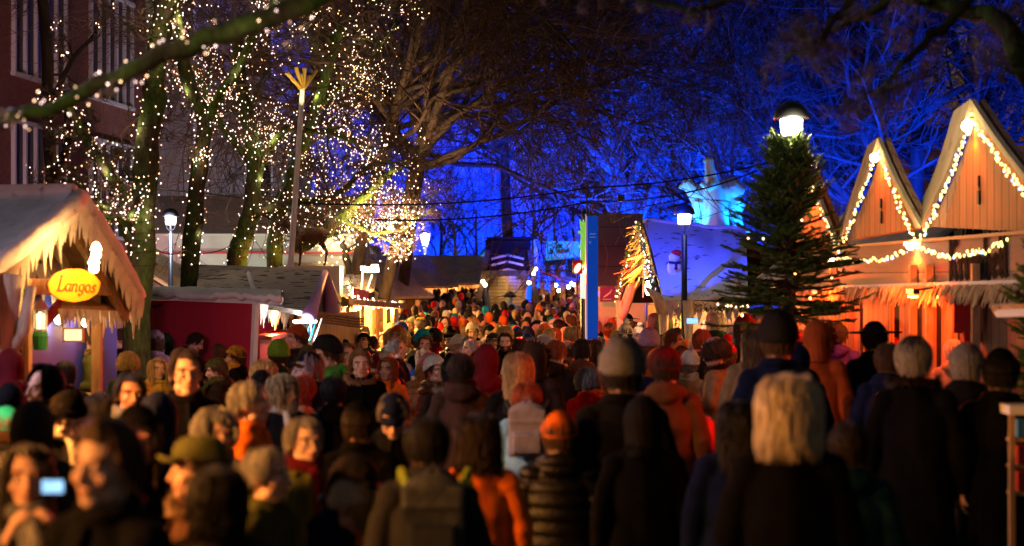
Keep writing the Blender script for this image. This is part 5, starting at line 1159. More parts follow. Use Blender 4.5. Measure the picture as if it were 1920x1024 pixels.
    m = MB(); m.ball(q+V3(.02,-.01,.57), (.09,.08,.06), 10, 6); m.ball(q+V3(.1,-.01,.5), .03, 8, 6); part('hat', m, mat('red_felt', (.5,.02,.02), .8), o); m = MB(); m.tube([q+V3(-.1,-.05,.42),q+V3(0,-.1,.41),q+V3(.08,-.05,.42)], .025, 6); m.tube([q+V3(0,-.1,.41),q+V3(.01,-.12,.3)], .02, 5); part('scarf', m, mat('navy_felt', (.01,.02,.08), .8), o); m = MB(); m.ball(q+V3(0,-.1,.32), .03, 8, 6); part('buttons', m, mat('red_felt'), o)
snowroof()
def bears():
    d = 34; S = d/F
    def W(px, py, dy=0): return P(px, py, d)+V3(0,dy,0)
    m = MB()   # standing bear looking left with raised forequarters
    m.tube([W(1386,372),W(1372,362),W(1350,366),W(1328,372),W(1308,376)], [.26,.33,.30,.26,.2], 16)
    m.tube([W(1312,372),W(1300,356),W(1290,346)], [.2,.16,.12], 12); m.ball(W(1290,345), (.13,.12,.11), 12, 8); m.tube([W(1287,347),W(1279,350),W(1272,351)], [.085,.06,.045], 10)
    for s in (-1,1): m.ball(W(1292,334,.06*s), (.03,.02,.035), 8, 6)
    for s in (-1,1):
        m.tube([W(1312,380,.12*s),W(1306,400,.13*s),W(1312,425,.13*s),W(1308,432,.13*s)], [.16,.10,.09,.11], 10)
        m.tube([W(1380,378,.14*s),W(1374,402,.15*s),W(1384,425,.15*s),W(1378,432,.15*s)], [.22,.15,.10,.12], 10)
    me = remesh(m, 'polar_bear_figure', .025, 3); me.materials.append(mat('ice_white', (.70,.74,.78), .45, var=.08, bump=.4, bscale=9)); o = link(bpy.data.objects.new('polar_bear_figure', me)); tag(o, 'large white polar bear figure on all fours facing left in cyan light', 'bear figure'); m = MB(); m.ball(W(1270,350,0), (.03,.03,.025), 8, 6); part('nose', m, M_BLACK, o); m = MB(); m.ball(W(1284,342,-.10), (.016,.016,.016), 8, 6); part('eye', m, M_BLACK, o)
    m = MB(); m.tube([W(1338,430,-.3),W(1338,395,-.3),W(1335,360,-.28),W(1330,335,-.28)], [.28,.26,.2,.13], 14); m.tube([W(1330,340,-.28),W(1328,318,-.28),W(1326,305,-.28)], [.14,.105,.09], 12); m.ball(W(1326,303,-.28), (.10,.09,.085), 12, 8); m.tube([W(1323,302,-.28),W(1315,305,-.28)], [.055,.035], 8)
    for s in (-1,1): m.ball(W(1333,292,-.28+.06*s), (.022,.018,.026), 8, 6); m.tube([W(1334,345,-.3+.12*s),W(1320,355,-.4+.1*s),W(1311,345,-.4+.1*s)], [.1,.07,.055], 8)
    me = remesh(m, 'polar_bear_figure', .022, 3); me.materials.append(mat('ice_white')); o = link(bpy.data.objects.new('polar_bear_figure', me)); tag(o, 'upright sitting white bear figure in front, its head highest of the group', 'bear figure'); m = MB(); m.ball(W(1313,305,-.28), (.022,.025,.02), 8, 6); part('nose', m, M_BLACK, o); m = MB(); m.ball(W(1321,300,-.36), (.013,.013,.013), 8, 6); part('eye', m, M_BLACK, o)
    m = MB(); rng = random.Random(3)
    for k in range(14): m.ball(W(1290+k*8,436+rng.uniform(-4,4),rng.uniform(-.3,.3)), (.2,.25,.12*rng.uniform(.6,1.3)), 10, 6)
    b = W(1340,442); m.box((b.x,b.y,b.z/2+.6), (1.25,.8,b.z-1.25+.05)); me = remesh(m, 'snow_plinth', .03, 2); me.materials.append(M_SNOWC); o = link(bpy.data.objects.new('snow_plinth', me)); tag(o, 'snow covered block carrying the two polar bear figures', 'plinth')
    for (px, py, dy, Wt, tg, c) in ((1284,436,-.75,150,(1304,365),(0,.36,1)),(1396,436,-.8,150,(1376,375),(0,.26,1)),(1330,434,-1.5,5,(1330,340),(.02,.08,1))):
        q = W(px,py,dy); t = thing('blue_uplight', {1284:'small blue uplight at the left foot of the bear figures',1396:'small blue uplight at the right foot of the bear figures',1330:'small blue uplight in the middle below the upright bear figure'}[px], 'floodlight', q); h = MB(); h.box(q-V3(0,0,.06), (.14,.14,.08)); part('housing', h, M_METAL, t); h = MB(); h.box(q-V3(0,0,.012), (.1,.1,.012)); part('lens', h, mat('blue_lens', (.3,.6,1), .3, emit=(.05,.4,1), strength=6), t); add_light('SPOT', q+V3(0,0,.02), Wt, c, .05, target=W(tg[0],tg[1]), cone=95, blend=.6, parent=t)
bears()
# ================================================================= RIGHT: pointed gable houses
FA, FB = V3(3.70,20.0,0), V3(4.55,14.2,0); FU = (FB-FA).normalized(); FN = V3(FU.y,-FU.x,0).normalized(); FN = FN if FN.x < 0 else -FN
def fd(px):  # depth where the ray through column px meets the facade line
    k = (px-960)/F; return (FA.x-FA.y*FU.x/FU.y)/(k-FU.x/FU.y)
def FP(px, py, off=0): return P(px, py, fd(px))+FN*off
def gables():
    rng = random.Random(9); back = V3(.02,.95,-.02)
    defs = [('left pointed plank gable house lit orange by a lamp at its tip', (1588,452), (1661,258), (1743,425), (1660,296), 1660, 392),
            ('tall right pointed plank gable house with concave roof edge lit orange', (1743,425), (1838,186), (2045,440), (1836,237), 1845, 352)]
    for gi, (lab, l, a, r, lp, wx, wy) in enumerate(defs):
        t = thing('gable_house', lab, 'market house', FP(a[0],600), 'pointed gable houses')
        L_, A_, R_ = FP(*l), FP(*a), FP(*r)
        def rake(p, q, bow, off, n=9): 
            out = []
            for i in range(n+1):
                u = i/n; c = lerp(p, q, u); out.append(c+FU*(bow*math.sin(u*PI))+FN*off)
            return out
        bow = .06 if gi == 0 else .11
        la, ra = rake(L_, A_, bow, 0), rake(R_, A_, -bow, 0)
        m = MB(); m.poly([x for x in la]+[x for x in ra[::-1][1:]], -FN*.05); part('gable_wall', m, M_PLANKG, t)
        # roof shells going back, and broad snowy barge strips
        rf = MB(); 
        for pts in (la, ra):
            for i in range(len(pts)-1):
                p, q = pts[i], pts[i+1]; e = FN*.07; rf.slab([p+e,q+e,q+back,p+back], .04)
        part('roof', rf, mat('snowy_roof', (.45,.38,.25), .8, color2=(.2,.15,.1), c2scale=5, c2th=(.6,.7), var=.2), t)
        # inner recessed field framed by boards
        inn = MB(); k = .15 if gi == 0 else .13
        i0, i1, i2 = lerp(L_, R_, k)+FN*.012, lerp(L_,R_,1-k)+FN*.012, lerp((L_+R_)/2, A_, .86)+FN*.012
        i0 = lerp(lerp(L_,R_,k), A_, .0)+FN*.012; inn.poly([i0, i1, i2], FN*.03); part('inner_field', inn, M_PLANK, t)
        wn = MB(); q = FP(wx,wy,.05); s = .020
        for dz, hh, ww in ((.06,.10,.03),(-.09,.13,.045)): wn.box(q+V3(0,0,dz), (.02,ww*1.3,hh))
        wf = part('window', wn, M_BLACK, t); wn = MB(); wn.box(q+V3(-.012,0,0), (.02,.11,.02)); part('sill', wn, M_WOODL, wf)
        # tip lamp
        q = FP(lp[0],lp[1],.12); m = MB(); m.ball(q, (.05,.05,.05), 10, 8); part('tip_lamp', m, E_HOT, t); m = MB(); beam(m, q, q-FN*.12+V3(0,0,.03), .02); part('lamp_arm', m, M_METAL, t)
        add_light('SPOT', q+FN*.02-V3(0,0,.05), (30,46)[gi], (1,.13,.015), .03, target=q-V3(0,0,1)-FN*.22, cone=100, blend=.7, parent=t)
    t = thing('gable_house', 'third pointed gable house half hidden behind the fir tree', 'market house', FP(1530,600), 'pointed gable houses')
    L_, A_, R_ = FP(1478,470), FP(1528,318), FP(1586,465); m = MB(); m.poly([L_,R_,A_], -FN*.05); part('gable_wall', m, M_PLANK, t); rf = MB()
    for p in (L_,R_): rf.slab([p+FN*.07,A_+FN*.07,A_+back,p+back], .04)
    part('roof', rf, mat('snowy_roof'), t); q = FP(1528,350,.16); m = MB(); m.ball(q, .045, 10, 8); part('tip_lamp', m, E_HOT, t); add_light('SPOT', q+FN*.02-V3(0,0,.05), 80, (1,.14,.03), .03, target=q-V3(0,0,1)-FN*.22, cone=110, blend=.7, parent=t)
    # fascia below the gables
    t = thing('facade_front', 'long shared shop front of upright planks with straw fringe under the pointed gables', 'shop front', FP(1740,700))
    m = MB(); a, b = FP(1480,472,.05), FP(1985,432,.05); a2, b2 = FP(1480,545,.05), FP(1985,530,.05); m.slab([a2,b2,b,a], .05); part('fascia', m, planks('fascia_boards', (.30,.17,.12), (.20,.11,.08), 'z', .5, gap=.02), t)
    m = MB(); beam(m, FP(1480,472,.09), FP(1985,432,.09), .03, .03); part('rail', m, mat('rail_wood', (.6,.35,.15), .6), t)
    m = MB(); beam(m, FP(1480,542,.12), FP(1985,528,.12), .12, .04); part('ledge', m, M_SNOWC, t)
    st = MB()
    for i in range(420):
        px = 1490+i*1.12+rng.uniform(-2,2); a = FP(px, 541-(px-1490)*.02, .14+rng.uniform(0,.08)); ln = rng.uniform(.12,.24); dd = (FU*-rng.uniform(.15,.7)*(.6 if px < 1840 else 1)+V3(0,0,-1)+FN*rng.uniform(0,.5)).normalized()*ln; st.tube([a,a+dd*.5+V3(0,0,.01),a+dd], [.008,.013,.003], 3)
    part('straw_fringe', st, M_STRAW, t)
    # wall below with dark gaps
    for (x0, x1, mm) in ((1500,1578,M_PLANK),(1586,1612,M_PLANKB),(1618,1668,M_PLANK),(1686,1704,M_PLANK),(1728,1747,M_PLANK),(1765,1786,M_PLANK),(1800,1990,M_PLANKB)):
        m = MB(); a, b = FP(x0,560,0), FP(x1,560,0); m.hexa([V3(a.x,a.y,0),V3(b.x,b.y,0),V3(b.x,b.y,0)-FN*.05,V3(a.x,a.y,0)-FN*.05,V3(a.x,a.y,2.1),V3(b.x,b.y,2.1),V3(b.x,b.y,2.1)-FN*.05,V3(a.x,a.y,2.1)-FN*.05]); part('wall_panel', m, mm, t)
    m = MB(); a, b = FP(1490,560,-.9), FP(1995,560,-.9); m.slab([(a.x,a.y,0),(b.x,b.y,0),(b.x,b.y,2.2),(a.x,a.y,2.2)], .05); part('back_wall', m, M_WOODD, t)
    for px in (1581,1733,1764,1852):
        m = MB(); a = FP(px,560,.12); m.box((a.x,a.y,1.15), (.07,.07,2.3)); part('post', m, M_WOODL, t)
    m = MB(); q = FP(1835,590,.1); m.box(q, (.28,.06,.34)); m.box(q+V3(.02,-.05,-.2), (.16,.05,.1)); part('red_cloth', m, mat('red_cloth', (.4,.02,.015), .8), t)
    for px, py, Wt in ((1733,461,40),(1581,487,26)):
        q = FP(px,py,.15); m = MB(); m.box(q+V3(0,0,.02), (.09,.14,.03)); m.ball(q, .04, 10, 8); part('post_lamp', m, E_HOT, t); add_light('SPOT', q-V3(0,0,.05), Wt, (1,.26,.03), .03, target=q-V3(0,0,1)-FN*.10, cone=150, blend=.7, parent=t)
        add_light('POINT', q+FN*.5-V3(0,0,.45), Wt*.5, (1,.12,.015), .04, parent=t)
    for px, Wt in ((1600,34),(1700,40),(1800,40)):
        q = FP(px,556,-.3); m = MB(); m.ball(q, .035, 8, 6); part('inner_lamp', m, E_ORANGE, t); add_light('POINT', q-V3(0,0,.08), Wt, (1,.15,.02), .05, parent=t)
    for px, Wt, c_ in ((1600,70,(1,.09,.01)),(1790,60,(1,.08,.01))):
        q = FP(px,556,.42); m = MB(); m.box(q+V3(0,0,.05), (.06,.3,.05)); m.tube([q+V3(0,0,.06),q+FN*-.34+V3(0,0,.1)], .012, 5); part('added_eave_arm', m, M_METAL, t); m = MB(); m.box(q+V3(0,0,.0), (.035,.26,.02)); part('added_eave_lamp', m, E_ORANGE, t); add_light('POINT', q-V3(0.05,0,.08), Wt, c_, .05, parent=t)  # added orange lamps at the eave, there to redden the crowd
    m = MB(); c = FP(1795,524,.085); write(m, 'Krumhell', BL, c, (FP(1900,515)-FP(1795,522)).normalized(), V3(0,0,1), .38, nib=(.15,.08), ang=35, out=FN, t=.004); part('lettering', m, mat('matt_black', (.003,.003,.003), 1.), t)
    # big-bulb chains
    mats = [E_GOLD,E_GOLD,E_GOLD,E_BLUE,E_GOLD,E_GOLD,E_GOLD,E_GOLD]
    rn = random.Random(3)
    segs = [('gold bulb chain down the left inner edge of the smaller pointed gable', (1660,285),(1598,452),.02,44),('gold bulb chain down the right inner edge of the smaller pointed gable', (1662,285),(1735,460),.02,46),
            ('gold bulb chain down the left inner edge of the tall pointed gable', (1838,232),(1738,460),.04,60),('gold bulb chain down the right inner edge of the tall pointed gable', (1845,232),(1990,425),.03,64),
            ('gold bulb chain sagging under the smaller pointed gable', (1590,480),(1733,462),.10,52),('gold bulb chain sagging under the tall pointed gable', (1738,462),(1905,450),.12,62),('gold bulb chain on the third gable behind the fir tree', (1530,335),(1590,475),.02,40)]
    for lab, a, b, sg_, n in segs:
        p, c = garland(FP(a[0],a[1],.09), FP(b[0],b[1],.09), sg_, n, rn, .013); string_lights(lab, p, .0135, mats, [c], 'gold bulb chains on the gable houses', cr=.003)
    p = [FP(1838,228,.1)+V3(rn.gauss(0,.02),rn.gauss(0,.02),rn.gauss(0,.03)) for _ in range(16)]; string_lights('small cluster of gold bulbs at the tip of the tall gable', p, .0135, [E_GOLD], None, 'gold bulb chains on the gable houses')
gables()
# ================================================================= fir trees
def fir(label, x, y, z0, z1, rad_, seed, nb=110, top_dir=True, off=0):
    rng = random.Random(seed); t = thing('fir_tree', label, 'tree', (x,y,0), 'cut fir trees')
    tr = MB(); tr.tube([(x,y,0),(x,y,z0),(x+.02,y,z1)], [.06,.05,.012], 8); part('trunk', tr, M_BARK, t, True)
    br = MB(); nd = MB()
    def twig(a, d, L, r):
        e = a+d*L; br.tube([a, e], [r, r*.4], 3)
        u = d.orthogonal().normalized(); n = int(L/.0055)
        for i in range(n):
            p = lerp(a, e, (i+rng.random())/n); ang = rng.uniform(0, 2*PI); s = u.copy(); s.rotate(Matrix.Rotation(ang, 3, d)); q = p+(s*.85+d*.6).normalized()*rng.uniform(.024,.040); w = s.cross(d)*.0032
            nd.add([p-w, p+w, q], [(0,1,2)])
        nd.tube([lerp(a,e,.2), e+d*.015], [.007,.006], 4)
    for k in range(nb):
        f = ((k+rng.random())/nb)**.85; z = lerp(z0, z1*.985, f); L = rad_*lerp(1.0, .22, f**1.5)*rng.uniform(.55,1.15); az = rng.uniform(0,2*PI); up = lerp(-.25, .9, f**1.6)+rng.gauss(0,.12)
        d = V3(math.cos(az),math.sin(az),up).normalized(); a = V3(x,y,z); pts = [a]; dd = d.copy()
        for i in range(5): dd = (dd+V3(rng.gauss(0,.07),rng.gauss(0,.07),.06)).normalized(); pts.append(pts[-1]+dd*L/5)
        br.tube(pts, [.012,.01,.008,.007,.006,.004], 4)
        m = int(6+L*14)
        for i in range(m):
            u = rng.uniform(.2,1); j = min(int(u*5),4); p = lerp(pts[j],pts[j+1],u*5-j); ax = (pts[j+1]-pts[j]).normalized(); s = ax.cross(V3(0,0,1)).normalized()*rng.choice((-1,1)); twig(p, (ax+s*rng.uniform(.5,1.0)+V3(0,0,rng.uniform(-.15,.3))).normalized(), rng.uniform(.07,.16)*lerp(1.2,.8,u), .004)
        twig(pts[4], dd, .12, .004)
    for k in range(5): twig(V3(x,y,z1-.1), V3(rng.gauss(0,.35),rng.gauss(0,.35),1).normalized(), rng.uniform(.12,.28), .006)
    part('branches', br, M_BARK, t); part('needles', nd, M_FIR, t)
    return t
ft = P(1478,600,16.0)
fir('dark fir tree tied to the lamp post, its tip lit yellow green', ft.x, ft.y, 1.75, 3.42, .74, 3, 270)
fr = P(1968,600,11.8)
fir('orange lit fir tree at the right picture edge in front of the gables', fr.x, fr.y, 1.0, 2.55, .40, 8, 150)
rn = random.Random(12)
p = [V3(ft.x+rn.gauss(0,.28), ft.y-.25+rn.gauss(0,.15), rn.uniform(1.8,2.9)) for _ in range(8)]; string_lights('few scattered warm lights inside the dark fir tree', p, .010, [E_WARM, E_ORANGE], None, None)
for i, (dx, dz) in enumerate(((.22,.30),(.30,.12))):
    q = V3(ft.x+dx*.8, ft.y-.35, 2.9+dz); m = MB(); m.ball(q, .035, 12, 8); m.tube([q+V3(0,0,.03),q+V3(0,0,.06)], .008, 5); solo('glass_bauble', m, mat('silver_glass', (.6,.6,.6), .08, 1.), ['shiny silver bauble high on the dark fir tree, upper one','shiny silver bauble on the dark fir tree, lower one'][i], 'bauble', 'baubles on the fir tree', True, q)
lamp_post('street lamp rising out of the dark fir tree top', P(1484,0,16.3).x, 16.3, 3.86, 72, (1,.8,.42))
lamp_post('street lamp in front of the blue snow roof', P(1283,0,27.0).x, 27.0, 3.36, 2.5, (.75,.85,1))
lamp_post('street lamp between the lit trunks behind the maroon booth', P(320,0,34).x, 34, 3.58, 200, (.95,.9,1))
t = thing('street_lamp', 'tall far white lamp against the blue glow above far roofs', 'street lamp', P(797,600,75)); q = P(797,450,75); m = MB(); m.tube([(q.x,q.y,0),(q.x,q.y,q.z-.2)], .06, 6); part('pole', m, M_METAL, t); m = MB(); m.lathe(q-V3(0,0,.2), [(.12,0),(.2,.4),(.05,.5)], 10); part('lamp_glass', m, E_LAMP, t); add_light('POINT', q-V3(0,.6,0), 1500, (1,.85,.65), .15, parent=t)
# white goods shelf, bottom right corner
q = P(1908,760,9.6); t = thing('goods_shelf', 'white topped shelf rack with small packed goods at the lower right edge', 'shelf', (q.x,q.y,0)); m = MB(); m.box((q.x+.12,q.y+.15,1.42), (.36,.4,.05)); part('top', m, M_WHITE, t)
m = MB()
for z in (.95,1.1,1.25): m.box((q.x+.13,q.y+.15,z), (.34,.36,.015))
for dx in (-.04,.3): m.box((q.x+dx,q.y-.02,.7), (.03,.03,1.4))
part('rack', m, M_WOODL, t); rn = random.Random(2)
for z in (.965,1.115,1.265):
    for k in range(4):
        m = MB(); m.box((q.x+.03+k*.075,q.y+.04,z+.05), (.055,.08,.09+.02*rn.random())); part('packet', m, mat(('packet_red','packet_blue','packet_cream')[rn.randrange(3)], [(.5,.05,.02),(.1,.3,.45),(.6,.55,.4)][rn.randrange(3)], .5), t)
t = thing('side_canopy', 'short pale edged canopy above the orange fir at right edge', 'canopy', P(1905,580,11.4)); m = MB(); m.slab([P(1868,588,11.3),P(1990,584,10.6),P(1990,572,12),P(1860,576,12.4)], .05); part('board', m, M_WHITE, t); m = MB(); icicles(m, P(1866,578,11.4), P(1985,574,10.8), 14, .02, .05, rn, .03); part('straw_edge', m, M_STRAW, t)
m = MB(); q = P(1990,600,11.5); m.box((q.x,q.y,1.0), (.08,.08,1.95)); part('post', m, M_WOOD, t)
# overhead cables
def cable(label, pts, r=.012):
    m = MB(); full = []
    for a, b, s in pts:
        for i in range(13): u = i/12; full.append(lerp(a,b,u)-V3(0,0,4*s*u*(1-u)))
    m.tube(full, r, 4); o = solo('overhead_cable', m, M_CABLE, label, 'cable', 'overhead cables')
cable('upper black cable sagging from the left trees to the truss of the blue pillar', [(P(560,380,24),P(1105,352,26),.12),(P(1105,352,26),P(1500,290,26),.1)])
cable('lower black cable from the birch bark roofs to the blue pillar', [(P(700,412,25),P(1105,378,26),.10),(P(1105,378,26),P(1420,320,30),.15)])
cable('thin cable looping between the two thick trunks', [(P(248,425,19),P(345,470,24),.15),(P(345,470,24),P(480,420,28),.2)], .008)
cable('horizontal cable behind the trunks above the marquee', [(P(240,345,19),P(370,360,30),.02),(P(370,360,30),P(620,380,33),.05)], .012)
# ================================================================= TREES
def guided(name, label, limbs, seed, matT, matC, mx=4, counts=(7,7,6,5), lf=1.3, minr=.006, group=None, wander=.25, spread=(.5,1.1), trop=.03, lo=.3):
    rng = random.Random(seed); out = []; crown = []
    for pts, r0, r1, lv in limbs:
        # smooth the hand-set limb
        P2 = []
        for i in range(len(pts)-1):
            for k in range(4): P2.append(lerp(pts[i], pts[i+1], k/4)+Vector((rng.gauss(0,.012),rng.gauss(0,.012),rng.gauss(0,.012))))
        P2.append(pts[-1]); n = len(P2); rs = [lerp(r0, r1, i/(n-1))*(1+.06*math.sin(i*1.7)) for i in range(n)]
        out.append((P2, rs, 0))
        if lv: sprout(crown, P2, rs, lf, 0, mx, rng, wander, trop, counts, minr=minr, spread=spread, lo=lo, lf=lf*lv)
    return tree_obj(name, label, out, crown, matT, matC, group), out, crown
TREEG = 'trees wound with fairy lights'
def G(px, d): q = P(px, 600, d); return V3(q.x, q.y, 0)
def T(*a): return [P(*q) for q in a]
tr1, o1, c1 = guided('lit_tree', 'thick mossy trunk wound with lights between snack hut and booth', [([G(248,19)]+T((262,480,19),(272,330,19),(285,190,19),(300,60,19.3),(316,-90,19.6)), .17,.10,.8), (T((268,420,19),(210,330,18.6),(150,250,18.2),(125,180,18)),.07,.04,.5), (T((275,330,19),(240,420,18),(185,400,17.6)),.05,.03,.35), (T((300,60,19.3),(340,-30,19),(400,-120,19)),.06,.05,.4), (T((262,490,19),(215,395,18.6),(160,372,18.0),(130,330,18)),.05,.03,.4)], 11, M_MOSS, M_TWIG, group=TREEG, counts=(6,6,5,4))
tr2, o2, c2 = guided('lit_tree', 'slimmer mossy trunk wound with lights right of the booth lamp', [([G(352,25)]+T((358,450,25),(370,320,25),(385,230,25.3),(345,130,25),(322,0,25),(300,-100,25)), .145,.08,.5), (T((383,235,25.2),(430,150,25),(480,60,25),(540,-40,25)),.08,.05,.8)], 12, M_MOSS, M_TWIG, group=TREEG, counts=(6,6,5,4))
tr3, o3, c3 = guided('lit_tree', 'leaning mossy tree with drooping lit limbs behind the birch bark roofs', [([G(440,30)]+T((445,480,30),(470,400,30),(480,300,30),(455,180,30),(440,40,30)), .2,.1,1.0), (T((466,405,30),(520,385,29.5),(580,380,29),(640,360,28.5),(700,300,28)),.09,.04,.8), (T((480,300,30),(540,240,30),(620,250,30),(700,280,30)),.08,.03,.8), (T((478,320,30),(400,210,30),(360,120,30)),.07,.03,.7)], 13, M_MOSS, M_TWIG, group=TREEG, lf=1.7, trop=-.02)
tr4, o4, c4 = guided('lit_tree', 'dark mossy tree densely hung with lights behind the white mast', [([G(512,33)]+T((514,470,33),(522,400,33),(560,300,33),(600,180,33),(640,40,33)), .17,.09,1.0), (T((560,460,33),(600,440,32.5),(650,400,32),(700,350,32),(780,290,31.5)),.16,.05,.9), (T((590,210,33),(680,130,33),(745,40,33)),.06,.03,.7), (T((640,410,32.2),(700,440,32),(760,430,32),(790,400,32)),.05,.025,.8)], 14, M_MOSS, M_TWIG, group=TREEG, lf=2.0, trop=-.03)
tr5, o5, c5 = guided('lit_tree', 'violet grey slender trunk with few lights at far left before the brick wall', [([G(105,27)]+T((100,450,27),(95,300,27),(88,150,27),(82,0,27),(80,-80,27)), .11,.08,.7), (T((95,190,27),(130,120,27),(180,60,27)),.05,.03,.5), (T((110,330,27),(130,260,26),(125,170,26)),.09,.05,.5)], 15, M_BARK, M_TWIGP, group=TREEG, counts=(5,6,5,4), lf=1.8)
def lights_on(label, trunks, crown, seed, n_crown, r, pitch, per, mats=(E_PINK,E_WARM,E_DIM,E_ROSE,E_ROSE), filt=None, lamp=0, nl=4, jit=.05, extra=None):
    rng = random.Random(seed); pts = []; cab = []
    for (P2, rs, _) in trunks:
        q, c = wrap(P2, rs, pitch, per, .03, rng, .02); q = [x for x in q if x.z > 2.35]; pts += q
        c = [x for x in c if x.z > 2.2]
        if len(c) > 2: cab.append(c)
    cand = [(P2[i]) for (P2, rs, lv) in crown for i in range(len(P2)) if 1 <= lv <= 3]
    rng.shuffle(cand); k = 0
    for q in cand:
        if k >= n_crown: break
        px = 960+q.x/q.y*F; py = HZ-(q.z-EYE)/q.y*F
        if filt and not filt(px, py): continue
        for _ in range(3): pts.append(q+Vector((rng.gauss(0,jit),rng.gauss(0,jit),rng.gauss(0,jit)))); k += 1
    if extra: pts += extra
    return string_lights(label, pts, r, list(mats), cab, 'fairy lights in the trees', lamp=lamp, nlamps=nl)
lights_on('white fairy lights spiralling up the thick trunk beside the booth', o1, c1, 1, 190, .0075, .13, 7, lamp=3, nl=14, filt=lambda x,y: x < 400)
lights_on('white fairy lights wound round the slimmer trunk right of the lamp', o2, c2, 2, 330, .009, .16, 7, lamp=3, nl=14, filt=lambda x,y: x < 620)
lights_on('dense white fairy lights in the leaning tree with drooping limbs', o3, c3, 3, 1000, .010, .20, 6, lamp=4, nl=14, filt=lambda x,y: x < 720 and y < 500, jit=.12)
lights_on('dense warm fairy lights in the dark tree behind the white mast', o4, c4, 4, 1400, .010, .25, 5, mats=(E_WARM,E_PINK,E_DIM,E_ROSE,E_YEL), lamp=4, nl=12, filt=lambda x,y: x < 790 and y < 505, jit=.14)
lights_on('sparse fairy lights on the slender trunk at far left', o5[2:], c5, 5, 90, .010, .3, 4, filt=lambda x,y: x < 230)
rng = random.Random(77); pts = []
for i in range(430):
    u = rng.random(); a = rng.gauss(0,1); px = lerp(598,775,u**1.2)+rng.gauss(0,6); py = lerp(468,408,u)+rng.gauss(0,22*(1-u)+4); pts.append(P(px,min(py,500),rng.uniform(37,39)))
tt, ot, ct_ = guided('lit_tree', 'low drooping bush of branches hung with yellow lights left of the far lamp', [([G(655,38)]+T((655,500,38),(640,450,38),(650,400,38)),.10,.05,1.),(T((650,470,38),(700,440,38),(770,405,38)),.05,.02,.8),(T((645,450,38),(610,440,38),(600,420,38)),.05,.02,.8)], 16, M_BARK, M_TWIG, group=TREEG, lf=1.4)
string_lights('yellow fairy lights massed in the low drooping branches', pts, .015, [E_YEL, mat('bulb_pale_yellow', (1,1,1), .3, emit=(1,.85,.42), strength=8)], None, 'fairy lights in the trees', lamp=12, nlamps=3)
# overhanging tree: trunk right of the picture, boughs across the top
tr6, o6, c6 = guided('overhanging_tree', 'near tree reaching mossy boughs across the top of the view', [([G(2380,9.5)]+T((2330,300,9.5),(2250,50,9.5),(2150,-150,9.5)), .24,.14,0), (T((2200,-30,9.5),(1950,-120,9.5),(1500,-230,9.5),(1000,-190,9.2),(720,-70,9),(560,12,9),(420,62,9),(300,100,9),(190,160,9),(100,200,9),(-10,232,9)),.10,.028,.22), (T((2250,50,9.5),(2050,90,9.8),(1930,150,10),(1880,40,10.2),(1780,10,10.4),(1680,-5,10.5),(1560,60,10.6)),.10,.02,.75), (T((1900,-90,9.6),(1760,60,9.7),(1700,110,9.8),(1650,170,9.8)),.035,.012,.5),(T((1700,-170,9.5),(1600,0,9.6),(1540,70,9.7),(1470,110,9.8)),.04,.01,.5),(T((1500,-200,9.5),(1440,-20,9.6),(1300,20,9.7),(1180,-5,9.8)),.035,.01,.22),(T((1000,-190,9.2),(980,-60,9.4),(1080,10,9.5)),.02,.01,.3)], 17, M_MOSS, M_TWIGP, lf=1.0, counts=(9,6,5,4), minr=.0035, trop=-.03)
p, cb = wrap([x for x in o6[1][0] if x.x < -.9], [.045]*len([x for x in o6[1][0] if x.x < -.9]), .17, 8, .0, random.Random(4), .03)
string_lights('large near fairy lights along the mossy bough crossing upper left', p, .0055, [E_PINK,E_WARM,E_ROSE,E_DIM], [cb], 'fairy lights in the trees', lamp=.6, nlamps=6)
# bare trees of the middle and far distance
DG = 'bare park trees'
auto_tree('brown bare tree leaning out from the left over the lane', P(640,0,38).x, 38, 13, .16, 41, counts=(17,10,7,6), group=DG, first=.42, lean=(3.0,-4), trop=-.0, minr=.009)
auto_tree('tall brown bare tree leaning from left over the ship stage', P(715,0,52).x, 52, 16, .2, 42, counts=(17,11,8,6), group=DG, first=.42, lean=(3.6,-7), trop=-.0, minr=.011)
auto_tree('wide brown bare tree spreading over the middle of the lane', P(745,0,44).x, 44, 15, .17, 21, counts=(17,10,7,6), group=DG, first=.42, lean=(2.2,-6), trop=.0, minr=.010)
auto_tree('bare tree with thin dark trunk left of the far lamp', P(690,0,36).x, 36, 11.5, .15, 22, counts=(13,9,7,5), group=DG, first=.45, lean=(2.8,-2), trop=-.01, minr=.009)
auto_tree('bare tree reaching pale violet twigs over the ship stage', P(960,0,64).x, 64, 15, .25, 23, counts=(14,9,7,6), group=DG, lean=(-.6,-6), first=.5, minr=.013)
blue = [(1228,46,15,.27,(-3.2,-1),31,'blue lit tree leaning left over the plain roofed hall'),(1262,50,16,.26,(-.6,0),32,'blue lit straight tree left of the bear figures'),(1300,56,17,.3,(1.2,0),33,'blue lit tree directly behind the bear figures'),(1420,48,15,.25,(1.4,0),34,'blue lit tree behind the dark fir'),(1560,44,14,.24,(-1,0),35,'blue lit tree behind the smaller pointed gable'),(1700,40,14,.24,(.6,0),36,'blue lit tree behind the tall pointed gable'),(1830,46,15,.26,(.6,0),37,'blue lit tree rising at the right picture edge'),(1150,70,17,.24,(-1.5,0),38,'far blue lit tree right of the cyan banner')]
for px, d, H, r, ln, sd, lab in blue:
    auto_tree(lab, P(px,0,d).x, d, H, r, sd, lean=ln, counts=(16,10,7,6), group=DG, first=.18, minr=.010 if d < 50 else .013, matC=M_TWIG)
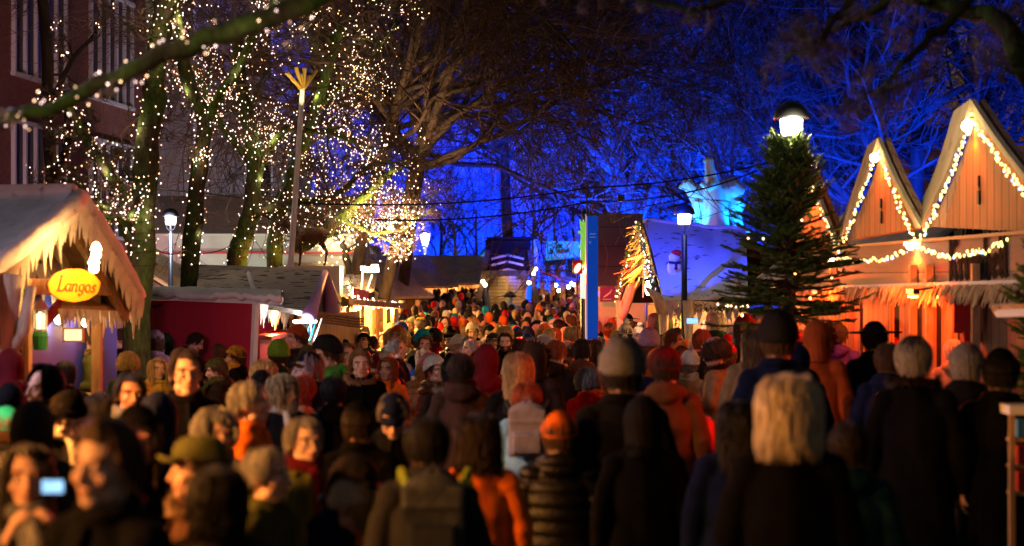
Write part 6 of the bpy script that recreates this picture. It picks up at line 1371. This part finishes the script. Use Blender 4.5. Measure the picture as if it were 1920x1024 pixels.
for k, px in enumerate((742,826,852,892,1000,1040,1075,1108)):
    d = 86-k%3*3; lab = ['thin far tree before the blue hall, beyond the far lamp','small far tree lit cyan from below, left one','small far tree lit cyan from below, second','far tree with bright blue base left of the ship stage','far bare tree behind the ship stage roof','far bare tree behind the left end of the cyan banner','far bare tree behind the cyan banner middle','far bare tree just left of the blue pillar top'][k]
    auto_tree(lab, P(px,0,d).x, d, (8,6.5,6,7,9,8,8.5,8)[k], .13, 60+k, counts=(8,5,4,3), minr=.016, group=DG, first=.35, mx=3)
for x, y, z, tg, Wt, c, cn, lab in ((-9.5,30,.5,(-13,38,7),3600,(1,.52,.6),120,'added violet pink wash light on the ground before the brick facade'),(-7.5,50,.5,(-9.3,55,8),1500,(.8,.72,.8),110,'added pale wash light at the foot of the grey tower'),(-6.2,36,.4,(-6,38,2.4),380,(.8,.95,.7),130,'added pale green wash light below the marquee wall')):
    q = V3(x,y,z); t = thing('added_wash_light', lab, 'floodlight', q); m = MB(); m.box(q-V3(0,0,.09), (.3,.2,.14)); part('housing', m, M_METAL, t); m = MB(); m.box(q-V3(0,0,.012), (.24,.14,.012)); part('lens', m, E_LAMP, t); add_light('SPOT', q+V3(0,0,.03), Wt, c, .1, target=Vector(tg), cone=cn, blend=.7, parent=t)  # added fixtures that brighten the brick wall, tower and marquee
lamp_post('added street lamp outside the picture at left before the snack hut', -5.6, 10.2, 3.86, 620, (.86,.72,1))  # added lamp out of view, lights the snack hut roof
q = P(1112,372,26)+V3(.42,-.12,0); t = thing('added_blue_spot', 'small added blue spotlight clamped to the truss of the blue pillar', 'floodlight', q); m = MB(); m.box(q, (.1,.1,.1)); m.tube([q, q+V3(-.4,.1,0)], .012, 5); part('housing', m, M_METAL, t); add_light('SPOT', q+V3(.1,-.02,0), 900, (.0,.03,1), .05, target=P(1310,485,28.5), cone=52, blend=.5, parent=t)  # added fixture that turns the snow roof blue
add_light('SPOT', P(697,503,30.7), 3600, (1,.6,.3), .15, target=P(900,60,41), cone=75, blend=.8, parent=None).name = 'added_beam'  # added spot without housing, brightens the canopy from the mast side
add_light('SPOT', P(697,512,30.2), 2600, (1,.40,.08), .12, target=P(880,640,22), cone=72, blend=.8).name = 'added_beam'  # added spot without housing, warms the middle crowd
add_light('SPOT', P(697,500,30.9), 1500, (1,.62,.3), .12, target=P(800,535,46), cone=50, blend=.8).name = 'added_beam'  # added spot without housing, brightens the far stall roofs
def flood(label, x, y, z, tgt, Wt, col=(0,.032,1), cone=80):
    q = V3(x,y,z); t = thing('ground_floodlight', label, 'floodlight', (x,y,z), 'blue floodlights'); m = MB(); m.box(q-V3(0,0,.09), (.3,.3,.14)); part('housing', m, M_METAL, t); m = MB(); m.box(q-V3(0,0,.012), (.24,.24,.012)); part('lens', m, mat('blue_lens'), t)
    add_light('SPOT', q+V3(0,0,.03), Wt, col, .15, target=Vector(tgt), cone=cone, blend=.6, parent=t)
FL = [(P(1180,0,43).x,43,1.0,(P(1180,0,50).x,50,8),95000,'behind the plain roofed hall'),(P(1290,0,43).x,43,1.0,(P(1270,0,52).x,52,9),80000,'behind the snow roof stall'),(P(1440,0,40).x,40,.5,(P(1430,0,48).x,48,8),32000,'behind the dark fir'),(P(1600,0,35).x,35,.5,(P(1600,0,43).x,43,8),24000,'behind the smaller pointed gable'),(P(1780,0,33).x,33,.5,(P(1760,0,41).x,41,8),24000,'behind the tall pointed gable'),(P(1130,0,60).x,60,.5,(P(1140,0,70).x,70,8),52000,'behind the cyan banner')]
for x,y,z,tg,Wt,lab in FL: flood('blue floodlight on the ground '+lab, x,y,z,tg,Wt, cone=95)
for k, px in enumerate((715,790,865,940,1020,1100)):
    x = P(px,0,92).x; flood('blue floodlight at the foot of the glass hall, '+('far left','second from left','third from left','third from right','second from right','far right')[k], x, 92.5, .3, (x,98,2.6), 8000, (0,.028,1), 120)
for px, lab in ((826,'cyan uplight under the left small far tree'),(856,'cyan uplight under the second small far tree'),(893,'blue uplight under the far tree left of the ship stage')):
    x = P(px,0,84).x; flood(lab, x, 82.5, 1.6, (x,85,5), 1500, (0,.35,1), 90)
# ================================================================= CROWD
build_people_library()
LAND = [(-999,60,'at the left edge'),(60,250,'near the snack hut'),(250,480,'near the maroon booth'),(480,600,'near the bark roofs'),(600,720,'near the garland stall'),(720,900,'left of the ship stage'),(900,1010,'before the ship stage'),(1010,1095,'near the pavilion posts'),(1095,1240,'near the blue pillar'),(1240,1400,'near the snow roof stall'),(1400,1560,'near the dark fir'),(1560,1800,'near the gable houses'),(1800,2999,'at the right edge')]
def pp(px, top, s, yaw, body='a0', coat=('black','parka'), hair=('short','brown'), hat=None, **k):
    a = (top-HZ)/F; d = 12.
    for _ in range(60):
        gz = GZ((px-960)/F*d, d); h = EYE-a*d-gz; d = lerp(d, .151*max(h,1.0)*F/s, .4)
    gz = GZ((px-960)/F*d, d); h = EYE-a*d-gz
    o = person((px-960)/F*d, d, h, yaw+math.degrees(math.atan2((px-960), F))*-1, body, coat, hair, hat, **k); PEOPLE[-1]['px'] = px; PEOPLE[-1]['d'] = d; PEOPLE[-1]['hand'] = True; return o
L_, R_, A_, C_ = -90, 90, 180, 0
J, PK, PF, LG = 'jacket', 'parka', 'puffer', 'long'
def sp(*c): return c
rows = [
 # px, top, s, yaw, body, coat, hair, hat, extras
 (48,632,45,150,'a0',('dark brown',J),('bushy','blond'),None,{}), (72,625,35,A_,'a0',('black',PK),('short','dark brown'),None,{}),
 (112,640,42,-95,'a3',('dark green',J),('bun','dark brown'),None,{}), (165,617,46,-80,'a0',('olive',PK),('quiff','brown'),None,{'fur':'tan'}),
 (197,625,38,A_,'a0',('black',PK),None,('hood','black'),{}), (224,620,40,-85,'a0',('black',J),('short','brown'),None,{'glasses':True}),
 (245,667,42,175,'a0',('dark green',PK),('curly','blond'),None,{}), (296,627,36,140,'a0',('lilac',PF),('long','brown'),('beanie','lilac'),{}),
 (330,630,32,120,'a0',('dark green',PK),None,('hood','dark green'),{}), (361,624,34,80,'e0',('black',PK),('short','dark brown'),None,{}),
 (401,617,33,75,'a0',('black',J),('quiff','black'),None,{}), (416,648,30,A_,'a0',('tan',PK),('short','light brown'),None,{}),
 (440,655,40,-100,'a0',('black',PK),('short','brown'),('beanie','yellow'),{'scarf':'yellow'}), (402,677,42,-95,'a0',('dark brown',PK),('short','brown'),('beanie','olive'),{'scarf':'olive'}),
 (298,676,42,20,'a0',('yellow',PF),('long','blond'),None,{}), (330,658,42,150,'a0',('cream',J),('quiff','light brown'),None,{}),
 (348,664,86,8,'a0',('black',LG),('short','dark brown'),None,{'glasses':True}), (240,708,76,5,'a3',('black',J),('short','black'),None,{'scarf':'grey','skin':(.32,.17,.11)}),
 (88,697,76,-60,'a0',('black',PK),None,('hood','black'),{}), (12,665,58,A_,'a0',('maroon',PK),None,('hood','maroon'),{}),
 (8,695,52,-90,'a0',('black',J),('short','brown'),('beanie','cream'),{}), (22,732,62,A_,'a0',('black',PK),None,('hood','black'),{}),
 (14,775,72,A_,'a0',('black',J),('short','brown'),('beanie','teal'),{}), (125,738,84,10,'e0',('black',PK),('short','dark brown'),('beanie','black'),{'scarf':'cream'}),
 (60,770,92,160,'a0',('dark grey',PK),None,('hood','dark grey'),{}), (45,848,125,5,'c0',('grey',LG),('long','black'),None,{'scarf':'grey'}),
 (192,806,160,-42,'a0',('black',J),('quiff','brown'),None,{}), (258,785,102,5,'a0',('black',J),('long','dark brown'),('beanie','black'),{}),
 (368,836,112,-80,'a0',('brown',PK),('short','dark brown'),('flatcap','olive'),{'fur':'tan'}), (408,888,122,170,'a0',('dark brown',J),('bob','black'),None,{}),
 (405,780,86,60,'a2',('brown',PK),('curly','grey'),None,{'scarf':'grey'}), (472,722,80,80,'a0',('orange',J),('short','grey'),None,{}),
 (527,708,64,5,'a1',('black',J),('bob','blond'),None,{'scarf':'cream'}), (558,712,58,150,'a0',('tan',PK),('bob','red'),None,{}),
 (487,700,52,170,'a0',('black',J),('short','black'),('cap','black'),{}), (565,668,64,-70,'a0',('black',PK),('short','grey'),('cap','black'),{'glasses':True}),
 (508,650,46,A_,'a0',('dark green',PK),('short','brown'),('slouch','lime green'),{}), (498,682,48,170,'a0',('cream',PK),('curly','blond'),None,{}),
 (550,615,44,-75,'a0',('dark brown',J),('short','brown'),('beanie','rust'),{}), (572,652,42,160,'a0',('black',PK),('short','brown'),('cap','olive'),{}),
 (612,642,54,-80,'a0',('green',PK),('short','brown'),('slouch','dark grey'),{'glasses':True}), (646,648,44,0,'b1',('black',J),('long','light brown'),None,{}),
 (683,660,52,5,'a0',('black',LG),('quiff','light brown'),None,{'fur':'tan'}), (718,675,44,-20,'a0',('orange',PK),('long','red'),None,{}),
 (737,666,40,150,'a0',('black',J),('short','brown'),('beanie','cream'),{}), (740,737,78,-12,'e0',('black',J),('short','grey'),('cap','navy'),{}),
 (576,792,88,18,'a3',('olive',PK),('short','grey'),None,{'glasses':True,'scarf':'maroon'}), (640,856,95,60,'e0',('navy',J),('short','dark brown'),('cap','black'),{}),
 (678,905,88,-60,'e0',('orange',J),('bob','blond'),('beanie','cream'),{}), (802,792,108,A_,'a0',('dark grey',PK),('short','black'),None,{}),
 (898,786,92,A_,'a0',('orange',J),('bushy','dark brown'),None,{}), (846,676,62,A_,'a0',('dark brown',LG),('short','black'),('beanie','black'),{'fur':'tan'}),
 (868,670,64,175,'a0',('brown',PK),('short','brown'),None,{'scarf':'maroon'}), (903,656,58,A_,'a0',('maroon',PK),None,('hood','maroon'),{}),
 (805,658,34,5,'a0',('blue',PK),('bob','pale blond'),None,{}), (760,640,38,80,'a0',('dark grey',PK),('short','grey'),None,{}),
 (783,633,34,0,'a0',('black',J),('quiff','brown'),None,{}), (797,672,40,30,'e0',('tan',PF),('long','blond'),('slouch','pink'),{}),
 (730,623,30,0,'a0',('pink',PF),('bob','blond'),('beanie','pink'),{}), (698,626,30,-20,'a0',('dark grey',J),('short','black'),('cap','black'),{}),
 (670,637,28,5,'a0',('dark grey',PK),('short','brown'),('beanie','olive'),{}), (648,630,28,A_,'a0',('dark green',PK),('short','brown'),('beanie','teal'),{}),
 (590,607,30,170,'a0',('teal',PF),('short','light brown'),None,{}), (608,612,28,120,'a0',('teal',PF),('short','grey'),None,{}), (565,607,28,-90,'a0',('black',J),('short','black'),('beanie','black'),{}),
 (700,602,26,A_,'a0',('light blue',LG),('short','brown'),('beanie','olive'),{}), (718,598,24,150,'a0',('orange',PK),('short','brown'),('beanie','rust'),{}), (820,625,26,120,'a0',('dark grey',PK),('short','brown'),('beanie','grey'),{}),
 (863,634,34,20,'a0',('dark grey',J),('short','grey'),None,{'glasses':True}), (880,640,36,-30,'a2',('tan',PK),('short','white'),None,{}), (898,612,28,0,'a0',('dark brown',PK),('short','brown'),('slouch','cream'),{}),
 (912,627,32,-10,'a0',('black',PK),('short','black'),('cap','dark grey'),{}), (936,632,32,0,'b1',('maroon',PK),('short','white'),('beanie','rust'),{}), (950,627,34,5,'a0',('black',J),('short','black'),None,{'beard':True}),
 (975,636,36,160,'a0',('cream',PK),('short','dark brown'),None,{}), (977,616,28,A_,'a0',('cream',PK),('short','brown'),('beanie','blue'),{}),
 (965,668,66,175,'a0',('black',J),('long','blond'),None,{}), (985,722,62,178,'a0',('light blue',PK),('long','red'),None,{}), (1022,678,50,A_,'a0',('dark brown',J),('short','grey'),('cap','black'),{'scarf':'tan'}),
 (1063,678,38,-5,'a1',('black',J),('bob','dark brown'),None,{}), (1108,698,48,165,'a0',('red',J),('curly','grey'),None,{}), (1090,641,46,172,'a0',('brown',PK),('short','dark brown'),None,{}),
 (990,652,56,175,'a0',('brown',LG),None,('furhood','brown'),{}), (1033,642,50,160,'b0',('dark brown',PK),('short','red'),None,{}), (1064,644,36,A_,'a0',('tan',J),('short','brown'),('cap','cream'),{}),
 (1063,628,28,175,'a0',('black',PK),('short','brown'),('beanie','olive'),{}), (1120,640,38,175,'a0',('dark green',J),('bob','brown'),None,{}), (1018,610,30,170,'a0',('black',J),('short','light brown'),None,{}),
 (1047,604,26,A_,'a0',('dark grey',PK),('short','brown'),('slouch','lilac'),{}), (1098,624,28,A_,'a0',('dark grey',J),('short','brown'),('beanie','dark green'),{}),
 (1165,662,97,A_,'a0',('black',LG),('short','black'),('slouch','grey'),{}), (1252,662,72,178,'a0',('brown',PK),('short','dark brown'),('beanie','maroon'),{}), (1206,631,42,170,'a0',('olive',PK),('long','light brown'),('slouch','lilac'),{}),
 (1163,612,34,A_,'a0',('black',LG),('short','brown'),('pompom','cream'),{}), (1176,642,32,A_,'a0',('cream',PK),('short','brown'),('pompom','cream'),{}), (1168,592,28,60,'a0',('black',LG),('short','brown'),('brimhat','black'),{}),
 (1045,786,80,A_,'a0',('black',PF),('short','brown'),('beanie','orange'),{}), (1248,597,34,175,'a0',('green',LG),('short','red'),('furhood','dark green'),{}), (1220,590,30,170,'a0',('maroon',PK),('long','light brown'),None,{}),
 (1272,596,34,10,'a0',('black',PK),('curly','pale blond'),None,{}), (1262,622,42,80,'a0',('dark brown',PK),('quiff','brown'),None,{}), (1320,622,46,178,'c0',('brown',J),('short','red'),None,{}),
 (1356,588,40,172,'a0',('dark green',PK),('bob','pale blond'),None,{}), (1330,606,32,A_,'a0',('cream',PK),('short','brown'),('slouch','lilac'),{}), (1350,642,50,-110,'a0',('tan',LG),('curly','brown'),('cap','pink'),{'fur':'brown'}),
 (1397,600,46,-25,'a1',('black',PK),('long','dark brown'),('beanie','maroon'),{'scarf':'black'}), (1408,622,60,170,'a0',('tan',LG),('long','light brown'),None,{}), (1462,607,82,178,'a0',('navy',LG),('short','brown'),('slouch','dark grey'),{}),
 (1478,718,128,178,'a0',('black',LG),('bushy','pale blond'),None,{}), (1530,612,62,172,'a0',('rust',LG),None,('furhood','rust'),{}), (1585,580,42,-80,'a0',('black',J),('quiff','dark brown'),None,{}),
 (1580,612,46,170,'a0',('purple',PK),('short','brown'),('beanie','brown'),{}), (1622,598,38,A_,'a0',('dark grey',PK),('short','grey'),None,{}), (1642,585,36,A_,'a0',('purple',PK),('short','black'),('beanie','black'),{}),
 (1645,612,60,A_,'a0',('black',LG),('short','black'),('brimhat','black'),{}), (1680,602,44,175,'a0',('red',PK),('short','dark brown'),None,{}), (1668,650,66,178,'a0',('navy',PK),('short','brown'),None,{}),
 (1718,640,88,178,'a0',('black',LG),('short','grey'),('cap','dark grey'),{'fur':'dark brown'}), (1792,642,46,A_,'a0',('tan',PK),('short','pale blond'),None,{}), (1815,655,76,175,'a0',('black',PK),('short','grey'),('beanie','grey'),{}),
 (1870,668,84,A_,'a0',('black',LG),('short','black'),('beanie','black'),{}), (1590,800,95,A_,'a0',('dark teal',PK),('short','dark brown'),None,{}) , (1490,655,60,A_,'a0',('navy',LG),None,('hood','navy'),{}),
 (1500,590,44,A_,'a0',('maroon',PK),('short','white'),None,{}), (1440,600,40,A_,'a0',('navy',PK),('bob','blond'),None,{}), (1552,604,38,-30,'a0',('maroon',PK),('curly','grey'),None,{'glasses':True}),
 (120,682,52,A_,'a0',('black',PK),('short','dark brown'),None,{}), (188,745,70,A_,'a0',('black',J),('bob','black'),None,{}), (300,752,84,A_,'a0',('navy',PK),None,('hood','navy'),{}), (620,712,62,A_,'a0',('black',PK),('short','black'),None,{}),
 (680,765,80,170,'a0',('black',LG),('short','dark brown'),('beanie','black'),{}), (500,850,100,60,'a0',('olive',PK),('short','grey'),None,{}), (1210,760,88,A_,'a0',('black',LG),None,('hood','black'),{}), (1385,760,92,178,'a0',('navy',LG),('long','black'),None,{}),
]
for r in rows:
    px, top, s, yaw, body, coat, hair, hat, ex = r
    if yaw < -45 and body == 'a0' and (px*7) % 3 == 0: body = 'b0'
    pp(px, top, s, yaw, body, coat, hair or ('bald','brown'), hat, rnd=random, **ex)
# the rest of the crowd fills the lane
rng = random.Random(2024); placed = [(q['x'], q['y'], q['h']) for q in PEOPLE]
def pick(w): 
    t = rng.random()*sum(b for a, b in w)
    for a, b in w:
        t -= b
        if t <= 0: return a
    return w[-1][0]
darkc = [('black',9),('dark grey',3),('navy',3),('dark green',2),('olive',2.5),('brown',3),('dark brown',2),('maroon',2.5),('tan',3),('red',3),('teal',1.5),('grey',1.5),('cream',2),('blue',1.5),('orange',1.8),('pink',1),('yellow',.5),('lilac',.6)]
hatc = [('black',3),('cream',3.5),('grey',2),('red',1.6),('rust',1.5),('orange',1.6),('navy',1.5),('maroon',2),('pink',1.5),('lilac',1),('olive',1.5),('white',1),('mint',.6),('yellow',.8),('teal',.7),('blue',.6)]
count = 0; tries = 0; NTOT = 297
while len(PEOPLE) < NTOT and tries < 60000:
    tries += 1
    d = 18.5+17*rng.random()**.9; 
    left = lerp(560, 735, min(1,(d-14)/40)); right = lerp(1560, 1110, min(1,max(0,(d-16))/32))
    if 25 < d < 40: right = min(right, 1235)
    left = max(left, 560)
    px = rng.uniform(left, right); x = (px-960)/F*d; h = rng.choice((1.6,1.66,1.7,1.75,1.8,1.68,1.62,1.35 if d > 20 else 1.7))
    if abs(px-1111) < 22 and d < 27: continue
    ms = .40+.003*d
    ok = True
    for (a, b, hh) in placed:
        if (a-x)**2+(b-d)**2 < ms*ms: ok = False; break
    if not ok: continue
    if d < 26:  # never cover a hand placed figure
        top = HZ+(EYE-h-GZ(x,d))*F/d
        if any(q.get('hand') and q['d'] > d and abs(q['px']-px) < 22 and top < HZ+(EYE-q['h']-GZ(q['x'],q['d']))*F/q['d']+40 for q in PEOPLE): continue
    yaw = (rng.gauss(180,28) if rng.random() < lerp(.25,.85,min(1,max(0,(px-650)/450))) else rng.gauss(0,45)); 
    hk = rng.random(); hair = (rng.choice(('short','short','quiff','curly','bob','long','bun','short')), pick([('black',1),('dark brown',3),('brown',4),('light brown',2.5),('blond',2.5),('pale blond',1),('red',.7),('grey',2),('white',.8)]))
    hat = None
    if hk < .44: hat = (rng.choice(('beanie','beanie','slouch','pompom')), pick(hatc))
    elif hk < .53: hat = ('cap', pick([('black',3),('grey',1),('navy',1)]))
    cc = pick(darkc)
    if hat is None and hk < .57: hat = (rng.choice(('hood','furhood')), cc)
    person(x, d, h, yaw, rng.choice(('a0','a0','a1','a2','b0','b1','e0','a3')), (cc, rng.choice((J,PK,PK,PF,LG))), hair, hat, scarf=(pick(hatc) if rng.random() < .15 else None), glasses=rng.random() < .1 and d < 22, fur=None, rnd=rng, beard=(rng.random() < .18 and hair[0] in ('short','quiff')))
    PEOPLE[-1]['px'] = px; PEOPLE[-1]['d'] = d; placed.append((x, d, h))
# the farthest visitors, beyond three hundred, as one mass
mb = MB(); far_n = 0; tries = 0; pl = [(a,b) for a,b,c in placed if b > 33]
while far_n < 640 and tries < 60000:
    tries += 1; d = rng.uniform(34.5, 74); px = rng.uniform(lerp(640,715,(d-34)/40), 1135 if d > 38 else 1225); x = (px-960)/F*d
    if 900 < px < 1006 and d > 47.5: continue
    if any((a-x)**2+(b-d)**2 < .22 for a,b in pl): continue
    pl.append((x,d)); far_n += 1; g0 = GZ(x,d); h = g0+ rng.uniform(1.55,1.85); c = rng.choice((0,0,0,0,0,1,1,2,2,3,3,5,6)); hc = rng.choice((4,4,4,4,4,4,0,2,2,5,7,7,6,9,11,11,12)) if rng.random() < .97 else 10
    mb.loft([(x,d,g0,.15,.12),(x,d,g0+.8,.18,.14),(x,d,h-.42,.2,.13),(x,d,h-.3,.17,.11),(x,d,h-.24,.06,.06)], 8, c); mb.ball((x,d,h-.12), (.085,.1,.12), 8, 6, 8 if rng.random() < .4 else hc); mb.ball((x+rng.gauss(0,.01),d+rng.choice((.03,.02,-.02,-.02)),h-.085), (.088,.098,.100*rng.uniform(.9,1.15)), 8, 6, hc); mb.box((x,d+.02,g0+1.0+rng.uniform(.1,.2)), (.44,.2,.3), c, Matrix.Rotation(rng.gauss(0,.15),3,'Y'))
def fixed(nm, c): return mat(nm, c, .85, var=.2)
st = part('distant_crowd', mb, [fixed('far_black', COLORS['black']), fixed('far_navy', COLORS['navy']), fixed('far_brown', COLORS['brown']), fixed('far_olive', COLORS['olive']), fixed('far_hair', HAIRCOL['dark brown']), fixed('far_cream', COLORS['cream']), fixed('far_red', COLORS['red']), fixed('far_black', COLORS['black']), fixed('far_face', (.55,.34,.25)), fixed('far_orange', COLORS['orange']), fixed('far_teal', COLORS['teal']), fixed('far_blond', HAIRCOL['blond']), fixed('far_pink', COLORS['pink'])], None, True); st['kind'] = 'stuff'; st['label'] = 'farthest heads of the crowd melting into one mass before the stage'; st['category'] = 'crowd'
# ---- labels that single each visitor out
def describe():
    def facing(y):
        y = (y+180) % 360-180
        return 'facing the camera' if abs(y) < 40 else 'seen from behind' if abs(y) > 140 else ('facing left' if y < 0 else 'facing right')
    hn = {'beanie':'beanie','slouch':'slouchy beanie','pompom':'bobble hat','cap':'cap','flatcap':'flat cap','hood':'hood up','furhood':'fur hood up','brimhat':'brimmed hat'}
    hr = {'short':'short','quiff':'swept','curly':'curly','long':'long','bushy':'bushy long','bob':'bobbed','bun':'tied back','bald':'hidden'}
    cn = {'jacket':'jacket','parka':'parka','puffer':'quilted jacket','long':'long coat'}
    groups = {}
    for q in PEOPLE:
        px = q['px']; q['px'] = px
        head = f"{q['hat'][1]} {hn[q['hat'][0]]}" if q['hat'] else f"{hr[q['hair'][0]]} {q['hair'][1]} hair"
        coat = f"{q['coat'][0]} {cn[q['coat'][1]]}"
        if q['hat'] and q['hat'][0] in ('hood','furhood') : head = hn[q['hat'][0]]
        ex = ', glasses' if q['glasses'] else ''
        if q['beard']: ex += ', beard'
        if q['scarf']: ex += f", {q['scarf']} scarf"
        q['base'] = f"{head}{ex} and {coat}"; q['face'] = facing(q['yaw']); q['land'] = next(n for a, b, n in LAND if a <= px < b)
    def uniq(fn, qs):
        d = {}
        for q in qs: d.setdefault(fn(q), []).append(q)
        return d
    todo = PEOPLE
    for fn in (lambda q: f"person with {q['base']} {q['face']}", lambda q: f"person with {q['base']} {q['face']}, {q['land']}"):
        d = uniq(fn, todo); nxt = []
        for k, v in d.items():
            if len(v) == 1 and len(k.split()) >= 4: v[0]['lab'] = k
            else: nxt += v
        todo = nxt
    dd = uniq(lambda q: f"{q['base']} {q['face']}, {q['land']}", todo)
    for k, v in dd.items():
        v.sort(key=lambda q: q['d'])
        for i, q in enumerate(v): q['lab'] = ('nearest ' if i == 0 else 'farthest ' if i == len(v)-1 else 'middle ')+'person, '+k
        if len(v) > 3: v.sort(key=lambda q: q['px']); [q.__setitem__('lab', ('first','second','third','fourth','fifth','sixth','seventh','eighth')[min(i,7)]+' from left, person, '+k) for i, q in enumerate(v)]
    for q in PEOPLE:
        w = q['lab'].split(); q['o']['label'] = ' '.join(w[:16])
describe()
# ---- things carried by visitors
def held_phone(label, q, w, h, emit):
    t = thing('smartphone', label, 'phone', q); m = MB(); m.box(q, (w,.009,h)); part('body', m, M_BLACK, t); m = MB(); m.box(q-V3(0,.0055,0), (w*.92,.002,h*.9)); part('screen', m, mat('phone_screen', (.2,.5,.8), .2, emit=(.18,.5,.95), strength=1.6, var=.8, vscale=60), t)
v = next(q for q in PEOPLE if q.get('hand') and q['px'] == 1320); ph = P(1298, 602, v['d']+.36); held_phone('lit smartphone held up sideways above the red lit person to film', ph, .15, .075, 1)
v2 = next(q for q in PEOPLE if q.get('hand') and q['px'] == 45); ph = P(100, 912, v2['d']-.40); held_phone('small white lit phone held by the black haired person at lower left', ph, .075, .045, 1)
def backpack(label, px, py, d, col, sz, strap):
    q = P(px,py,d); t = thing('backpack', label, 'backpack', q); m = MB(); m.box(q, (sz*.62,.10,sz*.78)); m.ball(q+V3(0,0,sz*.36), (sz*.31,.05,sz*.16), 14, 10); m.box(q-V3(0,.07,sz*.16), (sz*.46,.06,sz*.34)); m.tube([q+V3(-sz*.3,-.05,sz*.2),q+V3(sz*.3,-.05,sz*.2)], .012, 5); m.tube([q+V3(-.04,.02,sz*.5),q+V3(0,.02,sz*.6),q+V3(.04,.02,sz*.5)], .01, 5); me = remesh(m, 'bag', .010, 2); me.materials.append(mat('bag_'+label[:5].strip(), col, .6, var=.2, bump=.4)); o = link(bpy.data.objects.new('bag', me), t); o.location = -q
    for s in (-1,1):
      m = MB(); m.tube([q+V3(s*sz*.25,.02,sz*.35),q+V3(s*sz*.34,.15,sz*.5),q+V3(s*sz*.36,.22,sz*.3)], .018, 5)
      part('strap', m, mat('strap_'+label[:5].strip(), strap, .6), t)
v = next(q for q in PEOPLE if q.get('hand') and q['px'] == 985); backpack('grey translucent backpack on the red haired person in light blue', 988, 812, v['d']-.22, (.20,.18,.2), .40, (.02,.02,.02))
v = next(q for q in PEOPLE if q.get('hand') and q['px'] == 802); backpack('dark grey backpack with lime trim on the black haired person in front', 812, 985, v['d']-.24, (.035,.04,.045), .40, (.2,.28,.02))
v = next(q for q in PEOPLE if q.get('hand') and q['px'] == 1252); q = P(1322,815,v['d']+.05); t = thing('shopping_bag', 'bright red bag carried at the side of the person in maroon beanie', 'bag', q); m = MB(); m.loft([(q.x,q.y,q.z-.2,.06,.12),(q.x,q.y,q.z-.18,.07,.13),(q.x,q.y,q.z+.08,.06,.12),(q.x,q.y,q.z+.12,.03,.1)], 12); part('sack', m, mat('red_bag', (.5,.01,.01), .5), t, True); m = MB(); m.tube([q+V3(0,-.06,.1),q+V3(-.04,-.03,.2),q+V3(0,.04,.1)], .008, 5); part('handle', m, M_BLACK, t)
v = next(q for q in PEOPLE if q.get('hand') and q['px'] == 165); q = P(168,683,v['d']-.2); m = MB(); m.poly([q+V3(-.03,0,.02),q+V3(-.025,0,-.008),q+V3(.005,0,-.025),q+V3(.032,0,-.02),q+V3(.03,0,.012),q+V3(.0,0,.026)], (0,-.006,0)); o = part('chest_logo', m, M_WHITE, v['o']); 
o.parent = None; o.parent = v['o']; o.matrix_parent_inverse = v['o'].matrix_basis.inverted(); o.location = v['o'].location*1.0; o.location = (0,0,0)
o.data.transform(Matrix.Translation(wloc(v['o'])))
v = next(q for q in PEOPLE if q.get('hand') and q['px'] == 1668); q = P(1640,752,v['d']-.26); m = MB(); CP = {'C':(.6,[[(.5,.85),(.3,1),(.1,.8),(.1,.2),(.3,0),(.5,.15)]]),'A':(.62,[[(.05,0),(.28,1),(.52,0)],[(.14,.35),(.42,.35)]]),'M':(.75,[[(.08,0),(.1,1),(.35,.4),(.6,1),(.62,0)]]),'P':(.6,[[(.1,0),(.1,1)],[(.1,1),(.4,.95),(.45,.7),(.36,.5),(.1,.48)]])}
write(m, 'CAMP', CP, q, V3(1,0,.02).normalized(), V3(0,0,1), .06, nib=(.16,.14), out=V3(0,-1,0), t=.004); o = part('jacket_print', m, M_WHITE, None); o.parent = v['o']; bpy.context.view_layer.update(); o.matrix_parent_inverse = v['o'].matrix_world.inverted()
# ================================================================= WORLD, MOON, CAMERA
w = bpy.data.worlds.new('World'); SC.world = w; w.use_nodes = True; nt = w.node_tree; bg = nt.nodes['Background']
sky = nt.nodes.new('ShaderNodeTexSky'); sky.sky_type = 'NISHITA'; sky.sun_disc = False; sky.sun_elevation = rad(-1); sky.sun_rotation = rad(200)
nt.links.new(sky.outputs[0], bg.inputs[0]); bg.inputs[1].default_value = .15
l = bpy.data.lights.new('moonlight', 'SUN'); l.energy = .008; l.angle = rad(.5); l.color = (.7,.8,1); o = link(bpy.data.objects.new('moonlight', l)); o.rotation_euler = (rad(50),0,rad(-160))
cam = bpy.data.cameras.new('camera'); co = link(bpy.data.objects.new('camera', cam)); co.location = (0,0,EYE); co.rotation_euler = (rad(90)+math.atan(13/F), 0, 0)
cam.sensor_width = 36; cam.lens = 36*F/1920; cam.clip_end = 1000; cam.clip_start = .1
cam.dof.use_dof = True; cam.dof.focus_distance = 27; cam.dof.aperture_fstop = 1.6
SC.camera = co
SC.view_settings.view_transform = 'Standard'; SC.view_settings.look = 'None'; SC.view_settings.exposure = 0; SC.view_settings.gamma = 1
SC.cycles.use_denoising = True; SC.cycles.sample_clamp_indirect = 2.5; SC.cycles.max_bounces = 5; SC.cycles.diffuse_bounces = 2; SC.cycles.glossy_bounces = 2; SC.cycles.transmission_bounces = 2; SC.cycles.use_light_tree = True
SC.cycles.caustics_reflective = False; SC.cycles.caustics_refractive = False
